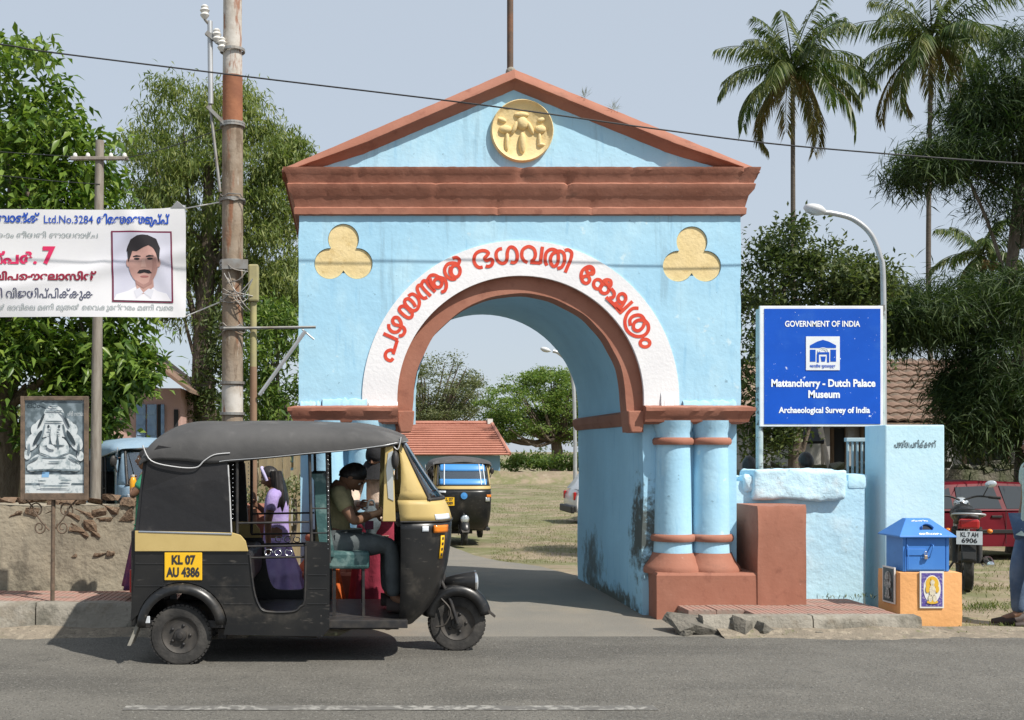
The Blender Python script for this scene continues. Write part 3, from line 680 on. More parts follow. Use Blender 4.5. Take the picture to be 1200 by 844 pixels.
# ---------------------------------------------------------------- donation box
M_orange = mat('orange_paint', (.78, .40, .16), .8, var=(.72, .36, .14), vscale=3, stains=[((.55, .36, .22), 6, .6, .74, .6), ((.30, .22, .15), 4, .64, .76, .6, (1, 1, 2))], bump=.003, bscale=30, big=.006, bigscale=8)
M_boxb = mat('box_blue', (.055, .20, .56), .42, var=(.065, .225, .60), vscale=5, stains=[((.03, .11, .33), 12, .62, .74, .5)])
M_boxdark = mat('slot_dark', (.01, .015, .03), .7)
M_brass = mat('padlock_steel', (.55, .45, .35), .35, metal=.8)
DB = 9.88; bz = wz(671, DB)
dp = thing('box_plinth', (5.17, 10.07, 0), 'orange painted block with framed deity pictures under the blue collection box', 'plinth')
rough_box('block', wx(1054.5, DB), wx(1128, DB), DB, 10.30, -.06, bz, M_orange, dp, .006, 5, 2, (10, 6, 6), .012)
M_pw = mat('print_white', (.72, .70, .66), .35); M_pp = mat('print_purple', (.10, .075, .30), .35, var=(.3, .26, .42), vscale=60, vlo=.5, vhi=.6)
M_py = mat('print_yellow', (.70, .43, .05), .35); M_ps = mat('print_skin', (.55, .48, .40), .35, var=(.75, .7, .5), vscale=50); M_pg = mat('print_grey', (.16, .145, .13), .35, var=(.35, .33, .30), vscale=40, vlo=.45, vhi=.6); M_pd = mat('print_dark', (.045, .045, .045), .4)
def disc(cx, cz, rx, rz, y, n=20, t=.0016): return MB().prism([(cx + rx * math.cos(2 * math.pi * k / n), cz + rz * math.sin(2 * math.pi * k / n)) for k in range(n)], y - t, y)
def deity_print(parent, pos, w, h, rot, mats, name='picture'):
    """a framed print: border, ground, halo, a seated-or-standing figure; local x right, z up, facing -y"""
    t = bpy.data.objects.new(name, MB().box(-w / 2, w / 2, -.012, 0, -h / 2, h / 2).mesh(name)); COL.objects.link(t); t.data.materials.append(mats[0])
    t.parent = parent; t.matrix_parent_inverse = Matrix.Translation(-parent.location); t.location = pos; t.rotation_euler = (0, 0, rot)
    MB().box(-w * .44, w * .44, -.0138, -.0122, -h * .455, h * .455).build('print_ground', mats[1], t)
    disc(0, h * .02, w * .36, h * .38, -.0145).build('print_panel', mats[4], t)
    disc(0, h * .17, w * .27, h * .20, -.0165).build('halo', mats[2], t)
    for (a, b, c, d_, m) in ((0, .2, .09, .075, 3), (0, -.02, .13, .16, 3), (-.2, .02, .08, .1, 2), (.2, .02, .08, .1, 2), (-.09, -.23, .08, .1, 3), (.09, -.23, .08, .1, 3), (0, -.33, .24, .05, 2), (0, .3, .06, .05, 2)):
        disc(a * w, b * h, c * w, d_ * h, -.0185 - .001 * m).build('figure', mats[m], t)
    return t
deity_print(dp, (wx(1091, DB), DB - .004, wz(691, DB)), 28 * DB / FPX, 43 * DB / FPX, 0, [M_pw, M_pp, M_py, M_ps, M_pw])
deity_print(dp, (wx(1054.5, DB) - .003, 10.06, wz(686, 10.0)), .22, .33, R(-90), [M_pw, M_pd, M_pg, M_pg, M_pd])
cb = thing('collection_box', (5.16, 10.1, bz), 'blue metal temple collection box with hipped lid and padlocked door', 'box')
BD = 9.93; x0, x1 = wx(1058, BD), wx(1111.5, BD); y1 = 10.24; zt = wz(628, BD)
MB().box(x0, x1, BD, y1, bz + .004, zt).build('case', M_boxb, cb, local=False, bevel=.004)
for xx in (x0, x1 - .022): MB().box(xx - .002, xx + .024, BD - .006, BD + .01, bz + .004, zt - .002).build('corner_strip', M_boxb, cb, local=False, bevel=.002)
ex0, ex1, ey0, ey1, rz_ = x0 - .055, x1 + .045, BD - .055, y1 + .05, wz(607.5, 10.05)
rx0, rx1, ry = x0 + .09, x1 - .105, (BD + y1) / 2
v = [(ex0, ey0, zt), (ex1, ey0, zt), (ex1, ey1, zt), (ex0, ey1, zt), (rx0, ry - .03, rz_), (rx1, ry - .03, rz_), (rx1, ry + .03, rz_), (rx0, ry + .03, rz_)]
v += [(a, b, c - .012) for a, b, c in v[:4]]
lid = MB().add(v, [(0, 1, 5, 4), (1, 2, 6, 5), (2, 3, 7, 6), (3, 0, 4, 7), (4, 5, 6, 7), (8, 9, 1, 0), (9, 10, 2, 1), (10, 11, 3, 2), (11, 8, 0, 3), (11, 10, 9, 8)]).build('lid', M_boxb, cb, local=False, bevel=.003)
def on_lid(u, q):          # a point on the sloping front of the lid: u across 0..1, q up 0..1
    a = Vector((ex0, ey0, zt)).lerp(Vector((rx0, ry - .03, rz_)), q); b = Vector((ex1, ey0, zt)).lerp(Vector((rx1, ry - .03, rz_)), q); return a.lerp(b, u)
sl = Vector((0, ry - .03 - ey0, rz_ - zt)).normalized(); nl = Vector((0, -sl.z, sl.y))
# coin slot hood
c0 = on_lid(.56, .36); rows = []
for i in range(9):
    a = math.pi * i / 8; rows.append([c0 + Vector((.052 * math.cos(a), 0, 0)) + sl * .062 * math.sin(a) * .9 + nl * h for h in (0, .03)])
MB().grid(rows).build('slot_hood', M_boxb, lid, local=False, smooth=60).modifiers.new('s', 'SOLIDIFY').thickness = .004
mb = MB(); P = [c0 + Vector((.05 * math.cos(math.pi * i / 10), 0, 0)) + sl * .055 * math.sin(math.pi * i / 10) + nl * .003 for i in range(11)]
mb.add(P, [tuple(range(11))]).build('slot', M_boxdark, lid, local=False)
def lid_text(body, u, q, size, w): 
    c = on_lid(u, q); link('lettering', text_mesh(body, size, lambda a, b: c + Vector((a, 0, 0)) + sl * b + nl * .003, width=w, bold=.0012), M_txtw, lid, local=False)
lid_text('ഭണ്ഡാരം', .56, .12, .036, .20); lid_text('ക്ഷേത്രം', .5, .84, .022, .15)
MB().box(x0 + .03, x1 - .035, BD - .008, BD + .004, bz + .02, zt - .02).build('door', M_boxb, cb, local=False, bevel=.002)
hz = (bz + zt) / 2
MB().box(x0 + .03, x0 + .20, BD - .016, BD - .006, hz - .012, hz + .045).build('hasp', M_boxb, cb, local=False, bevel=.002)
MB().tube(smooth_line([(x0 + .22, BD - .01, hz - .03), (x0 + .22, BD - .04, hz - .025), (x0 + .25, BD - .045, hz + .07), (x0 + .25, BD - .01, hz + .08)], 5), .006, 8).build('handle', M_boxb, cb, local=False, smooth=60)
MB().tube([(x0 + .03, BD - .012, hz + .08), (x0 + .035, BD - .03, hz + .06), (x0 + .035, BD - .03, bz + .02)], .005, 6).build('hinge', M_boxb, cb, local=False, smooth=60)
pk = MB().box(x0 + .175, x0 + .203, BD - .04, BD - .022, hz - .045, hz - .01).build('padlock', M_brass, cb, local=False, bevel=.004)
MB().tube(smooth_line([(x0 + .18, BD - .031, hz - .012), (x0 + .182, BD - .031, hz + .02), (x0 + .197, BD - .031, hz + .02), (x0 + .198, BD - .031, hz - .012)], 4), .003, 6).build('shackle', M_galv, pk, local=False)
# ---------------------------------------------------------------- broken drain slab and rubble in front of the plinth
M_slab = mat('broken_concrete', (.17, .155, .13), .95, var=(.10, .095, .08), vscale=6, stains=[((.30, .27, .22), 10, .55, .7, .6)], bump=.02, bscale=25)
def chunk(name, c, s, seed, label, rot=(0, 0, 0), m=M_slab, cat='stone', group=None, bevel=.2):
    rr = random.Random(seed); bm = bmesh.new()
    for _ in range(16):
        bm.verts.new(((rr.random() - .5) * s[0], (rr.random() - .5) * s[1], (rr.random() - .5) * s[2]))
    for sx in (-1, 1):
        for sy in (-1, 1): bm.verts.new((sx * s[0] * .42, sy * s[1] * .42, rr.choice((-1, 1)) * s[2] * .42))
    bmesh.ops.convex_hull(bm, input=bm.verts); me = bpy.data.meshes.new(name)
    for v_ in [v_ for v_ in bm.verts if not v_.link_faces]: bm.verts.remove(v_)
    bmesh.ops.subdivide_edges(bm, edges=bm.edges, cuts=1, use_grid_fill=True)
    for v_ in bm.verts: v_.co += Vector((rr.uniform(-1, 1), rr.uniform(-1, 1), rr.uniform(-1, 1))) * min(s) * .07
    bmesh.ops.recalc_face_normals(bm, faces=bm.faces); bm.to_mesh(me); bm.free()
    o = link(name, me, m); o.location = c; o.rotation_euler = rot
    return tag(o, label, cat, group)
chunk('broken_slab', (3.02, 9.55, .075), (.62, .34, .10), 3, 'grey broken drain slab tilted against the red-brown plinth', (.18, .12, .2), cat='slab')
chunk('rubble_stone', (3.33, 9.45, .06), (.22, .2, .16), 8, 'dark jagged lump of concrete right of the tilted drain slab', (.3, .2, 1))
chunk('rubble_stone', (3.50, 9.43, .04), (.16, .16, .12), 12, 'small grey rubble lump beside the grass tuft in the gutter', (.1, .5, .4))
chunk('rubble_stone', (2.85, 9.42, .02), (.16, .12, .08), 21, 'flat stone chip under the left end of the tilted drain slab', (.1, .1, .4))
chunk('rubble_stone', (4.02, 9.38, .012), (.26, .09, .05), 31, 'long thin stone chip on the dirt below the kerb', (.0, .1, .1))
chunk('rubble_stone', (4.22, 9.36, .012), (.13, .08, .05), 37, 'short dark stone chip nearest the orange block', (.0, .1, .5))
# ---------------------------------------------------------------- old house behind the sign
M_oldw = mat('old_white_wall', (.40, .39, .37), .9, var=(.30, .29, .28), vscale=1.2, stains=[((.14, .13, .12), 1.4, .5, .68, .7)], bump=.006)
M_rtile = mat('old_roof_tile', (.20, .125, .09), .85, var=(.30, .22, .16), vscale=1.5, stains=[((.08, .07, .055), 3, .5, .64, .7)], bump=.006, bscale=30)
M_dark = mat('dark_interior', (.03, .032, .035), .9); M_wood = mat('weathered_wood', (.16, .11, .075), .85, var=(.24, .17, .12), vscale=5, stretch=(6, 6, .6))
HX0, HX1, HD = wx(878, 24), wx(1300, 24), 24.0
hs = thing('tiled_house', ((HX0 + HX1) / 2, 26, -.22), 'old whitewashed house with brown tiled roof behind the signboard and dark trees', 'house')
hz0 = -.3; ez = wz(496, 23.4)
MB().box(HX0, HX1, HD, HD + 5, hz0, ez + .1).build('wall', M_oldw, hs, local=False)
for a, b, c, d_ in ((885, 905, 505, 548), (1010, 1030, 500, 548), (1130, 1150, 500, 545), (1160, 1180, 505, 548), (975, 990, 502, 545)):
    w_ = MB().box(wx(a, HD), wx(b, HD), HD - .03, HD + .02, wz(d_, HD), wz(c, HD)).build('window', M_dark, hs, local=False)
    MB().box(wx(a, HD) - .05, wx(a, HD) + .02, HD - .06, HD, wz(d_, HD), wz(c, HD)).build('frame', M_wood, w_, local=False); MB().box(wx(b, HD) - .02, wx(b, HD) + .05, HD - .06, HD, wz(d_, HD), wz(c, HD)).build('frame', M_wood, w_, local=False)
for px in (968, 996, 1112, 1190): MB().box(wx(px, 23.6) - .06, wx(px, 23.6) + .06, 23.55, 23.67, hz0, ez + .05).build('veranda_post', M_oldw, hs, local=False)
ry0, ry1, rzr = 23.3, 27.2, wz(424, 27.2)
RX0 = HX0 - .4
roof = MB().prism([(ry0, ez - .05), (ry0, ez), (ry1, rzr), (HD + 6.2, ez)], RX0, HX1 + .4, plane='YZ').build('roof', M_rtile, hs, local=False)
sv = Vector((0, ry1 - ry0, rzr - ez)); sl_len = sv.length; sv.normalize(); up = Vector((0, -sv.z, sv.y))
tm = MB(); rows = []
for i in range(5): rows.append([Vector((-.14 + .28 * i / 4, 0, 0)) + sv * (q * .52) + up * (.012 + .045 * math.sin(math.pi * i / 4) + .05 * (1 - q)) for q in (0, 1)])
tm.grid(rows); tm.grid([[r[0] for r in rows], [r[0] - up * .045 for r in rows]])
TMESH = tm.mesh('tile', 50); TMESH.materials.append(M_rtile)
ncol = 30; tx0 = wx(985, 24.5)
for j in range(int(sl_len / .42)):
    for i in range(ncol):
        o = link('roof_tile', TMESH, None, roof)
        o.location = Vector((tx0 + i * .27 + random.uniform(-.02, .02), ry0, ez)) + sv * (j * .42) + up * random.uniform(0, .012); o.rotation_euler = (random.uniform(-.02, .02), random.uniform(-.02, .02), random.uniform(-.03, .03))
# white annexe gable between sign posts
an = thing('white_shed', (wx(940, 22.6), 22.8, -.22), 'small white shed with shadow-coloured lean-to roof seen under the signboard', 'shed')
MB().box(wx(908, 22.6), wx(962, 22.6), 22.6, 23.6, -.3, wz(498, 22.6)).build('wall', mat('shed_white', (.62, .60, .54), .9, var=(.52, .5, .45), vscale=2), an, local=False)
mb = MB().add([(wx(918, 22), 22.0, wz(517, 22)), (wx(966, 22), 22.0, wz(517, 22)), (wx(966, 22.7), 22.7, wz(494, 22.7)), (wx(932, 22.7), 22.7, wz(494, 22.7))], [(0, 1, 2, 3)])
o = mb.build('roof', M_dark, an, local=False); o.modifiers.new('s', 'SOLIDIFY').thickness = .06  # roof shadow put in as a near-black sheet
MB().tube([at(961, 500, 22.2), at(971, 550, 21.9)], .05, 6).build('prop', mat('pale_timber', (.42, .36, .29), .8), an, local=False)
# mossy old boundary wall behind the pavement side
M_moss = mat('mossy_masonry', (.16, .145, .12), .95, var=(.10, .11, .06), vscale=2, stains=[((.25, .22, .17), 5, .52, .66, .7), ((.06, .07, .03), 3, .52, .68, .8)], bump=.03, bscale=18)
mw = thing('mossy_wall', (9.5, 21.2, -.25), 'dark mossy stone wall behind the red car and blue pillar', 'wall')
rough_box('wall', wx(870, 21), wx(1330, 21), 21.0, 21.5, -.5, wz(551, 21), M_moss, mw, .10, 1.6, 4, (60, 3, 8))
for i in range(34):
    px = 890 + i * 11 + random.uniform(-4, 4)
    c = chunk('coping_stone', at(px, 547 + random.uniform(-2.5, 3), 21.1), (random.uniform(.14, .26), .3, random.uniform(.09, .17)), 100 + i, None, (0, 0, random.uniform(-.4, .4)), M_moss)
    for k in ('label', 'category'):
        if k in c: del c[k]
    c.parent = mw; c.matrix_parent_inverse = Matrix.Translation(-mw.location)
# ================================================================== left of the gateway
M_plast = mat('old_plaster', (.32, .28, .21), .92, var=(.235, .205, .155), vscale=1.6, stains=[((.42, .36, .26), 2.2, .5, .68, .6), ((.12, .105, .08), 2.6, .54, .66, .85), ((.15, .13, .10), 4, .52, .66, .6, (2, 2, .5)), ((.50, .44, .35), 5, .66, .70, .8), ((.10, .085, .06), 12, .64, .72, .7)], bump=.012, bscale=22, big=.03, bigscale=3.5)
M_stone = mat('laterite', (.20, .13, .085), .95, var=(.13, .09, .06), vscale=7, stains=[((.32, .24, .17), 12, .55, .68, .6)], bump=.025, bscale=30)
ow = thing('stone_wall', (-3.4, 10.75, 0), 'old tan plastered wall with bare stones showing, behind the deity picture', 'wall')
OW1 = wx(270, 10.6)
rough_box('wall', -6.3, OW1, 10.58, 10.95, -.1, 1.05, M_plast, ow, .028, 2.2, 8, (60, 3, 14))
def wall_stone(px, py, sx, sz, seed):
    c = chunk('stone', at(px, py, 10.622), (sx, .12, sz), seed, None, (random.uniform(-.2, .2), random.uniform(-.15, .15), 0), M_stone)
    for k in ('label', 'category'):
        if k in c: del c[k]
    c.parent = ow; c.matrix_parent_inverse = Matrix.Translation(-ow.location)
px = -30; i = 0
while px < 268:
    w = random.uniform(14, 26); wall_stone(px + w / 2, 585 + random.uniform(-3, 4), w / 122, random.uniform(.05, .09), 200 + i); px += w * .93; i += 1
for px, py, sx, sz in ((86, 604, .16, .12), (100, 602, .2, .13), (116, 601, .18, .12), (131, 600, .2, .12), (92, 617, .18, .12), (108, 615, .16, .13), (124, 613, .18, .11), (148, 603, .16, .12), (98, 626, .14, .08), (112, 625, .12, .08), (40, 600, .15, .1), (58, 599, .14, .08), (118, 650, .14, .05), (130, 648, .10, .06), (88, 650, .07, .04), (20, 601, .14, .08)):
    wall_stone(px, py, sx, sz, 300 + int(px)); i += 1
# ---------------------------------------------------------------- deity picture on an iron stand
DD = 9.62
ds = thing('picture_stand', (wx(60, DD), DD, 0), 'grey deity picture in a rusty frame on an iron stand', 'sign')
M_frame = mat('frame_rust', (.17, .12, .085), .8, var=(.10, .075, .055), vscale=14, bump=.003, bscale=60)
fx0, fx1, fz0, fz1 = wx(24.5, DD), wx(103.5, DD), wz(586, DD), wz(464.5, DD)
for a in ((fx0, fx0 + .035, fz0, fz1), (fx1 - .035, fx1, fz0, fz1), (fx0 + .035, fx1 - .035, fz1 - .035, fz1), (fx0 + .035, fx1 - .035, fz0, fz0 + .06)):
    MB().box(a[0], a[1], DD - .02, DD + .03, a[2], a[3]).build('frame', M_frame, ds, local=False, bevel=.004)
pan = MB().box(fx0 + .03, fx1 - .03, DD, DD + .02, fz0 + .05, fz1 - .03).build('picture', mat('print_white_grey', (.58, .62, .64), .3), ds, local=False)
M_g1 = mat('print_mid', (.095, .125, .14), .3, var=(.22, .27, .30), vscale=14, vlo=.4, vhi=.65); M_g2 = mat('print_pale', (.60, .64, .65), .3, var=(.30, .36, .38), vscale=22, vlo=.48, vhi=.72, vdetail=8); M_g3 = mat('print_shadow', (.04, .055, .065), .3); M_g4 = mat('print_blue', (.22, .42, .66), .3)
def zp(u, v): return wx(20 + u / 6.03, DD), wz(460 + v / 6.03, DD)
def pp(poly, y, m, name='figure'): MB().prism([zp(*p) for p in poly], y, y + .0012).build(name, m, pan, local=False)
def pe(cx, cy, rx, ry, y, m, rot=0, name='figure'):
    c, s = math.cos(R(rot)), math.sin(R(rot)); pp([(cx + rx * math.cos(a) * c - ry * math.sin(a) * s, cy + rx * math.cos(a) * s + ry * math.sin(a) * c) for a in [2 * math.pi * k / 22 for k in range(22)]], y, m, name)
pp([(58, 60), (488, 60), (488, 585), (58, 585)], DD - .003, M_g1, 'print_ground')
pp([(58, 580), (488, 580), (488, 712), (58, 712)], DD - .0045, M_g2, 'print_ledge'); pp([(60, 640), (486, 640), (486, 655), (60, 655)], DD - .006, M_g1, 'print_ledge'); pp([(150, 600), (400, 600), (370, 690), (170, 690)], DD - .007, M_g2, 'print_ledge')
for k_, e in enumerate(((262, 160, 72, 70), (185, 250, 60, 70, 20), (345, 250, 60, 70, -20), (265, 250, 80, 90), (265, 400, 105, 95), (180, 490, 90, 60, -10), (350, 490, 90, 60, 10), (265, 515, 90, 40), (110, 350, 42, 65, 25), (420, 350, 42, 65, -25), (135, 265, 35, 45), (395, 265, 35, 45), (110, 530, 38, 30), (415, 530, 38, 30), (75, 440, 25, 35), (450, 450, 25, 35))): pe(*e[:4], DD - .009 - .0003 * k_, M_g2, *(e[4:5] or (0,)))
for i_, e in enumerate(((225, 240, 8, 10), (300, 240, 8, 10), (190, 270, 6, 50, 12), (338, 270, 6, 50, -12), (265, 460, 85, 6), (240, 340, 8, 60, 8), (290, 345, 8, 55, -8), (265, 375, 75, 6), (165, 330, 12, 45, 25), (368, 330, 12, 45, -25), (265, 130, 60, 5), (262, 545, 120, 5), (200, 440, 50, 4, 20), (330, 440, 50, 4, -20), (265, 300, 45, 4))): pe(*e[:4], DD - .0150 - .0003 * i_, M_g1 if i_ > 1 else M_g3, *(e[4:5] or (0,)))
for i_, e in enumerate(((150, 320, 14, 60, 30), (385, 320, 14, 60, -30), (175, 200, 9, 55, 25), (352, 200, 9, 55, -25), (265, 205, 62, 5), (262, 100, 30, 5), (120, 475, 8, 45, 60), (410, 475, 8, 45, -60), (265, 490, 40, 5), (90, 400, 8, 40), (440, 400, 8, 40), (230, 265, 12, 5), (298, 265, 12, 5), (145, 550, 70, 6), (385, 550, 70, 6), (262, 660, 110, 5), (180, 625, 30, 5), (350, 620, 40, 5))): pe(*e[:4], DD - .0200 - .0002 * i_, M_g3 if i_ < 4 else M_g1, *(e[4:5] or (0,)))
pe(263, 300, 22, 70, DD - .0245, M_g2); pe(245, 385, 30, 16, DD - .0250, M_g2, 20); pp([(180, 560), (230, 560), (225, 600), (175, 600)], DD - .008, M_g4); pp([(175, 75), (190, 70), (340, 150), (345, 185), (300, 130)], DD - .021, M_g1)
link('lettering', text_mesh('ഓം', .07, lambda u, v: Vector((zp(118, 90)[0] + u, DD - .006, zp(118, 90)[1] + v))), M_g3, pan, local=False)
link('lettering', text_mesh('ശ്രീ ഗണേശ', .05, lambda u, v: Vector((zp(420, 155)[0] + u, DD - .006, zp(420, 155)[1] + v)), width=.15), M_g2, pan, local=False)
MB().tube([(wx(60, DD), DD + .03, -.05), (wx(61.5, DD), DD + .03, fz0 + .02)], .019, 8).build('post', M_frame, ds, local=False, smooth=60)
for s in (-1, 1):
    for (c, r0, turns, st) in (((20, 598), 10, 1.2, 200), ((16, 618), 8.5, 1.4, 30)):
        pts = []
        for k in range(26):
            t = k / 25; a = R(st) - turns * 2 * math.pi * t; r = r0 * (1 - .72 * t)
            pts.append(at(60 + s * (c[0] - r * math.cos(a)) * .85, c[1] - r * math.sin(a), DD + .03))
        MB().tube(pts, .007, 6).build('scroll', M_frame, ds, local=False, smooth=60)
    MB().tube(smooth_line([at(60 + s * 2, 622, DD + .03), at(60 + s * 14, 608, DD + .03), at(60 + s * 22, 594, DD + .03), at(60 + s * 30, 586, DD + .03)], 5), .007, 6).build('scroll', M_frame, ds, local=False, smooth=60)
# ---------------------------------------------------------------- big utility pole
UD = 10.15
M_pole = mat('old_pole', (.23, .175, .125), .85, var=(.30, .245, .19), vscale=4, stains=[((.13, .09, .06), 5, .48, .64, .8, (3, 3, .8)), ((.24, .105, .055), 3.2, .53, .64, .85, (3, 3, .6)), ((.42, .39, .35), 9, .6, .7, .5, (4, 4, .8))], bump=.006, bscale=26)
M_polew = mat('pole_white', (.52, .49, .45), .8, var=(.40, .36, .31), vscale=7, stains=[((.26, .11, .06), 5, .52, .64, .85, (3, 3, .8))], bump=.003)
M_poler = mat('pole_rust', (.30, .125, .065), .85, var=(.22, .09, .05), vscale=7, bump=.003)
M_porc = mat('porcelain', (.70, .68, .64), .3, coat=.3, stains=[((.4, .36, .3), 12, .58, .7, .6)])
M_steelo = mat('old_steel', (.30, .30, .29), .6, metal=.5, var=(.22, .19, .16), vscale=9)
M_pole.node_tree.nodes; up_ = thing('utility_pole', (wx(272, UD), UD, .26), 'stout weathered utility pole with rusty bands behind the near rickshaw', 'utility pole')
ux = wx(272.5, UD)
def seg(y0, y1, r, m, name='shaft'): return MB().lathe([(r * .8, wz(y0, UD) - .001), (r, wz(y0, UD)), (r * .985, wz(y1, UD)), (r * .8, wz(y1, UD) + .001)], (ux, UD, 0), 20).build(name, m, up_, local=False, smooth=50)
segs = [(722, 451, .102, M_pole), (451.5, 484, .106, M_polew)]
seg(725, 484, .099, M_pole); seg(484, 452, .0995, M_polew); seg(452, 145, .097, M_pole); seg(145, 90, .093, M_poler); seg(90, 62, .090, M_polew); seg(62, -120, .086, M_polew)
for py in (60, 146, 148, 235, 307, 385, 449, 485): MB().lathe([(.10, -.012), (.116, -.012), (.116, .012), (.10, .012)], (ux, UD, wz(py, UD)), 20).build('clamp', M_steelo, up_, local=False)
for k, py in enumerate((233, 236, 309, 314, 350, 355, 383, 390)):
    MB().tube([Vector((ux + (.112 + .012 * random.random()) * math.cos(a), UD + .112 * math.sin(a), wz(py, UD) + .03 * random.uniform(-1, 1))) for a in [i * math.pi / 7 for i in range(14)]], .006, 5, closed=True).build('wire_wrap', M_steelo, up_, local=False)
# insulator bracket at the left
MB().tube([at(246, 25, UD - .05), at(247, 122, UD - .05)], .024, 8).build('bracket_tube', M_galv, up_, local=False, smooth=60)
MB().tube([at(246, 122, UD - .05), at(258, 225, UD - .06)], .014, 8).build('brace', M_steelo, up_, local=False, smooth=60)
MB().box(-.12, .12, -.02, .02, -.02, .02, M=Matrix.Translation(at(254, 48, UD - .07)) @ Matrix.Rotation(R(38), 4, 'Y')).build('cross_arm', M_steelo, up_, local=False)
MB().box(-.12, .12, -.02, .02, -.015, .015, M=Matrix.Translation(at(254, 136, UD - .07)) @ Matrix.Rotation(R(45), 4, 'Y')).build('cross_arm', M_steelo, up_, local=False)
for px, py, s in ((240, 14, 1.0), (254, 42, .85), (260, 52, .85)):
    MB().lathe([(.012, -.07), (.03, -.05), (.042, -.03), (.03, -.01), (.045, .012), (.03, .03), (.036, .045), (.02, .062), (0, .066)], at(px, py, UD - .07), 14).build('insulator', M_porc, up_, local=False, smooth=50)
MB().tube([at(240, 23, UD - .07), at(246, 30, UD - .05)], .012, 6).build('pin', M_steelo, up_, local=False)
# switch box, conduit and stay bracket at the right
M_ygrey = mat('yellowed_paint', (.36, .32, .15), .7, var=(.28, .25, .14), vscale=8); M_pipe = mat('brown_pipe', (.20, .115, .07), .7, var=(.26, .17, .11), vscale=6, stretch=(1, 1, .3))
MB().box(wx(292, UD), wx(304, UD), UD - .12, UD - .02, wz(355, UD), wz(312, UD)).build('switch_box', M_ygrey, up_, local=False, bevel=.015)
MB().tube([at(297, 355, UD - .06), at(297, 430, UD - .06)], .031, 10).build('conduit', M_ygrey, up_, local=False, smooth=60)
MB().tube([at(297, 430, UD - .06), at(297, 700, UD - .06)], .033, 10).build('conduit', M_pipe, up_, local=False, smooth=60)
MB().box(wx(262, UD), wx(292, UD), UD - .14, UD - .105, wz(318, UD), wz(307, UD)).build('bracket_plate', M_steelo, up_, local=False)
MB().tube([at(262, 385, UD - .12), at(370, 383.5, UD - .12)], .014, 6).build('stay_arm', M_steelo, up_, local=False)
MB().tube([at(304, 463, UD - .1), at(358, 388, UD - .12)], .019, 6).build('stay_brace', M_galv, up_, local=False)
MB().tube([at(354, 386, UD - .12), at(368, 398, UD - .1)], .008, 6).build('hook', M_galv, up_, local=False)
for k in range(9):
    a = at(265 + random.uniform(-4, 4), 312 + random.uniform(-6, 40), UD - .13); b = at(292 + random.uniform(-4, 6), 318 + random.uniform(-6, 50), UD - .12)
    m_ = (a + b) / 2 - Vector((random.uniform(-.05, .05), .03, random.uniform(.0, .10)))
    MB().tube(smooth_line([a, m_, b], 6), .0045, 5).build('loose_wire', M_steelo, up_, local=False)
# overhead cable across the front
M_cable = mat('cable_black', (.03, .03, .032), .6)
CD = lambda px: 9.405 + .00042 * px
cp = [(-200, 27), (0, 52), (60, 61.5), (290, 90), (560, 122.5), (760, 150), (900, 168), (1060, 182), (1200, 192), (1400, 204)]
o = MB().tube(smooth_line([at(a, b, CD(a)) for a, b in cp], 8), .0068, 6).build('overhead_cable', M_cable, smooth=60); tag(o, 'black overhead cable crossing the sky and the blue pediment', 'cable')
# ---------------------------------------------------------------- thin wooden post with crossarm
TD = 12.6
tp = thing('wooden_post', (wx(116, TD), TD, 0), 'thin grey wooden post with crossarm in front of the big-leaved tree', 'post')
M_grey = mat('weathered_timber', (.22, .19, .16), .9, var=(.30, .27, .23), vscale=8, stretch=(4, 4, .5), bump=.004)
MB().tube([Vector((wx(110, TD), TD, -.2)), at(112, 570, TD), at(114, 400, TD), at(117, 165, TD)], [.064, .062, .058, .048], 10).build('shaft', M_grey, tp, local=False, smooth=60)
MB().box(wx(84, TD), wx(151, TD), TD - .07, TD - .02, wz(189, TD), wz(185, TD)).build('crossarm', M_grey, tp, local=False, bevel=.006)
for px in (88, 103, 130, 146): MB().lathe([(.012, -.05), (.02, -.02), (.028, 0), (.018, .03), (0, .04)], at(px, 183, TD - .045), 10).build('insulator', M_porc, tp, local=False, smooth=60)
for k, (pts, lab) in enumerate(((((-120, 168), (0, 178), (90, 184)), 'upper thin service wire running left from the wooden post'), (((-120, 200), (0, 206), (60, 212), (117, 216)), 'lower thin service wire running left from the wooden post'), (((146, 186), (200, 172), (262, 150)), 'thin service wire from wooden post to stout utility pole'))):
    d2 = TD - .05
    o = MB().tube(smooth_line([at(a, b, d2 if not (k == 2 and a > 250) else UD + .1) if not (k == 2) else Vector((wx(a, d2 + (UD + .1 - d2) * i_ / 2), d2 + (UD + .1 - d2) * i_ / 2, wz(b, d2 + (UD + .1 - d2) * i_ / 2))) for i_, (a, b) in enumerate(pts)], 8), .005, 5).build('service_wire', M_cable); tag(o, lab, 'wire')
# ---------------------------------------------------------------- cloth banner
BN = 10.36
M_ban = mat('banner_cloth', (.76, .75, .78), .75, var=(.71, .70, .745), vscale=1.2, trans=.12)
def bwarp(p):
    u = (p.x - wx(0, BN)) / (wx(217, BN) - wx(0, BN)); v = (p.z - wz(373, BN)) / (wz(246, BN) - wz(373, BN))
    d = .028 * math.sin(u * 3.5 + v * 2.0) + .020 * math.sin(5.2 * v + 2.5 * u + 1) * (1 - .3 * u) + .016 * math.exp(-((v - .42 - .35 * (u - .45)) / .07) ** 2) + .014 * math.exp(-((u + v * .35 - 1.02) / .06) ** 2) + .012 * math.exp(-((u - v * .5 - .30) / .05) ** 2)
    dz = -.015 * math.sin(math.pi * min(max(u, 0), 1)) * (v - .5) * 0
    return Vector((p.x, p.y - d, p.z + dz))
bn = thing('banner', (wx(60, BN), BN, 2.8), 'white election banner with portrait strung in front of the big-leaved tree', 'banner')
rows = []
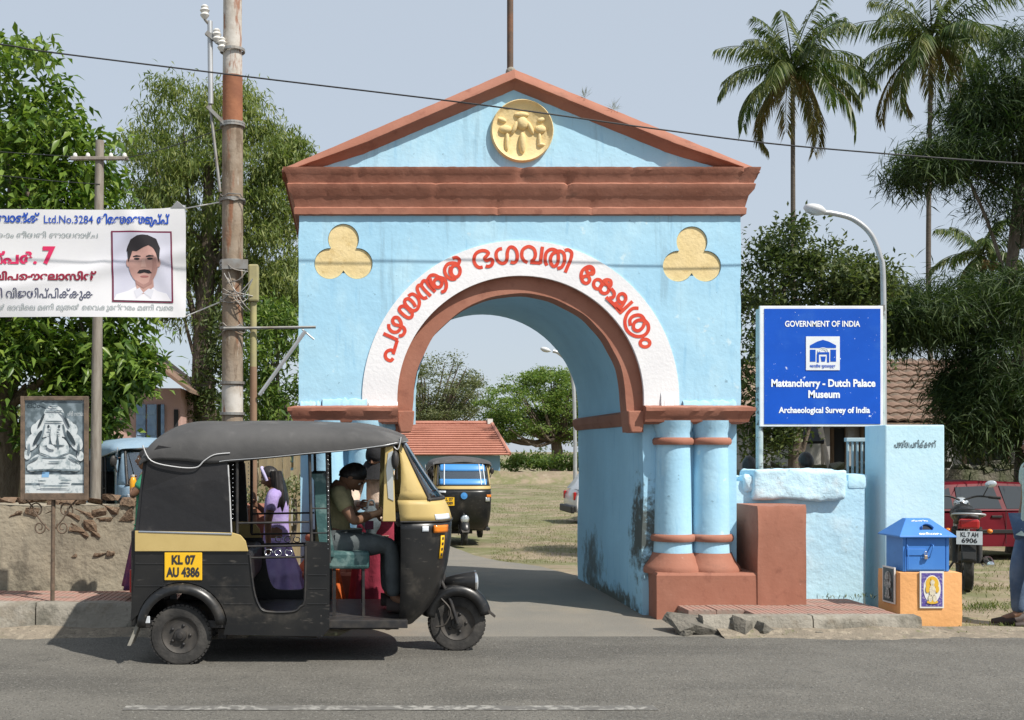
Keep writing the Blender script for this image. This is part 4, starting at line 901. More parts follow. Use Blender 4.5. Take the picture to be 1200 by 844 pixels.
for j in range(31):
    row = []
    for i in range(71):
        px_ = -150 + 367.5 * i / 70; e = 1 - .0 * i
        py_ = 246 + (127 - 1.0) * j / 30 + (-6 * ((i / 70) ** 14) * (1 - j / 30)) + (1.5 if px_ > 100 else 0) * 0
        row.append(bwarp(at(px_, py_, BN)))
    rows.append(row)
sheet = MB().grid(rows).build('sheet', M_ban, bn, local=False, smooth=80)
M_tb = mat('ink_blue', (.012, .07, .42), .7); M_tr = mat('ink_red', (.62, .025, .11), .7); M_tm = mat('ink_maroon', (.25, .008, .035), .7); M_tg = mat('ink_grey', (.30, .34, .35), .7); M_tn = mat('ink_navy', (.055, .06, .12), .7)
def bt(body, pxr, py, size, m, width, bold=.25): return front_text(body, pxr - width / 2, py, BN, size, m, sheet, width, bold, off=.006, warp=bwarp)
bt('ി.ബാങ്ക്', 48, 257, 13, M_tb, 60, .45); bt('Ltd.No.3284', 109, 258, 13, M_tb, 57, .1); bt('തിരഞെഞടുപ്പ്', 198, 258, 13.5, M_tb, 85, .5)
bt('൧൦-ാം തീയതി ഞായറാഴ്ച', 115, 276, 8.5, M_tg, 125, .05); bt('നമ്പർ.', 44, 304, 17, M_tr, 75, .7); bt('7', 64.5, 300.5, 27, M_tr, 15, 1.2)
bt('േജാലിപൌേലാസിന്', 113, 325, 12, M_tm, 150, .45); bt('ആക്കി വിജയിപ്പിക്കുക', 110, 345.5, 13.5, M_tn, 150, .1); tiny = bt('സ്കൂളിൽ രാവിെല മണി മുതൽ ൈവകുേന്നരം മണി വെര', 203, 361, 8.5, M_tg, 235, .03); tiny['kind'] = 'stuff'
def bflat(pts, off, name):
    me = flat2d([pts], 0.0, lambda u, v, w: Vector((u, v, 0)), name); bm = bmesh.new(); bm.from_mesh(me)
    bmesh.ops.triangulate(bm, faces=bm.faces)
    for _ in range(6):
        long_ = [e for e in bm.edges if e.calc_length() > 4.0]
        if not long_: break
        bmesh.ops.subdivide_edges(bm, edges=long_, cuts=1); bmesh.ops.triangulate(bm, faces=bm.faces)
    for q in bm.verts: q.co = bwarp(Vector((wx(q.co.x, BN), BN - off, wz(-q.co.y, BN))))
    bm.to_mesh(me); bm.free(); return me
def bpoly(pts, m, off, name): return link(name, bflat(pts, off, name), m, port, local=False)
MB_p = bflat([(130, -270.5), (201, -271), (203, -355), (132, -354)], .006, 'portrait')
port = link('portrait', MB_p, mat('portrait_border', (.16, .02, .055), .7), bn, local=False)
def ell(cx, cy, rx, ry, n=24, a0=0, a1=360): return [(cx + rx * math.cos(R(a0 + (a1 - a0) * k / n)), -(cy - ry * math.sin(R(a0 + (a1 - a0) * k / n)))) for k in range(n)]
SK = mat('portrait_skin', (.50, .30, .26), .7, var=(.42, .24, .21), vscale=8); DK = mat('portrait_dark', (.02, .017, .02), .7)
bpoly([(132, -272.5), (199.2, -273), (201, -353), (134, -352)], mat('portrait_ground', (.50, .50, .60), .7, var=(.58, .58, .66), vscale=2), .009, 'backdrop')
bpoly([(134, -352), (137, -345), (150, -341), (159, -336), (178, -336), (184, -341), (195, -344), (200.5, -353)], mat('portrait_shirt', (.70, .69, .73), .7), .0115, 'shirt')
bpoly([(157, -322), (179, -322), (180, -336), (172, -343), (166, -345), (160, -338)], SK, .0125, 'neck')
bpoly(ell(167.5, 297, 19.5, 22, 24, 0, 180) + [(148, -300), (187, -300)][::-1], DK, .0125, 'hair')
bpoly(ell(168, 309, 17.2, 24), SK, .014, 'face')
bpoly(ell(150.5, 308, 2.4, 5), SK, .0135, 'ear'); bpoly(ell(185.8, 308, 2.4, 5), SK, .0135, 'ear')
bpoly([(150.5, -308), (149, -291), (153, -281), (161, -276), (173, -275.5), (183, -280), (187.5, -291), (186.5, -308), (184.5, -301), (182, -292), (174, -287.5), (168, -290), (160, -294.5), (155, -294), (153, -301)], DK, .0155, 'hair')
bpoly([(178, -297), (183, -302), (184, -315), (180, -326), (174, -331), (177, -320), (179, -310)], mat('portrait_shade', (.36, .20, .175), .7), .0148, 'cheek'); bpoly([(159, -328), (168, -334), (178, -328), (178, -332), (168, -338), (160, -333)], mat('portrait_shade', (.36, .2, .175), .7), .0152, 'neck_shade'); bpoly([(163.5, -337), (168, -343), (160, -350), (157, -341)], mat('portrait_collar', (.6, .6, .66), .7), .0135, 'collar'); bpoly([(174, -338), (168, -343), (177, -350), (180, -340)], mat('portrait_collar', (.6, .6, .66), .7), .0135, 'collar')
bpoly([(160.5, -320), (163, -316.5), (169, -315.5), (175, -316.5), (178, -320), (174, -320.5), (169, -319.2), (164, -320.5)], DK, .0155, 'moustache')
for cx in (160.5, 176): bpoly(ell(cx, 303.5, 3.4, 1.3), DK, .0155, 'eye'); bpoly([(cx - 5, -300.5), (cx - 1, -299), (cx + 4.5, -300), (cx + 4.5, -301), (cx - 4, -301.6)], DK, .0155, 'eyebrow')
bpoly([(167, -304), (170, -304), (171.5, -313), (165, -313)], mat('portrait_nose', (.56, .36, .31), .7), .0152, 'nose'); bpoly(ell(169, 324, 5, 1.3), mat('portrait_lip', (.33, .13, .12), .7), .0152, 'mouth')
for a, b in (((217, 244), (264, 236)), ((217.5, 371), (263, 352))): MB().tube([bwarp(at(*a, BN)), Vector((wx(b[0], UD), UD, wz(b[1], UD)))], .006, 5).build('tie_rope', M_porc, bn, local=False)
MB().add([bwarp(at(200, 243, BN)), bwarp(at(217, 243, BN)), bwarp(at(208, 236, BN)) + Vector((0, -.03, 0))], [(0, 1, 2)]).build('folded_corner', M_ban, bn, local=False).modifiers.new('s', 'SOLIDIFY').thickness = .006
# ---------------------------------------------------------------- plank fence and pink house further back
FDI = 17.5
fe = thing('plank_fence', (wx(180, FDI), FDI, ground_z(0, FDI)), 'weathered yellowish plank fence behind the low stone wall', 'fence')
M_plank = mat('plank', (.34, .27, .16), .9, var=(.25, .20, .13), vscale=4, stretch=(5, 5, .4), stains=[((.42, .37, .27), 5, .55, .7, .6, (5, 5, .5))], bump=.004)
PLK = [MB().box(-.062 - .004 * k, .062, -.012, .012, 0, 1.95 + .05 * k).mesh('plank') for k in range(4)]
for m_ in PLK: m_.materials.append(M_plank)
px = -40
while px < 372:
    o = link('plank', random.choice(PLK), None, fe); o.matrix_parent_inverse = Matrix.Translation(-fe.location)
    o.location = (wx(px, FDI), FDI + random.uniform(-.01, .01), -.3 + random.uniform(-.04, .04)); o.rotation_euler = (0, random.uniform(-.015, .015), random.uniform(-.04, .04)); px += 10.2
for z in (.3, 1.3): MB().box(wx(-44, FDI), wx(376, FDI), FDI + .015, FDI + .06, z, z + .08).build('rail', M_plank, fe, local=False)
M_pink = mat('pink_wall', (.55, .36, .31), .9, var=(.48, .31, .27), vscale=1.5, stains=[((.30, .2, .17), 2, .55, .7, .5)], bump=.004); M_bshut = mat('blue_shutter', (.22, .33, .50), .6, var=(.28, .40, .55), vscale=5)
KD = 22.0
ph = thing('pink_house', (wx(190, KD), KD + 2, -.22), 'pink house with blue shutters and tiled roof beyond the big-leaved tree', 'house')
MB().box(wx(60, KD), wx(212, KD), KD, KD + 4, -.3, wz(455, KD)).build('wall', M_pink, ph, local=False)
for a, b in ((160, 171), (173, 184), (189, 193)):
    w_ = MB().box(wx(a, KD), wx(b, KD), KD - .06, KD - .01, wz(527, KD), wz(474, KD)).build('shutter', M_bshut, ph, local=False, bevel=.01)
    for k in range(4): MB().box(wx(a, KD) + .03, wx(b, KD) - .03, KD - .075, KD - .055, wz(522 - k * 12, KD), wz(522 - k * 12, KD) + .10).build('slat', M_bshut, w_, local=False)
MB().box(wx(185, KD), wx(188.5, KD), KD - .03, KD, wz(527, KD), wz(474, KD)).build('window', M_dark, ph, local=False); MB().box(wx(204, KD), wx(209, KD), KD - .03, KD, wz(530, KD), wz(480, KD)).build('window', M_dark, ph, local=False)
MB().prism([(wx(40, KD), wz(430, KD)), (wx(150, KD), wz(398, KD)), (wx(228, KD), wz(458, KD)), (wx(228, KD), wz(462, KD)), (wx(150, KD), wz(404, KD)), (wx(40, KD), wz(436, KD))], KD - .7, KD + 4.5).build('roof', M_rtile, ph, local=False)
# ---------------------------------------------------------------- tiled house beyond the field
M_red_roof = mat('red_roof_tile', (.38, .165, .115), .85, var=(.44, .20, .145), vscale=.5, stains=[((.25, .09, .06), 1.2, .52, .68, .6, (.5, 1, 3))], bump=.05, bscale=6)  # red paled a little: distance haze put into the tile colour
M_bwall = mat('far_blue_wall', (.20, .36, .50), .9)
QD = 62.0
fh = thing('roofed_hall', (wx(500, QD), QD + 4, -.22), 'long blue-walled hall with red tiled roof seen through the arch', 'building')
MB().box(wx(330, QD), wx(586, QD), QD, QD + 8, -.5, wz(534, QD)).build('wall', M_bwall, fh, local=False)
e0, r0 = wz(533, QD - .8), wz(497, QD + 4)
vs = [(wx(310, QD - .8), QD - .8, e0), (wx(597, QD - .8), QD - .8, e0), (wx(597, QD - .8), QD + 9, e0), (wx(310, QD - .8), QD + 9, e0), (wx(320, QD + 4), QD + 4, r0), (wx(576, QD + 4), QD + 4, r0)]
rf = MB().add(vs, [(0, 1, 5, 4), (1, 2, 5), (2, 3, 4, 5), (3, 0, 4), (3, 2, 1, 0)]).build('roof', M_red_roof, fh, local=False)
mb = MB()
for k in range(14):
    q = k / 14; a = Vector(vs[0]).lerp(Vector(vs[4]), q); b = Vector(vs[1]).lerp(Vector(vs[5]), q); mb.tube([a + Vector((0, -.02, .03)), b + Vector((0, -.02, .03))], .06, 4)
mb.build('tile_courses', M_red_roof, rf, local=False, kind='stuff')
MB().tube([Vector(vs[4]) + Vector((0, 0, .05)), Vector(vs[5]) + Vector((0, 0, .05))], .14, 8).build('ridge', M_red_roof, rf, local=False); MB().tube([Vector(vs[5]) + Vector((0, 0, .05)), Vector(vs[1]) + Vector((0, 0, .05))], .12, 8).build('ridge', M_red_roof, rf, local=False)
MB().box(wx(571, QD + 4), wx(577, QD + 4), QD + 3.8, QD + 4.2, r0, wz(491, QD + 4)).build('chimney', M_porc, rf, local=False)
# ================================================================== auto rickshaws  (local: x forward, z up, near side -y)
RD = 8.72; RN = 8.10
def lx(px): return wx(px, RN)
def lz(py): return wz(py, RN)
def lxc(px): return wx(px, RD)
def lzc(py): return wz(py, RD)
M_blk = mat('rickshaw_black', (.009, .0095, .0105), .34, var=(.017, .0165, .016), vscale=3, stains=[((.085, .075, .062), 3.5, .52, .72, .6), ((.14, .125, .105), 26, .66, .72, .7), ((.10, .09, .078), 9, .60, .72, .6, (1, 1, 4))], spec=.5, big=.004, bigscale=3)
M_ylw = mat('rickshaw_yellow', (.52, .39, .155), .5, var=(.46, .34, .13), vscale=4, stains=[((.30, .22, .10), 9, .63, .75, .6)])
M_vin = mat('black_vinyl', (.016, .016, .018), .55, var=(.026, .025, .026), vscale=2.5, stains=[((.085, .08, .075), 5, .58, .74, .5), ((.13, .125, .12), 22, .70, .76, .5)], bump=.004, bscale=9, big=.012, bigscale=2.5)
M_vin_top = mat('faded_vinyl', (.082, .080, .079), .7, var=(.058, .057, .057), vscale=2.5, stains=[((.17, .165, .16), 3, .52, .7, .5)], bump=.003, bscale=14, big=.02, bigscale=2.2)
M_vin_blue = mat('blue_canvas', (.20, .30, .40), .75, var=(.26, .36, .45), vscale=3, bump=.004, bscale=14)
M_pipe_w = mat('white_piping', (.52, .52, .52), .5); M_rub = mat('tyre_rubber', (.030, .029, .028), .9, var=(.075, .07, .064), vscale=8, bump=.004, bscale=50); M_rim = mat('wheel_rim', (.05, .047, .044), .65, metal=.3, var=(.09, .08, .07), vscale=9)
M_chrome = mat('chrome', (.7, .7, .7), .15, metal=1.0); M_iron = mat('black_iron', (.022, .022, .024), .5, var=(.05, .045, .04), vscale=12); M_glassd = glass('windscreen_glass', (.52, .58, .60), .74)
M_seat = mat('green_seat_vinyl', (.045, .105, .105), .45, var=(.14, .22, .21), vscale=9, vlo=.48, vhi=.6, bump=.006, bscale=16); M_plate = mat('plate_yellow', (.80, .47, .02), .45); M_amber = mat('amber_lens', (.72, .20, .015), .25, coat=.5); M_rlens = mat('red_lens', (.38, .015, .015), .25, coat=.5); M_hl = mat('headlight_glass', (.62, .66, .68), .12, metal=.55)
M_bfilm = mat('blue_film', (.07, .27, .62), .35); M_sticker = mat('white_sticker', (.62, .66, .70), .5); M_ysticker = mat('yellow_sticker', (.80, .45, .015), .5); M_flap = mat('mud_flap', (.27, .255, .22), .85, var=(.2, .19, .16), vscale=8)
WR = .222
def wheel_mesh(r=WR, w=.11):
    t = MB(); p = [(r * .62, -w * .42), (r * .80, -w * .52), (r * .94, -w * .46), (r, -w * .25), (r * 1.004, 0), (r, w * .25), (r * .94, w * .46), (r * .80, w * .52), (r * .62, w * .42)]
    t.lathe(p, (0, 0, 0), 40, 'Y')
    for k in range(40):                                   # tread blocks
        a = 2 * math.pi * (k + .5) / 40
        Mx = Matrix.Rotation(a, 4, 'Y')
        for s in (-1, 1): t.box(r * .945, r * 1.012, s * w * .2 - w * .20, s * w * .2 + w * .20, -.011, .011, M=Mx)
    rim = MB().lathe([(r * .64, -w * .36), (r * .60, -w * .40), (r * .56, -w * .30), (r * .40, -w * .22), (r * .26, -w * .30), (r * .14, -w * .34), (0, -w * .34)], (0, 0, 0), 32, 'Y')
    rim.lathe([(r * .64, w * .36), (r * .56, w * .30), (r * .40, w * .22), (0, w * .2)], (0, 0, 0), 32, 'Y')
    hub = MB().lathe([(r * .22, -w * .33), (r * .20, -w * .46), (r * .11, -w * .50), (r * .10, -w * .58), (0, -w * .60)], (0, 0, 0), 20, 'Y')
    for k in range(5):
        a = 2 * math.pi * k / 5; hub.ball((r * .32 * math.cos(a), -w * .30, r * .32 * math.sin(a)), .013, 8, 6)
    return t.mesh('tyre', 40), rim.mesh('rim', 40), hub.mesh('hub', 40)
WM = wheel_mesh()
for m_, k_ in zip(WM, (M_rub, M_rim, M_iron)): m_.materials.append(k_)
def rickshaw(loc, rotz, label, group, canopy=None, variant=0, detail=True):
    t = thing('auto_rickshaw', loc, label, 'rickshaw', rotz, group)
    roofm, sidem = canopy or (M_vin_top, M_vin)
    W = .62
    def P(mb, name, m, smooth=None, bevel=0, parent=None, kind=None): return mb.build(name, m, parent or t, smooth=smooth, bevel=bevel, kind=kind)
    def wheel(x, y, r=WR):
        ty = link('wheel', WM[0], None, t); ty.location = (x, y, WR - .003)
        link('rim', WM[1], None, ty); link('hub', WM[2], None, ty)
    xr = lx(211); xf = lxc(535)
    for s in (-1, 1): wheel(xr, s * (W - .055))
    wheel(xf, 0)
    # side panels with ribs
    ax, az = lx(213), lz(736)
    arch = [(ax + .335 * math.cos(R(a)), az + .335 * math.sin(R(a))) for a in range(10, 172, 9)]
    side = [(lx(158), lz(646)), (lx(158), lz(668)), (lx(154.5), lz(700)), (lx(153), lz(728))] + arch[::-1] + [(lx(262), lz(744)), (lx(378), lz(746)), (lx(386), lz(737)), (lx(386.5), lz(636)), (lx(358), lz(634)), (lx(357), lz(702)), (lx(352), lz(711)), (lx(343), lz(717)), (lx(314), lz(717)), (lx(304), lz(711)), (lx(297), lz(690)), (lx(292), lz(646))]
    for s in (-1, 1):
        P_ = link('side_panel', flat2d([side], .008, lambda u, v, w, s=s: Vector((u, s * (W - .008) + w, v)), 'side_panel'), M_blk, t)
        lip = [(lx(358), lz(640)), (lx(357), lz(702)), (lx(352), lz(711)), (lx(343), lz(717)), (lx(314), lz(717)), (lx(304), lz(711)), (lx(297), lz(690)), (lx(292.5), lz(650))]
        P(MB().tube([(a, s * W, b) for a, b in smooth_line([Vector((*p,)) for p in lip], 3)], .010, 6), 'opening_trim', M_iron, 60, parent=P_)
        for py, x0_, x1_ in ((661, 159, 291), (687, 158, 194), (687, 246, 293), (708, 262, 296), (690, 361, 383), (708, 360, 383), (674, 361, 383)):
            P(MB().box(lx(x0_), lx(x1_), s * W - .004, s * W + .004, lz(py) - .005, lz(py) + .005), 'rib', M_blk, bevel=.003, parent=P_)
        # yellow waist band
        bandp = [(lx(158.5), lz(646)), (lx(158.5), lz(622)), (lx(272), lz(624)), (lx(282), lz(627)), (lx(288), lz(634)), (lx(291), lz(646))]
        P(MB().prism(bandp, s * (W + .004) - .012, s * (W + .004) + .004), 'waist_band', M_ylw, bevel=.003)
        P(MB().lathe([(.0, 0), (.03, 0), (.036, .004), (.036, .010), (.028, .012)], (lx(201), s * (W + .014), lz(633.5)), 20, 'Y'), 'fuel_cap', M_ylw, 50)
        # rear fender
        rows = []
        for a in range(6, 186, 9):
            r1 = .33; c, s_ = math.cos(R(a)), math.sin(R(a)); rows.append([(ax + (r1 - .03) * c, s * (W - .02), az + (r1 - .03) * s_), (ax + r1 * c, s * (W + .015), az + r1 * s_), (ax + (r1 - .02) * c, s * (W + .055), az + (r1 - .02) * s_), (ax + (r1 - .07) * c, s * (W + .065), az + (r1 - .07) * s_)])
        o = P(MB().grid(rows), 'rear_fender', M_blk, 60); o.modifiers.new('s', 'SOLIDIFY').thickness = .008
        # rear vinyl quarter
        q = [(lx(163), lz(622)), (lx(167), lz(575)), (lx(174), lz(535)), (lx(186), lz(522)), (lx(266), lz(535)), (lx(269), lz(560)), (lx(271.5), lz(624))]
        vq = link('quarter_curtain', flat2d([q], .006, lambda u, v, w, s=s: Vector((u, s * (W + .004 + .014 * math.sin((u + v) * 5)) + w, v)), 'quarter_curtain'), sidem, t)
        P(MB().tube([(lx(267.5), s * (W + .014), lz(545)), (lx(269.5), s * (W + .014), lz(580)), (lx(271.5), s * (W + .014), lz(624))], .006, 6), 'piping', M_pipe_w, 60, parent=vq)
        P(MB().tube([(lx(163), s * (W + .014), lz(623)), (lx(272), s * (W + .016), lz(626))], .008, 6), 'piping', M_chrome, 60, parent=vq)
        hem = [(lx(168), lz(522)), (lx(178), lz(540)), (lx(205), lz(547)), (lx(230), lz(548)), (lx(240), lz(540)), (lx(252), lz(533)), (lx(270), lz(531))]
        P(MB().tube([(p.x, s * (W + .028), p.y) for p in smooth_line([Vector((*p,)) for p in hem], 5)], .005, 6), 'piping', M_pipe_w, 60, parent=vq)
        # tail lamp, bumperette, mud flap
        P(MB().box(lx(160), lx(168), s * (W + .006), s * (W + .014), lz(634), lz(624)), 'side_reflector', M_rlens, bevel=.003)
        P(MB().box(lx(150), lx(154), s * (W - .14), s * (W - .05), lz(696), lz(668)), 'tail_lamp', M_rlens, bevel=.01)
        P(MB().add([(lx(163), s * (W - .12), lz(724)), (lx(163), s * (W + .01), lz(724)), (lx(150), s * (W + .03), lz(756)), (lx(150), s * (W - .14), lz(756)), (lx(167), s * (W - .12), lz(724)), (lx(167), s * (W + .01), lz(724)), (lx(154), s * (W + .03), lz(756)), (lx(154), s * (W - .14), lz(756))], [(0, 1, 2, 3), (7, 6, 5, 4), (0, 4, 5, 1), (1, 5, 6, 2), (2, 6, 7, 3), (3, 7, 4, 0)]), 'mud_flap', M_flap)
        P(MB().box(lx(166), lx(176), s * (W + .004), s * (W + .02), lz(730), lz(722)), 'side_marker', M_sticker, bevel=.003)
        # hoop posts and bars
        for px_ in (277.5, 365.5, 386):
            P(MB().tube([(lx(px_ - 3 if px_ > 300 else px_), s * (W - .02), lz(528)), (lx(px_), s * (W - .02), lz(640 if px_ < 300 else 660))], .012, 8), 'post', M_iron, 60)
        if s < 0 or detail:
            for py in (613.5, 641, 654.5): P(MB().tube([(lx(277), s * (W - .02), lz(py)), (lx(362), s * (W - .02), lz(py - 1.5))], .008, 8), 'guard_bar', M_iron, 60)
            for k in range(3):
                c = lx(314 + k * 12.5); pts = [(c + .035 * (1 - q * .5) * math.cos(q * 6.5 + k), s * (W - .02), lz(648) + .028 * (1 - q * .4) * math.sin(q * 6.5 + k)) for q in [i / 14 for i in range(15)]]
                P(MB().tube(pts, .005, 6), 'scroll', M_chrome, 60)
            for py in (596, 625): P(MB().tube([(lx(364), s * (W - .02), lz(py)), (lx(386), s * (W - .02), lz(py))], .006, 6), 'guard_bar', M_iron, 60)
            if detail:
                for i in range(22): P(MB().ball((lx(384.5 - (i < 0)), s * (W - .004), lz(534 + i * 5.2)), .0055, 6, 4), 'bead', M_chrome, 60)
                for i in range(14): P(MB().ball((lx(273), s * (W + .006), lz(540 + i * 5.2)), .005, 6, 4), 'bead', M_chrome, 60)
        # roof rail
        P(MB().tube([(lx(262), s * (W - .01), lz(540)), (lx(380), s * (W - .01), lz(529)), (lx(458), s * (W - .05), lz(518))], .014, 8), 'roof_rail', M_iron, 60)
        # A pillar, yellow
    # chassis, floor, back
    P(MB().box(lx(160), lx(478), -W + .03, W - .03, lz(737), lz(728)), 'floor', M_iron, bevel=.004)
    P(MB().box(lx(170), lx(470), -.22, .22, lz(748), lz(738)), 'chassis', M_iron)
    P(MB().box(lx(252), lx(262), -.45, .45, .17, .24), 'axle', M_iron)
    P(MB().tube([(lx(300), -.3, .22), (lx(370), -.32, .2)], .05, 12), 'silencer', M_rim, 60)
    P(MB().box(lx(153), lx(160), -W + .016, W - .016, lz(735), lz(622)), 'tail_panel', M_blk, bevel=.01)
    P(MB().add([(lx(158), -W, lz(622)), (lx(158), W, lz(622)), (lx(168), W - .02, lz(535)), (lx(168), -W + .02, lz(535)), (lx(163), -W, lz(622)), (lx(163), W, lz(622)), (lx(173), W - .02, lz(535)), (lx(173), -W + .02, lz(535))], [(0, 1, 2, 3), (7, 6, 5, 4), (0, 4, 5, 1), (1, 5, 6, 2), (2, 6, 7, 3), (3, 7, 4, 0)]), 'back_curtain', sidem)
    # passenger bench, driver seat
    P(MB().box(lx(178), lx(292), -W + .04, W - .04, lz(690), lz(650)), 'bench_seat', M_vin, bevel=.04)
    P(MB().box(lx(172), lx(196), -W + .04, W - .04, lz(650), lz(565)), 'bench_back', M_vin, bevel=.04)
    st = P(MB().box(lx(379), lx(434), -.40, .40, lz(671), lz(650)), 'driver_seat', M_seat, bevel=.022)
    P(MB().box(lx(389), lx(393), -.38, -.34, lz(730), lz(668)), 'leg', M_iron, parent=st); P(MB().box(lx(425), lx(428), -.38, -.35, lz(730), lz(668)), 'leg', M_iron, parent=st); P(MB().box(lx(425), lx(428), .35, .38, lz(730), lz(668)), 'leg', M_iron, parent=st)
    rows = []
    for i in range(13):
        q = i / 12; xx = lx(371 + 11 * (1 - q)) ; zz = lz(655) + (lz(556) - lz(655)) * q
        if q > .9: xx -= .03 * (q - .9) / .1
        rows.append([(xx - .045 * math.cos(a) * (.55 + .45 * math.sin(math.pi * min(1, q * 1.0 + .12))), .46 * math.sin(a) ** 1 if False else (-.46 + .92 * k / 12), zz + .012 * math.sin(k * 2.6)) for k, a in enumerate([math.pi * j / 12 * 0 for j in range(13)])])
    front_rows = [[(x + .09 + .012 * math.sin(k * 2.6), y, z) for k, (x, y, z) in enumerate(r)] for r in rows]
    mb = MB().grid(rows).grid(front_rows); mb.grid([rows[0], front_rows[0]]).grid([rows[-1], front_rows[-1]]); mb.grid([[r[0] for r in rows], [r[0] for r in front_rows]]).grid([[r[-1] for r in rows], [r[-1] for r in front_rows]])
    bk = P(mb, 'driver_backrest', M_seat, 50)
    # ---- canopy roof
    stx = [(-1.545, 1.46, 1.52), (-1.50, 1.50, 1.62), (-1.42, 1.515, 1.70), (-1.33, 1.505, 1.745), (-1.20, 1.49, 1.775), (-1.05, 1.475, 1.785), (-.95, 1.485, 1.78), (-.87, 1.495, 1.785), (-.6, 1.515, 1.79), (-.3, 1.545, 1.785), (-.05, 1.565, 1.772), (.12, 1.585, 1.755), (.26, 1.605, 1.735), (.36, 1.625, 1.71), (.43, 1.632, 1.675)]
    rows = []
    for i, (x, h, z) in enumerate(stx):
        wv = W + .022 - (.05 if x > .3 else 0) - (.03 if x < -1.5 else 0); bow = .022 * max(math.exp(-((x - c_) / .06) ** 2) for c_ in (-1.2, -.5, .1)) - .012
        prof = [(-wv, h), (-wv - .006, h + (z - h) * .35), (-wv + .03, h + (z - h) * .68), (-wv + .14, h + (z - h) * .90), (-wv + .32, z + .0), (0, z + .035)]
        prof += [(-a, b) for a, b in prof[-2::-1]]
        rows.append([(x + .012 * mnoise.noise(Vector((a * 3, i, 0))), a, b + bow * .5 + .016 * mnoise.noise(Vector((x * 4, a * 4, 3)))) for a, b in prof])
    cn = P(MB().grid(rows), 'canopy', roofm, 70)
    sd = cn.modifiers.new('sub', 'SUBSURF'); sd.levels = sd.render_levels = 2; cn.modifiers.new('s', 'SOLIDIFY').thickness = .012
    for s in (-1, 1):
        hemline = [(x, s * (W + .026 - (.05 if x > .3 else 0) - (.03 if x < -1.5 else 0)), h + .004) for x, h, z in stx[6:]]
        P(MB().tube(smooth_line([Vector(p) for p in hemline], 4), .0035, 6), 'hem_piping', M_galv, 60, parent=cn)
    P(MB().tube(smooth_line([Vector((lx(457), -W + .03, lz(517))), Vector((lx(466), -W + .02, lz(527))), Vector((lx(470), -W + .02, lz(512)))], 5), .005, 6), 'tie_cord', M_pipe_w, 60, parent=cn)
    # ---- front shell
    secs = [(.27, .36, .50, .46), (.36, .365, .60, .54), (.50, .37, .69, .58), (.70, .372, .755, .60), (.90, .372, .785, .605), (1.045, .37, .788, .605), (1.05, .37, .788, .605), (1.13, .36, .765, .60), (1.205, .35, .725, .595), (1.40, .315, .59, .58), (1.66, .275, .42, .555)]
    def sec(z):
        for a, b in zip(secs, secs[1:]):
            if a[0] <= z <= b[0]:
                q = (z - a[0]) / max(1e-6, b[0] - a[0]); return [a[i] + (b[i] - a[i]) * q for i in range(1, 4)]
        return list(secs[-1][1:])
    def sp(z, a, out=0.0):
        xa, xf_, w = sec(z); c, s_ = math.cos(R(a)), math.sin(R(a)); e = .62
        return Vector((xa + (xf_ - xa + out) * abs(c) ** e, math.copysign(abs(s_) ** .7, s_) * (w + out), z))
    AN = [-90 + 180 * k / 36 for k in range(37)]
    def band_(z0, z1, n, name, m, a0=-90, a1=90, out=0.0, thick=.012):
        rows = [[sp(z0 + (z1 - z0) * i / n, a, out) for a in AN if a0 - 1e-6 <= a <= a1 + 1e-6] for i in range(n + 1)]
        o = P(MB().grid(rows), name, m, 60); o.modifiers.new('s', 'SOLIDIFY').thickness = thick; return o
    zc = 1.125 if variant else 1.045
    band_(.27, zc, 14, 'front_shell', M_blk); band_(zc + .005, 1.205, 4, 'cowl', M_ylw, out=.002)
    P(MB().tube([sp(zc + .003, a, .004) for a in AN], .006, 6), 'trim_strip', M_iron, 60)
    band_(1.215, 1.645, 6, 'windscreen', M_glassd, -60, 60, 0, .004)
    for s in (-1, 1):
        P(MB().tube([sp(z, s * 61, .0) for z in (1.2, 1.3, 1.4, 1.5, 1.6, 1.66)], .016, 8), 'screen_frame', M_iron, 60)
        rows = [[sp(z, s * a, .001) for a in (64, 70, 78, 84, 90)] for z in (1.2, 1.3, 1.45, 1.55, 1.65)]
        rows = []
        for z in (1.2, 1.26, 1.34, 1.45, 1.55, 1.65): rows.append([sp(z, s * a, .001) for a in [62 + ({1.2: 28, 1.26: 27, 1.34: 25, 1.45: 21, 1.55: 16, 1.65: 12}[z]) * q / 4 for q in range(5)]])
        o = P(MB().grid(rows), 'pillar_panel', M_ylw, 60); o.modifiers.new('s', 'SOLIDIFY').thickness = .010
        xa = sec(1.4)[0]
        # quarter light and door post behind it
        P(MB().prism([(xa - .075, 1.05), (xa + .02, 1.05), (xa + .0, 1.63), (xa - .055, 1.63)], s * .585 - .012, s * .585 + .012), 'door_post', M_ylw, bevel=.004)
        P(MB().prism([(xa - .035, 1.22), (xa + .005, 1.20), (xa + .0, 1.57), (xa - .035, 1.55), (xa - .05, 1.42)], s * .60 - .003, s * .60 + .003), 'quarter_glass', M_hl, bevel=.002)
        mr = P(MB().ball((xa + .015, s * .64, 1.50), (.028, .045, .07), 14, 8), 'mirror', M_iron, 80); P(MB().tube([(xa + .03, s * .60, 1.36), (xa + .025, s * .63, 1.45)], .008, 6), 'stalk', M_iron, parent=mr)
    P(MB().tube([sp(1.65, a, .0) for a in AN if abs(a) < 80], .018, 8), 'screen_header', M_iron, 60); P(MB().tube([sp(1.21, a, .003) for a in AN if abs(a) < 66], .012, 8), 'screen_seal', M_iron, 60)
    # lamps and marks on the shell
    def patch(z0, z1, a0, a1, name, m, out=.012, sol=.010, bev=.003):
        rows = [[sp(z0 + (z1 - z0) * i / 3, a0 + (a1 - a0) * k / 5, out) for k in range(6)] for i in range(4)]
        o = P(MB().grid(rows), name, m, 60); o.modifiers.new('s', 'SOLIDIFY').thickness = sol; return o
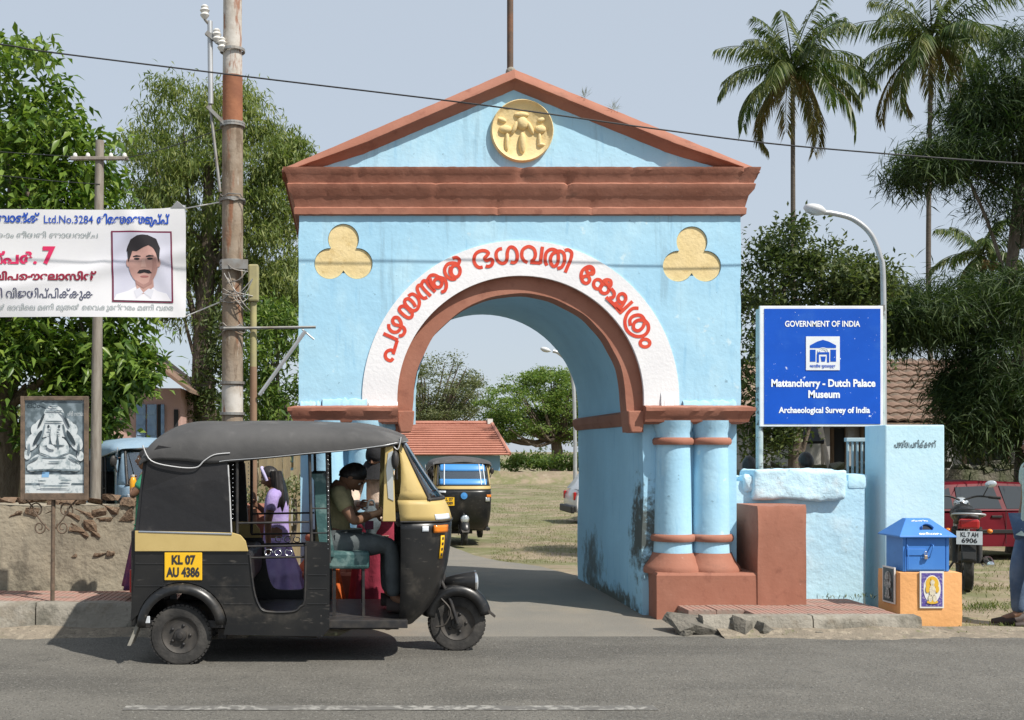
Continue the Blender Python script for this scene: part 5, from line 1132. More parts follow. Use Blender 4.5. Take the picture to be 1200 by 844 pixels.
    for s in (-1, 1):
        patch(.965, 1.02, s * 44, s * 66, 'indicator_lamp', M_amber, .024, .02)
    patch(.975, 1.015, -78, -71.5, 'sticker', M_sticker, .006, .003); ys = patch(.77, .945, -54, -47, 'sticker', M_ysticker, .006, .003)
    for k in range(4): patch(.79 + k * .04, .81 + k * .04, -52, -49, 'sticker_mark', M_iron, .0085, .001)
    patch(1.06, 1.10, -62, -30, 'cowl_label', M_sticker, .007, .003)
    # front wheel: fork, fender, headlight
    z0 = WR
    for s in (-1, 1): P(MB().tube([(xf, s * .075, z0), (xf - .05, s * .075, z0 + .16), (xf - .13, s * .05, .56)], .016, 8), 'fork_arm', M_iron, 60)
    P(MB().tube([(xf - .08, 0, .46), (xf - .22, 0, 1.02), (xf - .26, 0, 1.1)], .025, 10), 'steering_column', M_iron, 60)
    for s in (-1, 1):
        P(MB().tube(smooth_line([Vector((xf - .27, 0, 1.1)), Vector((xf - .29, s * .12, 1.12)), Vector((xf - .36, s * .30, 1.08)), Vector((xf - .44, s * .36, 1.05))], 5), .013, 8), 'handlebar', M_iron, 60); P(MB().tube([(xf - .38, s * .32, 1.07), (xf - .48, s * .38, 1.035)], .019, 8), 'grip', M_rub, 60)
    P(MB().box(.35, .50, -.45, .45, 1.0, 1.06), 'dashboard', M_iron, bevel=.01)
    rows = []
    for a in range(12, 178, 8):
        c, s_ = math.cos(R(a)), math.sin(R(a)); r1 = .262 + .02 * math.sin(R(a)); zz = z0 + .02
        rows.append([(xf + (r1 - .085) * c, -.092, zz + (r1 - .085) * s_), (xf + (r1 - .02) * c, -.088, zz + (r1 - .02) * s_), (xf + r1 * c, -.05, zz + r1 * s_), (xf + (r1 + .01) * c, 0, zz + (r1 + .01) * s_), (xf + r1 * c, .05, zz + r1 * s_), (xf + (r1 - .02) * c, .088, zz + (r1 - .02) * s_), (xf + (r1 - .085) * c, .092, zz + (r1 - .085) * s_)])
    o = P(MB().grid(rows), 'front_fender', M_blk, 60); o.modifiers.new('s', 'SOLIDIFY').thickness = .006
    hc = Vector((lxc(556), 0, lzc(682)))
    hh = P(MB().lathe([(.0, -.26), (.035, -.23), (.06, -.15), (.075, -.08), (.084, -.02), (.086, .0), (.078, .004)], hc, 24, 'X'), 'headlamp_housing', M_blk, 60)
    P(MB().lathe([(.079, .0), (.074, .014), (.05, .026), (0, .032)], hc, 24, 'X'), 'headlamp_glass', M_hl, 60, parent=hh); P(MB().lathe([(.078, -.004), (.088, -.002), (.088, .010), (.078, .012)], hc, 24, 'X'), 'headlamp_ring', M_chrome, 60, parent=hh)
    P(MB().add([(xf + .20, -.09, .36), (xf + .30, -.07, .28), (xf + .30, .07, .28), (xf + .20, .09, .36), (xf + .19, -.09, .345), (xf + .29, -.07, .265), (xf + .29, .07, .265), (xf + .19, .09, .345)], [(0, 1, 2, 3), (7, 6, 5, 4), (0, 4, 5, 1), (1, 5, 6, 2), (2, 6, 7, 3), (3, 7, 4, 0)]), 'fender_tip', M_rim)
    P(MB().tube(smooth_line([Vector((xf - .13, -.10, .42)), Vector((xf - .06, -.11, .33)), Vector((xf - .10, -.11, .22)), Vector((xf - .17, -.10, .20))], 6), .008, 6), 'brake_hose', M_rim, 60)
    # plates
    pt = P(MB().box(lx(193), lx(237), -W - .012, -W - .002, lz(680), lz(647.5)), 'number_plate', M_plate, bevel=.004)
    for txt, py, w_ in (('KL 07', 656.5, 28 if True else 0), ('AU 4386', 671, 39)):
        link('lettering', text_mesh(txt, .088 if py < 660 else .092, lambda u, v: Vector((lx(215) + u, -W - .0145, lz(py) + v)), width=w_ * RN / FPX, bold=.004), M_ink, pt)
    if variant:
        p2 = P(MB().box(.775, .783, -.46, -.20, .80, .97), 'number_plate', M_plate)
        p2.location = (.0, 0, 0)
        for txt, zz in (('KL 07', .925), ('T 3089', .845)): link('lettering', text_mesh(txt, .085, lambda u, v: Vector((.7855, -.33 + u, zz + v)), width=.2, bold=.003), M_ink, p2)
        band_(1.50, 1.64, 3, 'screen_film', M_bfilm, -52, 52, .008, .002); band_(1.225, 1.34, 3, 'screen_film', M_bfilm, -52, 52, .008, .002)
        for a in (-34, 30, 42): P(MB().tube([sp(z, a, .012) for z in (1.22, 1.35, 1.5, 1.64)], .012, 6), 'screen_strip', M_sticker)
        P(MB().lathe([(.0, .0), (.07, .0), (.07, .02), (0, .03)], (.79, 0, 1.0), 12, 'X'), 'badge', M_bfilm)
        for s in (-1, 1): patch(.88, .97, s * 40, s * 58, 'side_lamp', M_hl, .02, .02)
    if variant: t.scale = (.90, .90, .92)
    return t
ric = rickshaw((0, RD, 0), 0, 'black and yellow auto rickshaw stopped in the road in front of the gateway', 'auto rickshaws')
ric2 = rickshaw((wx(545, 20.6), 20.6 + .9, ground_z(0, 20.6) + .02), R(-90), 'distant auto rickshaw with blue windscreen bands, facing out through the arch', 'auto rickshaws', variant=1, detail=False)
ric3 = rickshaw_blue = rickshaw((wx(170, 13.6), 14.3, 0 - .06), R(-62), 'auto rickshaw with pale blue canopy parked behind the stone wall', 'auto rickshaws', canopy=(M_vin_blue, M_vin_blue), detail=False)
for ch in ric3.children:
    if ch.name.split('.')[0] in ('cowl', 'pillar_panel', 'door_post', 'waist_band'): ch.data.materials[0] = M_vin_blue
# ================================================================== people  (local: front +x, z up)
def skin_geo(nodes, edges, root, sub=2):
    names = list(nodes); idx = {n: i for i, n in enumerate(names)}
    me = bpy.data.meshes.new('sk'); me.from_pydata([tuple(nodes[n][0]) for n in names], [(idx[a], idx[b]) for a, b in edges], [])
    ob = bpy.data.objects.new('sk', me); COL.objects.link(ob)
    ob.modifiers.new('skin', 'SKIN').use_smooth_shade = True
    if not me.skin_vertices: 
        bm = bmesh.new(); bm.from_mesh(me); bm.verts.layers.skin.verify(); bm.to_mesh(me); bm.free()
    for n in names:
        r = nodes[n][1]; r = r if isinstance(r, tuple) else (r, r); sv_ = me.skin_vertices[0].data[idx[n]]; sv_.radius = r; sv_.use_root = (n == root)
    ss = ob.modifiers.new('sub', 'SUBSURF'); ss.levels = ss.render_levels = sub
    ev = ob.evaluated_get(bpy.context.evaluated_depsgraph_get()); out = bpy.data.meshes.new_from_object(ev)
    vs = [tuple(v.co) for v in out.vertices]; fs = [tuple(p.vertices) for p in out.polygons]
    bpy.data.objects.remove(ob); bpy.data.meshes.remove(out); bpy.data.meshes.remove(me)
    return vs, fs
def skinm(name, c): return mat(name, c, .55, var=tuple(x * .85 for x in c), vscale=9, spec=.4)
SK1 = skinm('skin_brown', (.20, .105, .062)); SK2 = skinm('skin_tan', (.27, .145, .09)); SK3 = skinm('skin_deep', (.11, .058, .036))
M_eyew = mat('eye_white', (.6, .58, .55), .3); M_eyed = mat('eye_dark', (.02, .015, .012), .2); M_lip = mat('lips', (.22, .075, .06), .5); M_hair = mat('black_hair', (.012, .010, .010), .38, var=(.03, .026, .024), vscale=30, stretch=(1, 1, .15), bump=.004, bscale=60)
J0 = dict(pelvis=(0, 0, .93), waist=(0, 0, 1.08), chest=(0, 0, 1.28), neck=(0, 0, 1.435), neck2=(.012, 0, 1.51),
          sh_r=(0, -.165, 1.395), el_r=(-.02, -.215, 1.12), wr_r=(.04, -.215, .87), sh_l=(0, .165, 1.395), el_l=(-.02, .215, 1.12), wr_l=(.04, .215, .87),
          hip_r=(0, -.09, .89), kn_r=(.02, -.10, .49), an_r=(-.015, -.10, .085), to_r=(.14, -.12, .035), hip_l=(0, .09, .89), kn_l=(.02, .10, .49), an_l=(-.015, .10, .085), to_l=(.14, .12, .035))
RAD = dict(pelvis=(.135, .105), waist=(.12, .095), chest=(.135, .10), neck=(.075, .07), neck2=(.052, .052), sh=.058, el=.042, wr=.028, hip=.088, kn=.058, an=.040, to=.030)
def head_into(mb, c, Mh, k=1.0):
    n, m = 28, 22; vs = []; fs = []
    for i in range(m + 1):
        th = math.pi * i / m
        for j in range(n):
            ph = 2 * math.pi * j / n; cz = math.cos(th); x = .094 * math.sin(th) * math.cos(ph); y = .074 * math.sin(th) * math.sin(ph); z = .116 * cz
            if z < 0:
                q = min(1, -z / .116); y *= 1 - .30 * q * q; x *= 1 - (.28 if x < 0 else .06) * q
            if x > 0:
                fr = max(0, math.cos(ph)) ** 3 * math.sin(th)
                x += .030 * math.exp(-((ph if ph < math.pi else ph - 2 * math.pi) / .16) ** 2 - ((z + .018) / .022) ** 2)       # nose
                x -= .012 * math.exp(-((abs(ph if ph < math.pi else ph - 2 * math.pi) - .38) / .2) ** 2 - ((z - .012) / .018) ** 2)   # eye sockets
                x += .008 * fr * math.exp(-((z - .035) / .016) ** 2) + .010 * fr * math.exp(-((z + .095) / .02) ** 2)              # brow, chin
            vs.append(c + Mh @ (Vector((x, y, z)) * k))
    for i in range(m):
        for j in range(n): fs.append((i * n + j, (i + 1) * n + j, (i + 1) * n + (j + 1) % n, i * n + (j + 1) % n))
    mb.add(vs, fs, 0)
    for s in (-1, 1):
        mb.ball(c + Mh @ (Vector((.074, s * .030, .012)) * k), .0125 * k, 10, 8, 1, M=Mh.to_3x3()); mb.ball(c + Mh @ (Vector((.0835, s * .030, .011)) * k), .0062 * k, 8, 6, 2)
        mb.ball(c + Mh @ (Vector((.083, s * .030, .034)) * k), (.006 * k, .019 * k, .0045 * k), 8, 6, 2, M=Mh.to_3x3())
        mb.ball(c + Mh @ (Vector((-.005, s * .074, -.005)) * k), (.018 * k, .009 * k, .030 * k), 10, 8, 0, M=Mh.to_3x3())
    mb.ball(c + Mh @ (Vector((.088, 0, -.056)) * k), (.008 * k, .024 * k, .0075 * k), 10, 6, 3, M=Mh.to_3x3())
def hair_mesh(c, Mh, k, style='short', seed=0):
    mb = MB(); n, m = 40, 16; vs = []; fs = []
    for i in range(m + 1):
        for j in range(n):
            ph = 2 * math.pi * j / n; f = (1 + math.cos(ph)) / 2       # 1 at the front
            tmax = R(126) - f ** 1.3 * R(70 if style != 'cover' else 30); th = tmax * i / m
            g = 1.075 + .02 * mnoise.noise(Vector((j * .9, i * .25, seed))) + (.03 if i < m - 1 else -.05)
            v = Vector((.094 * math.sin(th) * math.cos(ph), .076 * math.sin(th) * math.sin(ph), .116 * math.cos(th))) * g
            vs.append(c + Mh @ (v * k))
    for i in range(m):
        for j in range(n): fs.append((i * n + j, (i + 1) * n + j, (i + 1) * n + (j + 1) % n, i * n + (j + 1) % n))
    mb.add(vs, fs); return mb
def hand_nodes(nodes, edges, wr, pos, dirv, side, curl=.35, palm_n=None):
    """palm and five fingers from the wrist; dirv = pointing direction, side = +1/-1 places the thumb"""
    d = Vector(dirv).normalized(); pn = Vector(palm_n) if palm_n else Vector((0, -side, 0)); pn = (pn - d * pn.dot(d)).normalized(); a = d.cross(pn).normalized() * side
    w = Vector(pos); p = w + d * .045; nodes[wr + 'p'] = (p, (.026, .017)); edges.append((wr, wr + 'p'))
    kn = w + d * .085
    for i, (off, L) in enumerate(((-.027, .058), (-.009, .070), (.010, .075), (.028, .066))):
        b = kn + a * off; nodes[f'{wr}f{i}a'] = (b, .0100); m1 = b + (d * (1 - curl * .5) + pn * curl).normalized() * L * .5; nodes[f'{wr}f{i}b'] = (m1, .0085); t_ = m1 + (d * (1 - curl * 1.5) + pn * curl * 1.6).normalized() * L * .5; nodes[f'{wr}f{i}c'] = (t_, .0070)
        edges += [(wr + 'p', f'{wr}f{i}a'), (f'{wr}f{i}a', f'{wr}f{i}b'), (f'{wr}f{i}b', f'{wr}f{i}c')]
    b = w + d * .030 + a * .030 + pn * .008; m1 = b + (d * .6 + a * .5 + pn * .4).normalized() * .035; t_ = m1 + (d * .8 + pn * .5).normalized() * .028
    nodes[wr + 't0'] = (b, .0120); nodes[wr + 't1'] = (m1, .0100); nodes[wr + 't2'] = (t_, .0080); edges += [(wr + 'p', wr + 't0'), (wr + 't0', wr + 't1'), (wr + 't1', wr + 't2')]
BE = [('pelvis', 'waist'), ('waist', 'chest'), ('chest', 'neck'), ('neck', 'neck2')] + [(a + s, b + s) for s in ('_r', '_l') for a, b in (('sh', 'el'), ('el', 'wr'), ('hip', 'kn'), ('kn', 'an'), ('an', 'to'))] + [('neck', 'sh_r'), ('neck', 'sh_l'), ('pelvis', 'hip_r'), ('pelvis', 'hip_l')]
def person(label, loc, rotz, H=1.7, pose=None, skin=None, shirt=None, pants=None, head=(0, 0), hair='short', sleeve='short', curl=.35, handdir=None, shoe=None, group=None, fat=1.0):
    t = thing('person', loc, label, 'person', rotz, group)
    k = H / 1.7; J = dict(J0); J.update(pose or {}); J = {n: Vector(p) * (1 if pose and n in pose and pose.get('_abs') else k) for n, p in J.items() if n != '_abs'}
    rk = lambda n: RAD.get(n, RAD.get(n.split('_')[0]))
    nodes = {n: (J[n], tuple(x * k * fat for x in (rk(n) if isinstance(rk(n), tuple) else (rk(n), rk(n))))) for n in J}
    edges = list(BE)
    nb = dict(nodes)
    for s, sg in (('_r', -1), ('_l', 1)):
        dv = (handdir or {}).get(s) or (J['wr' + s] - J['el' + s])
        hn = {}; he = []
        hand_nodes(hn, he, 'wr' + s, J['wr' + s], dv, sg, curl)
        for n_, (p_, r_) in hn.items(): nb[n_] = (J['wr' + s] + (p_ - J['wr' + s]) * k, tuple(x * k for x in r_) if isinstance(r_, tuple) else r_ * k)
        edges += he
    mb = MB(); mb.add(*skin_geo(nb, edges, 'pelvis'))
    Mh = Matrix.Rotation(R(head[0]), 3, 'Z') @ Matrix.Rotation(R(head[1]), 3, 'Y'); hc = J['neck2'] + Mh @ Vector((.022, 0, .085)) * k
    head_into(mb, hc, Mh, k)
    body = mb.build('body', [skin or SK1, M_eyew, M_eyed, M_lip], t, smooth=70)
    if hair: hair_mesh(hc, Mh, k, hair).build('hair', M_hair, t, smooth=80)
    def cloth(name, ns, es, m, root, grow=1.10, add=.010, extra=None):
        nd = {n: (nodes[n][0], tuple(x * grow + add for x in nodes[n][1])) for n in ns}
        if extra: nd.update(extra)
        MB().add(*skin_geo(nd, es, root)).build(name, m, t, smooth=70)
    if shirt:
        ns = ['pelvis', 'waist', 'chest', 'neck', 'sh_r', 'sh_l']; es = [('pelvis', 'waist'), ('waist', 'chest'), ('chest', 'neck'), ('neck', 'sh_r'), ('neck', 'sh_l')]; ex = {}
        for s in ('_r', '_l'):
            q = .62 if sleeve == 'short' else 1.0
            e = nodes['sh' + s][0].lerp(nodes['el' + s][0], q); r = nodes['el' + s][1][0] * 1.35 + .010; ex['se' + s] = (e, (r, r)); es.append(('sh' + s, 'se' + s))
            if sleeve == 'long': ex['sw' + s] = (nodes['wr' + s][0], (nodes['wr' + s][1][0] * 1.3 + .008,) * 2); es.append(('se' + s, 'sw' + s))
        hm_ = nodes['pelvis'][0] + (nodes['pelvis'][0] - nodes['waist'][0]).normalized() * .07 * k; ex['hem'] = (hm_, (nodes['pelvis'][1][0] * 1.12, nodes['pelvis'][1][1] * 1.2)); es.append(('hem', 'pelvis'))
        ex['neck'] = (nodes['neck'][0] - Vector((0, 0, .01 * k)), tuple(x * 1.02 for x in nodes['neck'][1])); cloth('shirt', ns, es, shirt, 'pelvis', 1.06, .008, ex)
    if pants:
        ns = ['pelvis', 'hip_r', 'hip_l', 'kn_r', 'kn_l', 'an_r', 'an_l']; es = [('pelvis', 'hip_r'), ('pelvis', 'hip_l'), ('hip_r', 'kn_r'), ('hip_l', 'kn_l'), ('kn_r', 'an_r'), ('kn_l', 'an_l')]
        cloth('trousers', ns, es, pants, 'pelvis', 1.10, .013)
    if shoe:
        for s in ('_r', '_l'):
            a, b = J['an' + s], J['to' + s]; mb = MB(); d = (b - a); d.z = 0; d.normalize(); sd = Vector((-d.y, d.x, 0)); rows = []
            zb = min(a.z, b.z) - .035 * k
            for q in range(9):
                u = q / 8; c = a + d * (-.055 + .285 * u) * k; w_ = .042 * k * (math.sin(math.pi * min(.97, .12 + .85 * u)) ** .5); h_ = (.095 - .055 * u) * k
                rows.append([Vector((c.x, c.y, zb)) + sd * w_, Vector((c.x, c.y, zb + .02)) + sd * w_ * 1.08, Vector((c.x, c.y, zb + h_)) + sd * w_ * .6, Vector((c.x, c.y, zb + h_ * 1.08)), Vector((c.x, c.y, zb + h_)) - sd * w_ * .6, Vector((c.x, c.y, zb + .02)) - sd * w_ * 1.08, Vector((c.x, c.y, zb)) - sd * w_])
            mb.grid(rows, closed=True); mb.f += [tuple(range(7)), tuple(range(8 * 7 + 6, 8 * 7 - 1, -1))]; mb.m += [0, 0]
            mb.build('shoe', shoe, t, smooth=60)
    return t, J, k, hc, Mh
def skirt(parent, c_top, r_top, c_bot, r_bot, m, name='skirt', waves=14, amp=.10, rows_n=14, flare=1.0, tiers=0, oval=.75):
    rows = []
    for i in range(rows_n + 1):
        q = i / rows_n; c = Vector(c_top).lerp(Vector(c_bot), q); r = r_top + (r_bot - r_top) * (q ** flare)
        if tiers: r += .02 * (((q * tiers) % 1) ** 2) * (q > .3)
        rows.append([c + Vector((math.cos(a) * r * oval * (1 + amp * q * math.sin(a * waves + i * .12)), math.sin(a) * r * (1 + amp * q * math.sin(a * waves + i * .12)), .012 * q * math.sin(a * waves * .5 + 1))) for a in [2 * math.pi * j / 84 for j in range(84)]])
    o = MB().grid(rows, closed=True).build(name, m, parent, smooth=80); o.modifiers.new('s', 'SOLIDIFY').thickness = .005; return o
def cl(name, c, v=None, sc=12, **kw): return mat(name, c, .85, var=v or tuple(x * .75 for x in c), vscale=sc, bump=.003, bscale=70, big=.012, bigscale=7, **kw)
C_khaki = cl('khaki_shirt', (.30, .27, .15)); C_slate = cl('slate_trousers', (.095, .11, .115)); C_purple = cl('purple_dress', (.34, .26, .54), (.42, .34, .62)); C_purple2 = cl('purple_frill', (.22, .16, .42), (.30, .23, .50)); C_beige = cl('beige_shawl', (.72, .57, .46)); C_black = cl('black_cloth', (.014, .014, .016)); C_red = cl('crimson_cloth', (.26, .025, .05)); C_orange = cl('orange_cloth', (.60, .13, .025)); C_green = cl('green_shirt', (.04, .24, .13)); C_plum = cl('plum_skirt', (.15, .03, .07), (.06, .02, .08)); C_jean = cl('blue_jeans', (.050, .085, .155), (.11, .155, .23), 5); C_pale = cl('pale_green_shirt', (.46, .54, .48)); C_white = cl('white_bag', (.72, .72, .74)); M_shoe = mat('dark_shoe', (.035, .022, .018), .6)
# driver: sits on the green seat, bends over something handed to him.  Built in world-aligned coordinates (front +x)
y0 = -.10
drv, J, k, hc, Mh = person('person in khaki shirt sitting in the rickshaw driver seat, bending over a bag', (0, RD, 0), 0, 1.7, dict(_abs=1, pelvis=(-.13, y0, .86), waist=(-.13, y0, 1.0), chest=(-.10, y0, 1.15), neck=(-.09, y0, 1.275), neck2=(-.065, y0, 1.325), sh_r=(-.09, y0 - .17, 1.24), el_r=(.03, y0 - .24, 1.03), wr_r=(.19, y0 - .08, 1.08), sh_l=(-.07, y0 + .17, 1.24), el_l=(.04, y0 + .2, 1.04), wr_l=(.20, y0 + .06, 1.07), hip_r=(-.06, y0 - .10, .84), kn_r=(.32, y0 - .14, .85), an_r=(.335, y0 - .14, .44), to_r=(.47, y0 - .15, .38), hip_l=(-.06, y0 + .10, .84), kn_l=(.30, y0 + .15, .84), an_l=(.30, y0 + .15, .44), to_l=(.44, y0 + .16, .38)), SK1, C_khaki, C_slate, (0, 50), 'short', shoe=M_shoe, curl=.6)
# woman handing over the bag from the far side
wom, J, k, hc, Mh = person('person in black headscarf and beige shawl handing a bag to the rickshaw driver', (.245, RD + 1.14, 0), R(-100), 1.63, dict(wr_r=(.46, -.09, 1.16), el_r=(.20, -.22, 1.12), wr_l=(.46, .04, 1.14), el_l=(.16, .21, 1.10)), SK2, C_beige, None, (-12, 20), None, 'long', shoe=M_shoe, curl=.7)
skirt(wom, (0, 0, .95), .18, (0, 0, .08), .27, C_red, 'dress', 9, .06)
mb = hair_mesh(hc, Mh, 1.04 * k, 'cover'); mb.build('headscarf', C_black, wom, smooth=80)
rows = []
for i in range(9):
    q = i / 8; r = .09 + .11 * q; c = hc + Vector((-.03 + .01 * q, 0, -.05 - .17 * q)); rows.append([c + Vector((r * .8 * math.cos(a), r * math.sin(a) * 1.05, .02 * math.cos(a))) for a in [2 * math.pi * j / 26 for j in range(26)] ])
MB().grid(rows, closed=True).build('headscarf', C_black, wom, smooth=80)
bag = thing('carrier_bag', (.175, RD + .50, .86), 'white plastic carrier bag with pink print held between driver and headscarfed person', 'bag')
rows = []
for i in range(9):
    q = i / 8; rx_ = .085 * math.sin(math.pi * min(.92, .18 + .8 * (1 - q))) ** .6 * (1 - .55 * max(0, q - .55) / .45); rows.append([Vector((rx_ * math.cos(a) * (1 + .15 * math.sin(a * 3 + i)), rx_ * .6 * math.sin(a) * (1 + .12 * math.sin(a * 4 + i * .7)), .01 + .24 * q)) for a in [2 * math.pi * j / 22 for j in range(22)]])
mb = MB().grid(rows, closed=True); mb.f.append(tuple(range(22))); mb.m.append(0); mb.build('sack', C_white, bag, smooth=50)
MB().prism([(-.05, .06), (.02, .06), (.02, .13), (-.05, .13)], -.075, -.07).build('print', mat('bag_print', (.10, .02, .05), .7), bag); MB().tube(smooth_line([Vector((-.03, 0, .24)), Vector((-.015, 0, .29)), Vector((.02, 0, .29)), Vector((.03, 0, .24))], 5), .009, 6).build('handle', C_white, bag)
# girl in purple, on the far side of the rickshaw
gir, J, k, hc, Mh = person('person in purple frilled dress with long hair seen through the rickshaw', (wx(324, 9.86), 9.86, .0), R(172), 1.43, dict(el_r=(.10, -.16, 1.16), wr_r=(.20, -.07, 1.26), el_l=(.05, .2, 1.12)), SK1, C_purple, None, (0, 22), 'short', shoe=M_shoe)
skirt(gir, (0, 0, .80), .125, (0, 0, .30), .33, C_purple, 'dress', 11, .09, 14, .8, 3); skirt(gir, (0, 0, .36), .31, (0, 0, .22), .35, C_purple2, 'frill', 17, .10)
rows = []
for i in range(15):
    q = i / 14; c = hc + Vector((-.045 - .045 * min(1, q * 1.8) - .02 * q, 0, .06 - .47 * q)); r = (.080 + .02 * math.sin(q * 3.1)) * (1 - .55 * max(0, q - .6) / .4); rows.append([c + Vector((r * .62 * math.cos(a), r * math.sin(a), 0)) * (1 + .10 * math.sin(a * 7 + q * 9)) for a in [2 * math.pi * j / 36 for j in range(36)]])
mb = MB().grid([[v + (hc * 0) for v in r] for r in [[c_ for c_ in r] for r in rows]], closed=True); mb.f.append(tuple(range(14 * 36 + 35, 14 * 36 - 1, -1))); mb.m.append(0)
mb.build('long_hair', M_hair, gir, smooth=80)
pts = [hc + Mh @ (Vector((.035 + .008 * math.cos(a * 2), .082 * math.sin(a), .118 * math.cos(a))) * k * 1.12) for a in [R(q) for q in range(-100, 101, 10)]]
MB().tube(pts, .014, 8).build('hairband', cl('lilac_band', (.50, .46, .68)), gir, smooth=60)
# small child in orange behind the driver's seat
chd, J, k, hc, Mh = person('small person in orange dress half hidden behind the rickshaw driver seat', (wx(383, 9.92), 9.92, 0), R(150), 1.08, None, SK1, C_orange, None, (0, 10), 'short')
skirt(chd, (0, 0, .62), .11, (0, 0, .15), .21, C_orange, 'dress', 10, .09)
# child drinking behind the rickshaw
drk, J, k, hc, Mh = person('person in green shirt and plum skirt drinking beside the rickshaw tail', (wx(173, 9.85), 9.85, .26), R(184), 1.30, dict(el_r=(.17, -.17, 1.20), wr_r=(.15, -.05, 1.33), el_l=(.16, .19, 1.18), wr_l=(.15, .06, 1.31)), SK1, C_green, None, (0, -6), 'short', curl=.7, handdir={'_r': (.1, .3, .9), '_l': (.1, -.3, .9)})
skirt(drk, (0, 0, .76), .12, (.02, 0, .10), .26, C_plum, 'skirt', 10, .08)
jb = thing('juice_bottle', (wx(156, 9.78), 9.78, wz(577, 9.78)), 'small yellow juice bottle held by the person beside the rickshaw tail', 'bottle')
MB().lathe([(0, 0), (.028, 0), (.031, .01), (.030, .10), (.018, .13), (.012, .135)], (0, 0, 0), 16).build('bottle_body', mat('juice', (.70, .33, .02), .3), jb, smooth=50); MB().lathe([(.013, .134), (.015, .136), (.015, .155), (0, .156)], (0, 0, 0), 14).build('cap', M_porc, jb, smooth=50)
# man at the right edge
man, J, k, hc, Mh = person('person in blue jeans and pale green shirt standing at the right edge', (wx(1217, 9.96), 9.96, 0), R(180), 1.72, dict(kn_r=(.12, -.10, .49), an_r=(.12, -.10, .085), to_r=(.27, -.11, .035), kn_l=(.09, .10, .49), an_l=(.06, .1, .085), to_l=(.21, .12, .035)), SK1, C_pale, C_jean, (0, 0), 'short', shoe=M_shoe)
# two people whose heads show over the low wall
for px, dz, lab, cm in ((877, 1.50, 'person with black hair just showing over the wall beside the gateway', C_white), (947, 1.54, 'person with black hair showing over the wall below the signboard', C_black)):
    person(lab, (wx(px, 11.75), 11.75, 0), R(60 if px < 900 else 100), dz, None, SK3, cm, C_slate, (0, 8), 'short', shoe=M_shoe)
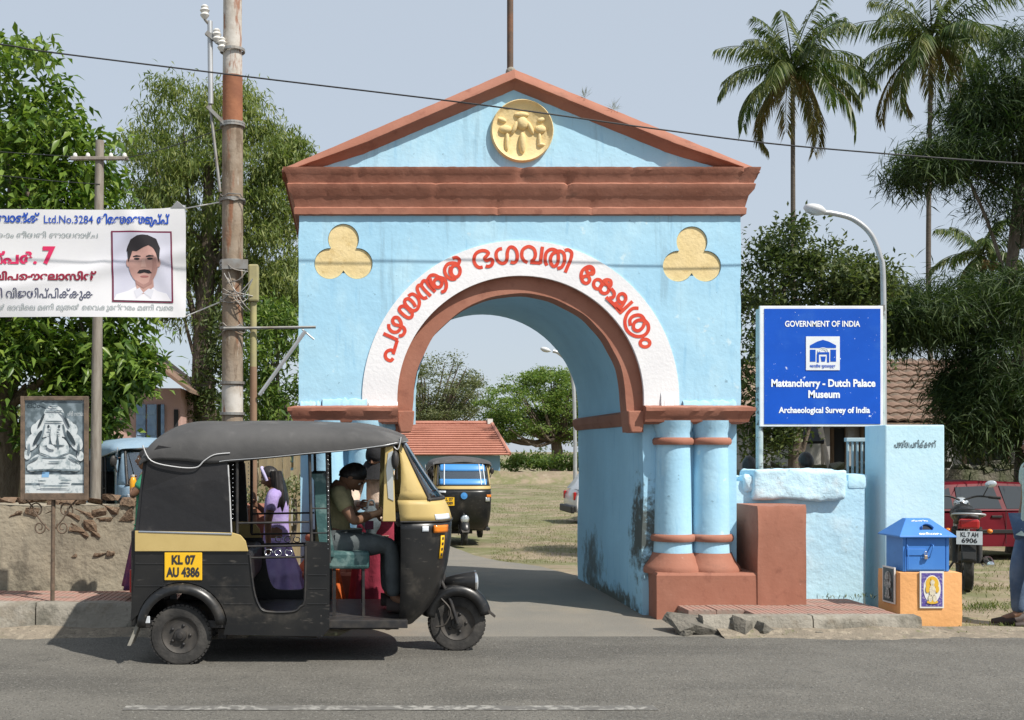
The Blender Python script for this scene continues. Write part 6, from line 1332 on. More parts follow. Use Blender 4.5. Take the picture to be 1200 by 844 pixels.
# ================================================================== car and motorcycle
M_carred = mat('maroon_car_paint', (.085, .004, .010), .5, spec=.2, var=(.145, .008, .016), vscale=2); M_carw = mat('white_car_paint', (.6, .6, .6), .3, coat=.5); M_cglass = mat('car_window', (.030, .036, .040), .06, spec=.8, coat=.4); M_plastic = mat('black_plastic', (.02, .02, .02), .55)
def car(loc, rotz, label, paint):
    t = thing('parked_car', loc, label, 'car', rotz)
    def P(mb, n, m, smooth=None, bevel=0, parent=None): return mb.build(n, m, parent or t, smooth=smooth, bevel=bevel)
    # side profile lofted across the width; x forward, length 3.7
    low = [(-1.82, .30), (-1.86, .52), (-1.84, .70), (-1.76, .86), (-.2, .90), (.75, .88), (1.45, .80), (1.78, .66), (1.86, .48), (1.84, .28)]
    def ys(z): return .78 - .05 * max(0, (.45 - z) / .3) - .03 * max(0, (z - .6) / .3)
    arch = lambda cx: [(cx + .30 * math.cos(R(a)), .28 + .30 * math.sin(R(a))) for a in range(180, -1, -15)]
    poly = low + [(1.55, .24)] + arch(1.2)[::-1] + arch(-1.17)[::-1] + [(-1.5, .24)]
    rows = []
    n = len(poly)
    for f in (-1, -.96, -.8, 0, .8, .96, 1):
        rows.append([(x * (1 - .035 * abs(f) ** 6), ys(z) * f, z - (.05 * abs(f) ** 5 if z > .8 else 0)) for x, z in poly])
    mb = MB().grid(rows, closed=True); mb.f += [tuple(range(n)), tuple(range(6 * n + n - 1, 6 * n - 1, -1))]; mb.m += [0, 0]
    P(mb, 'body', paint, 40)
    gh = [(-1.74, .86), (-1.48, 1.24), (-1.30, 1.315), (-.5, 1.345), (.12, 1.32), (.30, 1.26), (.86, .88)]
    rows = []
    for f in (-1, -.9, 0, .9, 1):
        rows.append([(x, f * (.755 - .20 * max(0, (z - .86) / .48)), z - (.03 if abs(f) == 1 and z > 1 else 0)) for x, z in gh])
    mb = MB().grid(rows); mb.f += [tuple(range(7)), tuple(range(4 * 7 + 6, 4 * 7 - 1, -1))]; mb.m += [0, 0]
    P(mb, 'roof', paint, 35)
    def yside(z): return .755 - .20 * max(0, (z - .86) / .48)
    for s in (-1, 1):
        for wpts in ([(-1.60, .90), (-1.40, 1.18), (-1.24, 1.24), (-1.24, .90)], [(-1.16, .90), (-1.14, 1.25), (-.52, 1.275), (-.46, .90)], [(-.38, .90), (-.42, 1.275), (.05, 1.255), (.20, 1.20), (.66, .90)]):
            v = [(x, s * (yside(z) + .004), z) for x, z in wpts] + [(x, s * (yside(z) - .02), z) for x, z in wpts]; k = len(wpts)
            P(MB().add(v, [tuple(range(k)), tuple(range(2 * k - 1, k - 1, -1))] + [(i, i + k, (i + 1) % k + k, (i + 1) % k) for i in range(k)]), 'window', M_cglass)
        for x, z0, z1 in ((-1.2, .35, .88), (-.42, .33, .88), (.72, .33, .86)): P(MB().box(x - .004, x + .004, s * .785 - .003, s * .785 + .003, z0, z1), 'door_seam', M_plastic)
        for x in (-.56, .22): P(MB().box(x - .085, x + .085, s * .775 - .012, s * .775 + .018, .755, .79), 'door_handle', M_plastic, bevel=.006)
        P(MB().box(-.86, .9, s * .79 - .006, s * .79 + .006, .50, .56), 'rub_strip', M_plastic, bevel=.004)
        for cx in (-1.17, 1.2):
            ty = P(MB().lathe([(.15, -.07), (.22, -.085), (.262, -.06), (.27, 0), (.262, .06), (.22, .085), (.15, .07)], (cx, s * .70, .27), 28, 'Y'), 'wheel', M_rub, 50); P(MB().lathe([(.155, -.06 * 1), (.13, .03), (.05, .05), (0, .05)] if s > 0 else [(.155, .06), (.13, -.03), (.05, -.05), (0, -.05)], (cx, s * .72, .27), 24, 'Y'), 'rim', M_galv, 50, parent=ty)
        P(MB().box(1.72, 1.80, s * .55 - .14, s * .55 + .14, .58, .70), 'headlight', M_hl, bevel=.02); P(MB().box(-1.85, -1.78, s * .62 - .08, s * .62 + .08, .60, .80), 'tail_light', M_rlens, bevel=.02)
        P(MB().ball((.55, s * .86, .92), (.05, .07, .05), 10, 8), 'door_mirror', paint, 60)
    for x in (-1.88, 1.88): P(MB().box(x - .05, x + .05, -.74, .74, .28, .46), 'bumper', M_plastic, bevel=.03)
    P(MB().add([(.86, -.66, .90), (.86, .66, .90), (.32, .54, 1.262), (.32, -.54, 1.262), (.85, -.66, .885), (.85, .66, .885), (.31, .54, 1.24), (.31, -.54, 1.24)], [(0, 1, 2, 3), (7, 6, 5, 4), (0, 4, 5, 1), (1, 5, 6, 2), (2, 6, 7, 3), (3, 7, 4, 0)]), 'windscreen', M_cglass)
    return t
c1 = car((wx(1107, 17.9) + 1.36, 18.6, -.25), R(0), 'maroon hatchback parked behind the motorcycle at the right edge', M_carred)
c1.scale = (1.0, 1.0, .98)
c2 = car((wx(671, 27) + 1.9, 27.8, -.25), R(0), 'white car parked on the field, its end showing past the arch', M_carw)
# motorcycle seen from behind (local x forward)
mc_ = thing('motorcycle', (6.906 + .26, 12.4 + .54, -.01), 'dark motorcycle with white number plate parked behind the collection box', 'motorcycle', R(64))
def P(mb, n, m, smooth=None, bevel=0, parent=None): return mb.build(n, m, parent or mc_, smooth=smooth, bevel=bevel)
for x, r in ((-.60, .29), (.66, .29)):
    ty = P(MB().lathe([(.21, -.035), (.255, -.05), (.283, -.035), (.29, 0), (.283, .035), (.255, .05), (.21, .035)], (x, 0, .29), 32, 'Y'), 'wheel', M_rub, 50)
    P(MB().lathe([(.212, -.03), (.20, -.02), (.20, .02), (.212, .03)], (x, 0, .29), 32, 'Y'), 'rim', M_galv, 50, parent=ty); P(MB().lathe([(0, -.05), (.05, -.05), (.05, .05), (0, .05)], (x, 0, .29), 16, 'Y'), 'hub', M_rim, 40, parent=ty)
    for k in range(10): P(MB().tube([(x + .05 * math.cos(k * .628), .02 * (-1) ** k, .29 + .05 * math.sin(k * .628)), (x + .205 * math.cos(k * .628 + .2), 0, .29 + .205 * math.sin(k * .628 + .2))], .003, 4), 'spoke', M_galv, parent=ty)
rows = []
for a in range(28, 175, 10):
    c, s_ = math.cos(R(a)), math.sin(R(a)); rows.append([(-.60 + .315 * c, y, .29 + (.315 - .03 * (abs(y) > .05)) * s_) for y in (-.07, -.05, 0, .05, .07)])
P(MB().grid(rows), 'rear_fender', M_blk, 60).modifiers.new('s', 'SOLIDIFY').thickness = .006
P(MB().add([(-.90, -.07, .56), (-.90, .07, .56), (-.96, .06, .40), (-.96, -.06, .40), (-.88, -.07, .56), (-.88, .07, .56), (-.94, .06, .40), (-.94, -.06, .40)], [(0, 1, 2, 3), (7, 6, 5, 4), (0, 4, 5, 1), (1, 5, 6, 2), (2, 6, 7, 3), (3, 7, 4, 0)]), 'mud_guard', M_plastic)
pl_ = P(MB().box(-.952, -.944, -.125, .125, .555, .70), 'number_plate', M_sticker)
for txt, z in (('KL 7 AH', .66), ('6906', .595)): link('lettering', text_mesh(txt, .07, lambda u, v: Vector((-.9535, -u, z + v)), width=.17 if z > .63 else .15, bold=.002), M_ink, pl_)
P(MB().box(-.93, -.84, -.10, .10, .72, .83), 'tail_light', M_rlens, bevel=.025)
P(MB().lathe([(0, 0), (.12, .02), (.15, .08), (.13, .13), (0, .14)], (-.62, 0, .79), 20), 'seat_tail', M_blk, 60)
rows = []
for i in range(11):
    q = i / 10; x = -.86 + .95 * q; w = .10 + .03 * math.sin(q * 3.14); z = .82 + .05 * (1 - q) ** 2 - .05 * q; rows.append([(x, -w, z - .05), (x, -w * .9, z), (x, 0, z + .02), (x, w * .9, z), (x, w, z - .05)])
P(MB().grid(rows), 'seat', M_vin, 60).modifiers.new('s', 'SOLIDIFY').thickness = .05
P(MB().ball((.26, 0, .83), (.27, .14, .12), 18, 12), 'fuel_tank', M_blk, 70)
P(MB().tube(smooth_line([Vector((-.5, -.15, .84)), Vector((-.86, -.15, .88)), Vector((-.95, 0, .89)), Vector((-.86, .15, .88)), Vector((-.5, .15, .84))], 5), .011, 8), 'grab_rail', M_galv, 60)
P(MB().box(-.15, .35, -.13, .13, .26, .60), 'engine', M_rim, bevel=.05); P(MB().tube([(.55, 0, .95), (.3, 0, .65), (-.1, 0, .30), (-.6, 0, .30)], .022, 8), 'frame', M_iron, 60)
P(MB().tube([(.25, -.16, .30), (-.2, -.19, .26), (-.45, -.20, .30)], .02, 8), 'exhaust_pipe', M_chrome, 60); P(MB().lathe([(.0, -.45), (.035, -.44), (.05, -.2), (.055, .0), (.042, .03), (.035, .0)], (-.55, -.20, .35), 16, 'X'), 'silencer', M_chrome, 60)
for s in (-1, 1):
    P(MB().tube([(.66, s * .07, .29), (.52, s * .07, .95)], .018, 8), 'fork', M_galv, 60)
    P(MB().tube([(-.58, s * .12, .32), (-.50, s * .12, .72)], .03, 10), 'shock_absorber', M_iron, 60)
    P(MB().tube([(-.84, s * .10, .70), (-.84, s * .18, .70)], .010, 6), 'indicator_stalk', M_plastic); P(MB().ball((-.85, s * .20, .70), (.035, .03, .025), 10, 8), 'indicator_lamp', M_amber, 60)
    P(MB().tube(smooth_line([Vector((.50, s * .02, .98)), Vector((.50, s * .16, 1.03)), Vector((.42, s * .34, 1.02))], 5), .012, 8), 'handlebar', M_iron, 60); P(MB().tube([(.45, s * .28, 1.025), (.40, s * .40, 1.015)], .018, 8), 'grip', M_rub, 60)
    ml_ = P(MB().ball((.44, s * .30, 1.18), (.018, .065, .042), 14, 8, M=Matrix.Rotation(R(s * 12), 3, 'X')), 'mirror', M_hl, 70); P(MB().tube([(.46, s * .22, 1.03), (.45, s * .28, 1.16)], .006, 6), 'stalk', M_iron, parent=ml_)
P(MB().lathe([(0, -.12), (.06, -.1), (.085, 0), (.08, .02), (0, .03)], (.66, 0, .93), 18, 'X'), 'headlamp', M_hl, 60)
P(MB().tube([(-.05, .10, .30), (-.10, .28, .02)], .012, 6), 'side_stand', M_iron)
# ================================================================== trees and plants
def leaves_mesh(name, C, D, L, W, kind='leaf', fold=.25, droop=0.0):
    """C centres (n,3), D directions (n,3), L lengths, W widths -> folded diamond leaves"""
    n = len(C); D = D / np.linalg.norm(D, axis=1, keepdims=True)
    up = rng.normal(size=(n, 3)) * .5 + np.array([0, 0, 1.0]); S = np.cross(D, up); S /= np.linalg.norm(S, axis=1, keepdims=True) + 1e-9; N = np.cross(S, D)
    L = L[:, None]; W = W[:, None]
    p0 = C; p1 = C + D * L * .45 + S * W * .5 + N * W * fold; p2 = C + D * L - np.array([0, 0, 1.0]) * L * droop; p3 = C + D * L * .45 - S * W * .5 + N * W * fold; p4 = C + D * L * .5
    V = np.stack([p0, p1, p2, p3, p4], 1).reshape(-1, 3); base = np.arange(n) * 5
    F = np.stack([np.stack([base, base + 1, base + 4], 1), np.stack([base + 1, base + 2, base + 4], 1), np.stack([base + 2, base + 3, base + 4], 1), np.stack([base + 3, base, base + 4], 1)], 1).reshape(-1, 3)
    me = bpy.data.meshes.new(name); me.vertices.add(len(V)); me.vertices.foreach_set('co', V.astype(np.float32).ravel())
    me.loops.add(F.size); me.loops.foreach_set('vertex_index', F.astype(np.int32).ravel()); me.polygons.add(len(F)); me.polygons.foreach_set('loop_start', np.arange(0, F.size, 3, dtype=np.int32))
    try: me.polygons.foreach_set('loop_total', np.full(len(F), 3, dtype=np.int32))
    except Exception: pass
    me.update(calc_edges=True); me.polygons.foreach_set('use_smooth', np.ones(len(F), dtype=bool)); return me
def blob_points(blobs, n, shell=.55):
    """points inside a set of ellipsoids (cx,cy,cz,rx,ry,rz), denser towards the skin; also outward directions"""
    w = np.array([b[3] * b[4] * b[5] for b in blobs]) ** .7; w /= w.sum(); k = rng.choice(len(blobs), n, p=w); B = np.array(blobs)[k]
    d = rng.normal(size=(n, 3)); d /= np.linalg.norm(d, axis=1, keepdims=True); r = 1 - np.abs(rng.normal(size=n)) * (1 - shell); r = np.clip(r, .1, 1.05)
    return B[:, :3] + d * B[:, 3:] * r[:, None], d
def sub_blobs(blobs, per, size, jit=1.0):
    """break big ellipsoids into clumps on and in them"""
    out = []
    for b in blobs:
        for _ in range(per):
            d = rng.normal(size=3); d /= np.linalg.norm(d); r = rng.uniform(.45, 1.0) ** .6; s = size * rng.uniform(.6, 1.35)
            out.append((b[0] + d[0] * b[3] * r, b[1] + d[1] * b[4] * r, b[2] + d[2] * b[5] * r, s, s, s * rng.uniform(.6, .9)))
    return out
def wood(parent, base, top, r0, r1, ends, m, seg=7, name='trunk', wig=.12, limb=.5, nlimb=None):
    rr = random.Random(len(ends) + int(base[0] * 10)); base, top = Vector(base), Vector(top); pts = []
    for i in range(seg + 1):
        q = i / seg; pts.append(base.lerp(top, q) + Vector((rr.uniform(-wig, wig), rr.uniform(-wig, wig), 0)) * (q * (1 - q) * 2))
    tr = MB().tube(pts, [r0 * (1.35 if i == 0 else 1) + (r1 - r0) * i / seg for i in range(seg + 1)], 10).build(name, m, parent, local=False, smooth=60)
    for e in ends:
        q = rr.uniform(.35, .98); a = base.lerp(top, q); e = Vector(e); mid = a.lerp(e, .5) + Vector((rr.uniform(-.2, .2), rr.uniform(-.2, .2), .12 * (e - a).length)); ra = r1 * limb * rr.uniform(.7, 1.3) + .01
        MB().tube(smooth_line([a, mid, e], 5), [ra + (.015 - ra) * min(1, i / 10) for i in range(11)], 6).build('limb', m, tr, local=False, smooth=60)
    return tr
M_bark = mat('bark', (.13, .10, .075), .95, var=(.20, .165, .13), vscale=5, stretch=(4, 4, 1), bump=.02, bscale=22)
def leafm(name, c, v, isl=.35, tr=.32, rough=.5): return mat(name, c, rough, var=v, vscale=.6, island=isl, trans=tr, spec=.3)
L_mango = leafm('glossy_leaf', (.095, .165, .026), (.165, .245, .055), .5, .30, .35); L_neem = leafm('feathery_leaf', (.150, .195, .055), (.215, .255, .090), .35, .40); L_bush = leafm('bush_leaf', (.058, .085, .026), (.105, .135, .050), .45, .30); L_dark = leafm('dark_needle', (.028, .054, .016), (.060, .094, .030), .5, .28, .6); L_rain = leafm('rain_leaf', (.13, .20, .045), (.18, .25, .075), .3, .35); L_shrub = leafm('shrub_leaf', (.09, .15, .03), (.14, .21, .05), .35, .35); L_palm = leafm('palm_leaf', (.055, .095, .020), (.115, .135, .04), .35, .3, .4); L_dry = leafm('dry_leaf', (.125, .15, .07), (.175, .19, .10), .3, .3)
def B(px, py, d, rpx, rpy, rd): c = at(px, py, d); return (c.x, c.y, c.z, rpx * d / FPX, rd, rpy * d / FPX)
# --- big-leaved tree at the left: leaves large enough to tell apart
tr = thing('broadleaf_tree', (wx(30, 15.5), 15.5, -.1), 'big-leaved dark green tree behind the white banner at left edge', 'tree')
blobs = [B(-30, 210, 15.5, 110, 120, 1.3), B(20, 130, 15.5, 75, 90, 1.2), B(60, 210, 15.3, 75, 95, 1.2), B(90, 265, 15.2, 62, 90, 1.0), B(20, 320, 15.3, 110, 120, 1.3), B(100, 400, 15.2, 80, 80, 1.0), B(30, 450, 15.3, 100, 70, 1.1), B(130, 425, 15.1, 48, 42, .8), B(-70, 400, 15.5, 80, 120, 1.2), B(105, 480, 15.1, 32, 34, .6)]
wood(tr, (wx(-10, 15.5), 15.6, -.2), tuple(at(20, 200, 15.5)), .30, .10, [b[:3] for b in blobs], M_bark)
cl_ = sub_blobs(blobs, 46, .26); n = len(cl_)
C = []; D = []
for b in cl_:                                          # rosettes: leaves fan out from a twig end and hang
    k = 42; o = np.array(b[:3]) + rng.normal(size=(k, 3)) * np.array(b[3:]) * .62; a = rng.uniform(0, 2 * np.pi, k); dz = rng.uniform(-1.15, .35, k)
    C.append(o); D.append(np.stack([np.cos(a), np.sin(a), dz], 1))
C = np.concatenate(C); D = np.concatenate(D); nl = len(C)
crown = link('crown', leaves_mesh('crown', C, D, rng.uniform(.12, .22, nl), rng.uniform(.055, .09, nl), droop=.16), L_mango, tr, local=False, kind='stuff')
LEAF = leaves_mesh('leaf', np.zeros((1, 3)), np.array([[1.0, 0, -.35]]), np.array([.24]), np.array([.08]), droop=.2); LEAF.materials.append(L_mango)
for i in range(240):
    b = blobs[i % len(blobs)]; a = random.uniform(0, math.tau); e = random.uniform(-.6, 1)
    o = link('leaf', LEAF, None, tr); o.matrix_parent_inverse = Matrix.Translation(-tr.location)
    o.location = (b[0] + b[3] * .98 * math.cos(e) * random.uniform(-1, 1), b[1] - b[4] * random.uniform(.75, 1.05), b[2] + b[5] * .95 * random.uniform(-1, 1)); o.rotation_euler = (random.uniform(-.4, .4), random.uniform(-.2, .7), a); s_ = random.uniform(.8, 1.15); o.scale = (s_, s_, s_)
# --- feathery tree in the middle left
tr = thing('feathery_tree', (wx(235, 24), 24, -.22), 'tall olive green feathery tree behind the utility pole', 'tree')
blobs = [B(215, 150, 24, 60, 60, 1.5), B(270, 140, 24, 45, 45, 1.3), B(180, 190, 24, 45, 50, 1.3), B(300, 190, 24, 48, 60, 1.4), B(240, 215, 23.5, 80, 55, 1.6), B(325, 235, 24, 32, 45, 1.0), B(190, 265, 24, 45, 50, 1.3), B(310, 290, 24, 40, 50, 1.2), B(250, 290, 24, 55, 50, 1.3), B(330, 345, 24, 24, 40, .9), B(215, 335, 24, 40, 50, 1.2), B(290, 360, 24, 35, 50, 1.0), B(170, 320, 24, 30, 50, 1.0), B(335, 180, 24, 22, 24, .8)]
wood(tr, (wx(232, 24), 24, -.3), tuple(at(245, 190, 24)), .34, .10, [b[:3] for b in blobs], M_bark, limb=.6)
C = []; D = []
for b in sub_blobs(blobs, 33, .36):
    k = 120; o = np.array(b[:3]) + rng.normal(size=(k, 3)) * np.array(b[3:]) * .5; dx = rng.normal(size=(k, 3)) * .55; dx[:, 2] -= .75; C.append(o); D.append(dx)
C = np.concatenate(C); D = np.concatenate(D); nl = len(C)
link('crown', leaves_mesh('crown', C, D, rng.uniform(.10, .20, nl), rng.uniform(.024, .042, nl), droop=.1), L_neem, tr, local=False, kind='stuff')
# --- shrubs between pole and gate, and below
def shrub(name, label, blobs, per, size, k, L, W, m, cat='shrub', hang=-.1, group=None, base=None):
    c = np.mean(np.array(blobs)[:, :3], 0); zb = ground_z(c[0], c[1])
    t = thing(name, (c[0], c[1], zb), label, cat, group=group)
    st_ = MB()
    for b in blobs[:6]: st_ = MB().tube(smooth_line([Vector((c[0], c[1], zb - .05)), Vector((b[0], b[1], (b[2] + zb) / 2)), Vector(b[:3])], 4), .035, 5); st_.build('stem', M_bark, t, local=False)
    C = []; D = []
    for b in sub_blobs(blobs, per, size):
        o = np.array(b[:3]) + rng.normal(size=(k, 3)) * np.array(b[3:]) * .55; dx = rng.normal(size=(k, 3)) * .8; dx[:, 2] += hang; C.append(o); D.append(dx)
    C = np.concatenate(C); D = np.concatenate(D); q = C[:, 2] > zb; C = C[q]; D = D[q]; nl = len(C)
    link('crown', leaves_mesh('crown', C, D, rng.uniform(L * .7, L * 1.2, nl), rng.uniform(W * .7, W * 1.2, nl)), m, t, local=False, kind='stuff'); return t
shrub('leafy_shrub', 'bright green shrub left of the blue gateway behind the stay bracket', [B(320, 420, 20, 36, 40, .8), B(300, 460, 20, 40, 40, .8), B(335, 470, 20, 30, 40, .7), B(325, 385, 20, 25, 30, .6)], 22, .25, 46, .17, .05, L_shrub, hang=-.3)
shrub('leafy_shrub', 'dark green shrub between the pink house and the utility pole', [B(250, 440, 23, 26, 45, .6), B(252, 480, 23, 30, 40, .6), B(262, 400, 23, 22, 40, .6)], 22, .25, 46, .14, .05, L_bush)
shrub('leafy_shrub', 'low green shrub in front of the plank fence beyond the rickshaw', [B(310, 590, 16.6, 40, 22, .4), B(345, 585, 16.6, 30, 25, .4)], 16, .18, 40, .10, .035, L_dry, hang=.3)
# --- tree right of the gate
tr = thing('small_leaved_tree', (wx(930, 17.5), 17.5, -.22), 'small-leaved tree standing between the gateway and the signboard', 'tree')
blobs = [B(905, 330, 17.5, 48, 42, .9), B(930, 295, 17.5, 36, 32, .8), B(965, 330, 17.3, 42, 36, .9), B(1000, 350, 17.3, 34, 26, .8), B(885, 390, 17.5, 38, 60, .9), B(890, 450, 17.5, 36, 50, .8), B(950, 390, 17.5, 60, 50, .9), B(1012, 330, 17.3, 20, 18, .5), B(900, 500, 17.5, 28, 32, .6), B(985, 420, 17.5, 50, 50, .9)]
wood(tr, (wx(935, 17.5), 17.6, -.3), tuple(at(935, 350, 17.5)), .14, .06, [b[:3] for b in blobs], M_bark)
C = []; D = []
for b in sub_blobs(blobs, 30, .24):
    k = 62; o = np.array(b[:3]) + rng.normal(size=(k, 3)) * np.array(b[3:]) * .6; C.append(o); D.append(rng.normal(size=(k, 3)) + np.array([0, 0, .25]))
C = np.concatenate(C); D = np.concatenate(D); nl = len(C)
link('crown', leaves_mesh('crown', C, D, rng.uniform(.07, .12, nl), rng.uniform(.035, .06, nl)), L_bush, tr, local=False, kind='stuff')
# --- dark drooping trees at the right
def needle_tree(label, blobs, base_px, d, top, per, dens, group=None):
    t = thing('casuarina_tree', (wx(base_px, d), d, -.22), label, 'tree', group=group)
    wood(t, (wx(base_px, d), d, -.3), tuple(top), .16, .05, [b[:3] for b in blobs], M_bark, limb=.5, wig=.3)
    C = []; D = []
    for b in sub_blobs(blobs, per, .34):
        k = dens; o = np.array(b[:3]) + rng.normal(size=(k, 3)) * np.array(b[3:]) * .55; a = rng.uniform(0, 2 * np.pi); dx = rng.normal(size=(k, 3)) * .45 + np.array([np.cos(a) * .6, np.sin(a) * .6, -.35]); C.append(o); D.append(dx)
    C = np.concatenate(C); D = np.concatenate(D); nl = len(C)
    link('crown', leaves_mesh('crown', C, D, rng.uniform(.16, .34, nl), rng.uniform(.014, .026, nl), droop=.12), L_dark, t, local=False, kind='stuff')
D1 = 19.5
needle_tree('dark drooping tree reaching over the palms at the right edge', [B(1190, 90, D1, 50, 60, 1.2), B(1160, 120, D1, 42, 30, 1.0), B(1190, 165, D1, 60, 45, 1.2), B(1120, 185, D1, 45, 26, 1.0), B(1085, 200, D1, 28, 22, .8), B(1195, 230, D1, 45, 50, 1.0), B(1150, 150, D1, 40, 40, 1.0), B(1240, 130, D1, 60, 90, 1.2)], 1193, D1, at(1200, 70, D1), 36, 80)
needle_tree('dark mass of drooping foliage above the red car', [B(1150, 365, 19, 70, 42, 1.3), B(1080, 365, 19, 50, 34, 1.2), B(1190, 420, 19, 60, 60, 1.3), B(1158, 430, 18.8, 45, 60, 1.2), B(1070, 385, 19, 40, 26, 1.0), B(1150, 490, 18.8, 50, 40, 1.0), B(1215, 480, 19, 40, 60, 1.0), B(1128, 470, 18.8, 18, 40, .6), B(1040, 360, 19.2, 30, 26, .8), B(1190, 340, 19, 50, 26, 1.0), B(1250, 380, 19, 60, 90, 1.2)], 1215, 19, at(1190, 360, 19), 40, 95)
# --- coconut palms
def frond(mbr, base, az, el, L, droop, n=26, lw=.42):
    """returns leaflet arrays for one frond and its rib points"""
    pts = []; p = Vector(base); e = el
    for i in range(n + 1):
        pts.append(p.copy()); st = L / n; p = p + Vector((math.cos(az) * math.cos(e), math.sin(az) * math.cos(e), math.sin(e))) * st; e -= droop / n * (1 + 1.2 * i / n)
    return pts
def palm(name, label, px_base, px_crown, py_crown, d, L, nf, lean, rad, group, seed, leafw=.055, spacing=1):
    rr = random.Random(seed); top = at(px_crown, py_crown, d); base = Vector((wx(px_base, d), d, -.3))
    t = thing(name, base, label, 'palm tree', group=group)
    pts = smooth_line([base, base.lerp(top, .35) + Vector((lean, 0, 0)), base.lerp(top, .7) + Vector((lean * .7, 0, 0)), top], 6)
    MB().tube(pts, [rad * (1.5 - .9 * i / (len(pts) - 1)) if i < 3 else rad * (1.1 - .35 * i / (len(pts) - 1)) for i in range(len(pts))], 10).build('trunk', M_palmt, t, local=False, smooth=60)
    for f in range(nf):
        az = f * 2.399 + rr.uniform(-.25, .25); q = f / nf; el = R(80) - q * R(118) + rr.uniform(-.12, .12); LL = L * rr.uniform(.85, 1.1) * (.86 if el > R(60) else 1); dr = R(36) + q * R(26) + rr.uniform(-.1, .2)
        P_ = frond(None, top + Vector((0, 0, .05)), az, el, LL, dr); C = []; D = []; W = []; LN = []
        side = Vector((-math.sin(az), math.cos(az), 0))
        for i in range(3, len(P_) - 1):
            tdir = (P_[i + 1] - P_[i]).normalized(); ll = LL * .23 * math.sin(math.pi * (.14 + .80 * i / len(P_))) ** .7
            for s in (-1, 1):
                for h in (0, .5):
                    o = P_[i].lerp(P_[i + 1], h); dd = side * s * .75 + tdir * .6 + Vector((0, 0, -.55 - .5 * rr.random())); C.append(o); D.append(dd); W.append(leafw * rr.uniform(.8, 1.2)); LN.append(ll * rr.uniform(.85, 1.15))
        fo_ = MB().tube(P_, [.035 * (L / 4) * (1 - .85 * i / len(P_)) + .004 for i in range(len(P_))], 5).build('frond', L_palm if q < .8 else L_palm_dry, t, local=False)
        link('leaflets', leaves_mesh('leaflets', np.array([tuple(x) for x in C]), np.array([tuple(x) for x in D]), np.array(LN), np.array(W), droop=.30), L_palm if q < .82 else L_palm_dry, fo_, local=False, kind='stuff')
    for k in range(6): MB().ball(top + Vector((.28 * math.cos(k * 1.1), .28 * math.sin(k * 1.1), -.28 - .06 * (k % 2))) * 1, .14, 10, 8).build('coconut', M_coco, t, local=False, smooth=70)
M_palmt = mat('palm_bark', (.085, .07, .058), .9, var=(.13, .11, .09), vscale=6, stretch=(1, 1, 5), bump=.01); M_coco = mat('coconut', (.10, .10, .03), .6, var=(.16, .09, .03), vscale=5); L_palm_dry = leafm('dry_frond', (.16, .125, .045), (.11, .10, .03), .3, .3)
palm('coconut_palm', 'tall coconut palm nearer the gateway, above the street lamp', 930, 929, 84, 56, 4.6, 32, .0, .13, 'coconut palms', 3, .085)
palm('coconut_palm', 'tall coconut palm with curved trunk nearer the right edge', 1100, 1092, 50, 56, 4.6, 32, -.35, .13, 'coconut palms', 8, .085)
palm('young_palm', 'short young palm below the tall palms at the right', 1150, 1152, 300, 34, 1.7, 16, .0, .10, None, 5, .05)
# --- rain trees seen through the arch, leaf colour lightened in place of haze
def rain(label, blobs, base_px, d, top, per, dens, m, size, group, spread):
    t = thing('rain_tree', (wx(base_px, d), d, -.22), label, 'tree', group=group)
    tk = wood(t, (wx(base_px, d), d, -.5), tuple(top), .55, .3, [], M_bark, wig=.2)
    rr = random.Random(4)
    for b in sub_blobs(blobs, spread, .5): a = Vector(top) + Vector((0, 0, -.6 * rr.random())); e = Vector(b[:3]); mid = a.lerp(e, .45) + Vector((0, 0, -.12 * (e - a).length)); MB().tube(smooth_line([a, mid, e], 5), [.16 * (1 - .09 * i) + .012 for i in range(11)], 5).build('limb', M_bark, tk, local=False)
    C = []; D = []
    for b in sub_blobs(blobs, per, size):
        o = np.array(b[:3]) + rng.normal(size=(dens, 3)) * np.array(b[3:]) * np.array([.6, .6, .35]); C.append(o); D.append(rng.normal(size=(dens, 3)) * np.array([1, 1, .5]))
    C = np.concatenate(C); D = np.concatenate(D); nl = len(C)
    link('crown', leaves_mesh('crown', C, D, rng.uniform(.12, .26, nl), rng.uniform(.07, .14, nl)), m, t, local=False, kind='stuff')
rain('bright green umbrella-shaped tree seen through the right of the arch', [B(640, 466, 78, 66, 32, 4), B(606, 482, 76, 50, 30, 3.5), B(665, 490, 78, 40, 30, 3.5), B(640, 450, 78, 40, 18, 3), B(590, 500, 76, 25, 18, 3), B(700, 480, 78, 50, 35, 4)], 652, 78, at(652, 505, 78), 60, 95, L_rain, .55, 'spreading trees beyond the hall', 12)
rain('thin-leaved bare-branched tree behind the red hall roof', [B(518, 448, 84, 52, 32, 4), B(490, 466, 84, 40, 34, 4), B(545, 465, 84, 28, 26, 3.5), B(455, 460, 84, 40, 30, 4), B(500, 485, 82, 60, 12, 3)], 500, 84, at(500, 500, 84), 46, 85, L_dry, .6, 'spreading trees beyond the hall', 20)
shrub('hedge', 'green hedge along the far edge of the lawn, below the umbrella tree', [B(600 + 22 * i, 541, 70, 18, 7, 1.2) for i in range(9)], 14, .4, 40, .3, .13, L_rain, 'hedge')
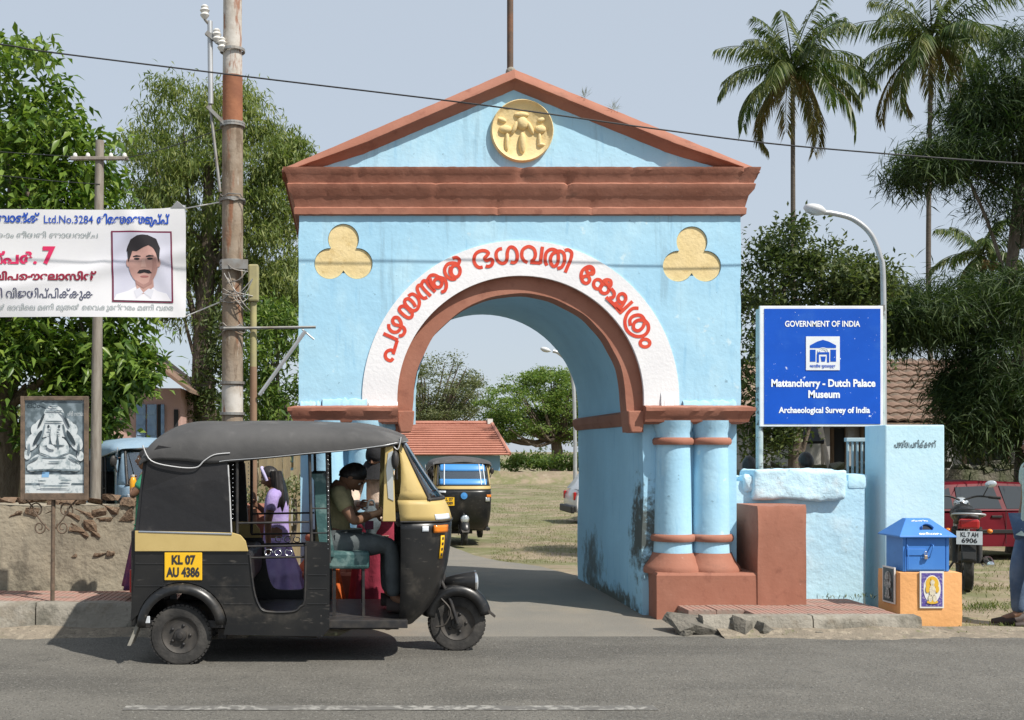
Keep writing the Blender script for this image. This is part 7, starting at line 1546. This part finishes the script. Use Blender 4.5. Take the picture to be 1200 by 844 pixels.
for i, (px, d, w, lab) in enumerate(((395, 110, 70, 'far grey-green tree at the left of the passage view'), (700, 120, 120, 'far tree standing behind the umbrella tree'), (880, 60, 70, 'far leafy tree behind the gateway right side'), (80, 60, 120, 'far tree behind the pink house'), (300, 55, 60, 'far tree behind the feathery tree'), (1030, 45, 90, 'far leafy tree behind the old tiled house'))):
    shrub('background_tree', lab, [B(px, 490, d, w * .6, 42, 3), B(px - w * .4, 505, d, w * .4, 34, 3), B(px + w * .4, 505, d, w * .4, 34, 3)], 22, .7, 50, .34, .16, L_neem if i % 2 else L_bush, 'tree')
for px, py, lab in ((686, 113, 'small dry weed on the upper right slope of the pediment'), (720, 128, 'dry weed tuft lower on the right slope of the pediment')):
    c = at(px, py, GD - .05); n = 26; t_ = thing('weed_tuft', c, lab, 'weed')
    link('blades', leaves_mesh('blades', np.array([tuple(c)] * n) + rng.normal(size=(n, 3)) * .012, rng.normal(size=(n, 3)) * .7 + np.array([0, 0, 1.0]), rng.uniform(.04, .12, n), rng.uniform(.003, .006, n)), L_dry, t_, local=False, kind='stuff')
# --- grass, weeds and litter
def grass(name, pts, h, m, label):
    n = len(pts); C = np.array(pts); D = rng.normal(size=(n, 3)) * .4; D[:, 2] = 1
    o = link(name, leaves_mesh(name, C, D, rng.uniform(h * .5, h * 1.3, n), rng.uniform(.004, .009, n) * (1 + h * 4), droop=.25), m, None, kind='stuff'); tag(o, label, 'grass')
L_grass = leafm('grass_blade', (.10, .135, .030), (.18, .165, .065), .35, .3, .6); L_hay = leafm('dry_grass_blade', (.20, .185, .085), (.13, .15, .05), .3, .3, .7)
pts = []
for (px, py, w, k) in ((880, 738, 22, 160), (920, 741, 60, 80), (1000, 741, 60, 90), (1045, 735, 20, 60), (985, 697, 60, 160), (1150, 712, 70, 500), (1165, 738, 40, 260), (1140, 690, 60, 260), (10, 742, 30, 60)):
    for _ in range(k):
        z = .155 if py == 697 else 0; x_, y_ = px + random.gauss(0, w * .5), py + random.gauss(0, 2.5); d = gd(y_, z); pts.append((wx(x_, d), d, z + ground_z(wx(x_, d), d) - .01))
for _ in range(3200):
    x_ = random.uniform(5.4, 13); y_ = random.uniform(10.2, 18); pts.append((x_, y_, ground_z(x_, y_) - .02))
grass('weeds', pts, .07, L_grass, 'green weeds along the kerb and around the motorcycle')
pts = []
for _ in range(26000):
    y_ = 17 + 45 * random.random() ** 1.15; xc = wx(random.uniform(575, 690), y_); e = mnoise.noise(Vector((xc * .4, y_ * .25, 0)))
    if random.random() < .45 + .9 * e and xc > 1.9 + .02 * y_: pts.append((xc, y_, ground_z(xc, y_) - .02))
grass('dry_lawn', pts, .06, L_hay, 'dry yellow-green grass of the lawn beyond the arch')
bankp = MB().grid([[(wx(330, 60) + i * 1.6, 60 + j * 1.2, -.26 + (.85 if j == 1 else 0) * (.8 + .4 * mnoise.noise(Vector((i * .4, j, 0))))) for i in range(24)] for j in range(4)]).build('grass_bank', M_dirt, smooth=80); tag(bankp, kind='structure')
for px, py, s, m_, lab, nm in ((75 + 10, 738, .11, mat('litter_red', (.45, .05, .06), .6), 'crumpled red wrapper lying in the gutter near the picture stand', 'wrapper'), (1188, 727, .10, M_sticker, 'scrap of white paper on the dirt by the jeans', 'paper_scrap')):
    d = gd(py) - .02; rows = [[Vector((wx(px, d) + s * (i / 4 - .5), d + s * (j / 4 - .5) * .6, .03 + .02 * mnoise.noise(Vector((i * 1.3, j * 1.7, px))))) for i in range(5)] for j in range(5)]
    o = MB().grid(rows).build(nm, m_, smooth=30); o.modifiers.new('s', 'SOLIDIFY').thickness = .004; tag(o, lab, 'litter')
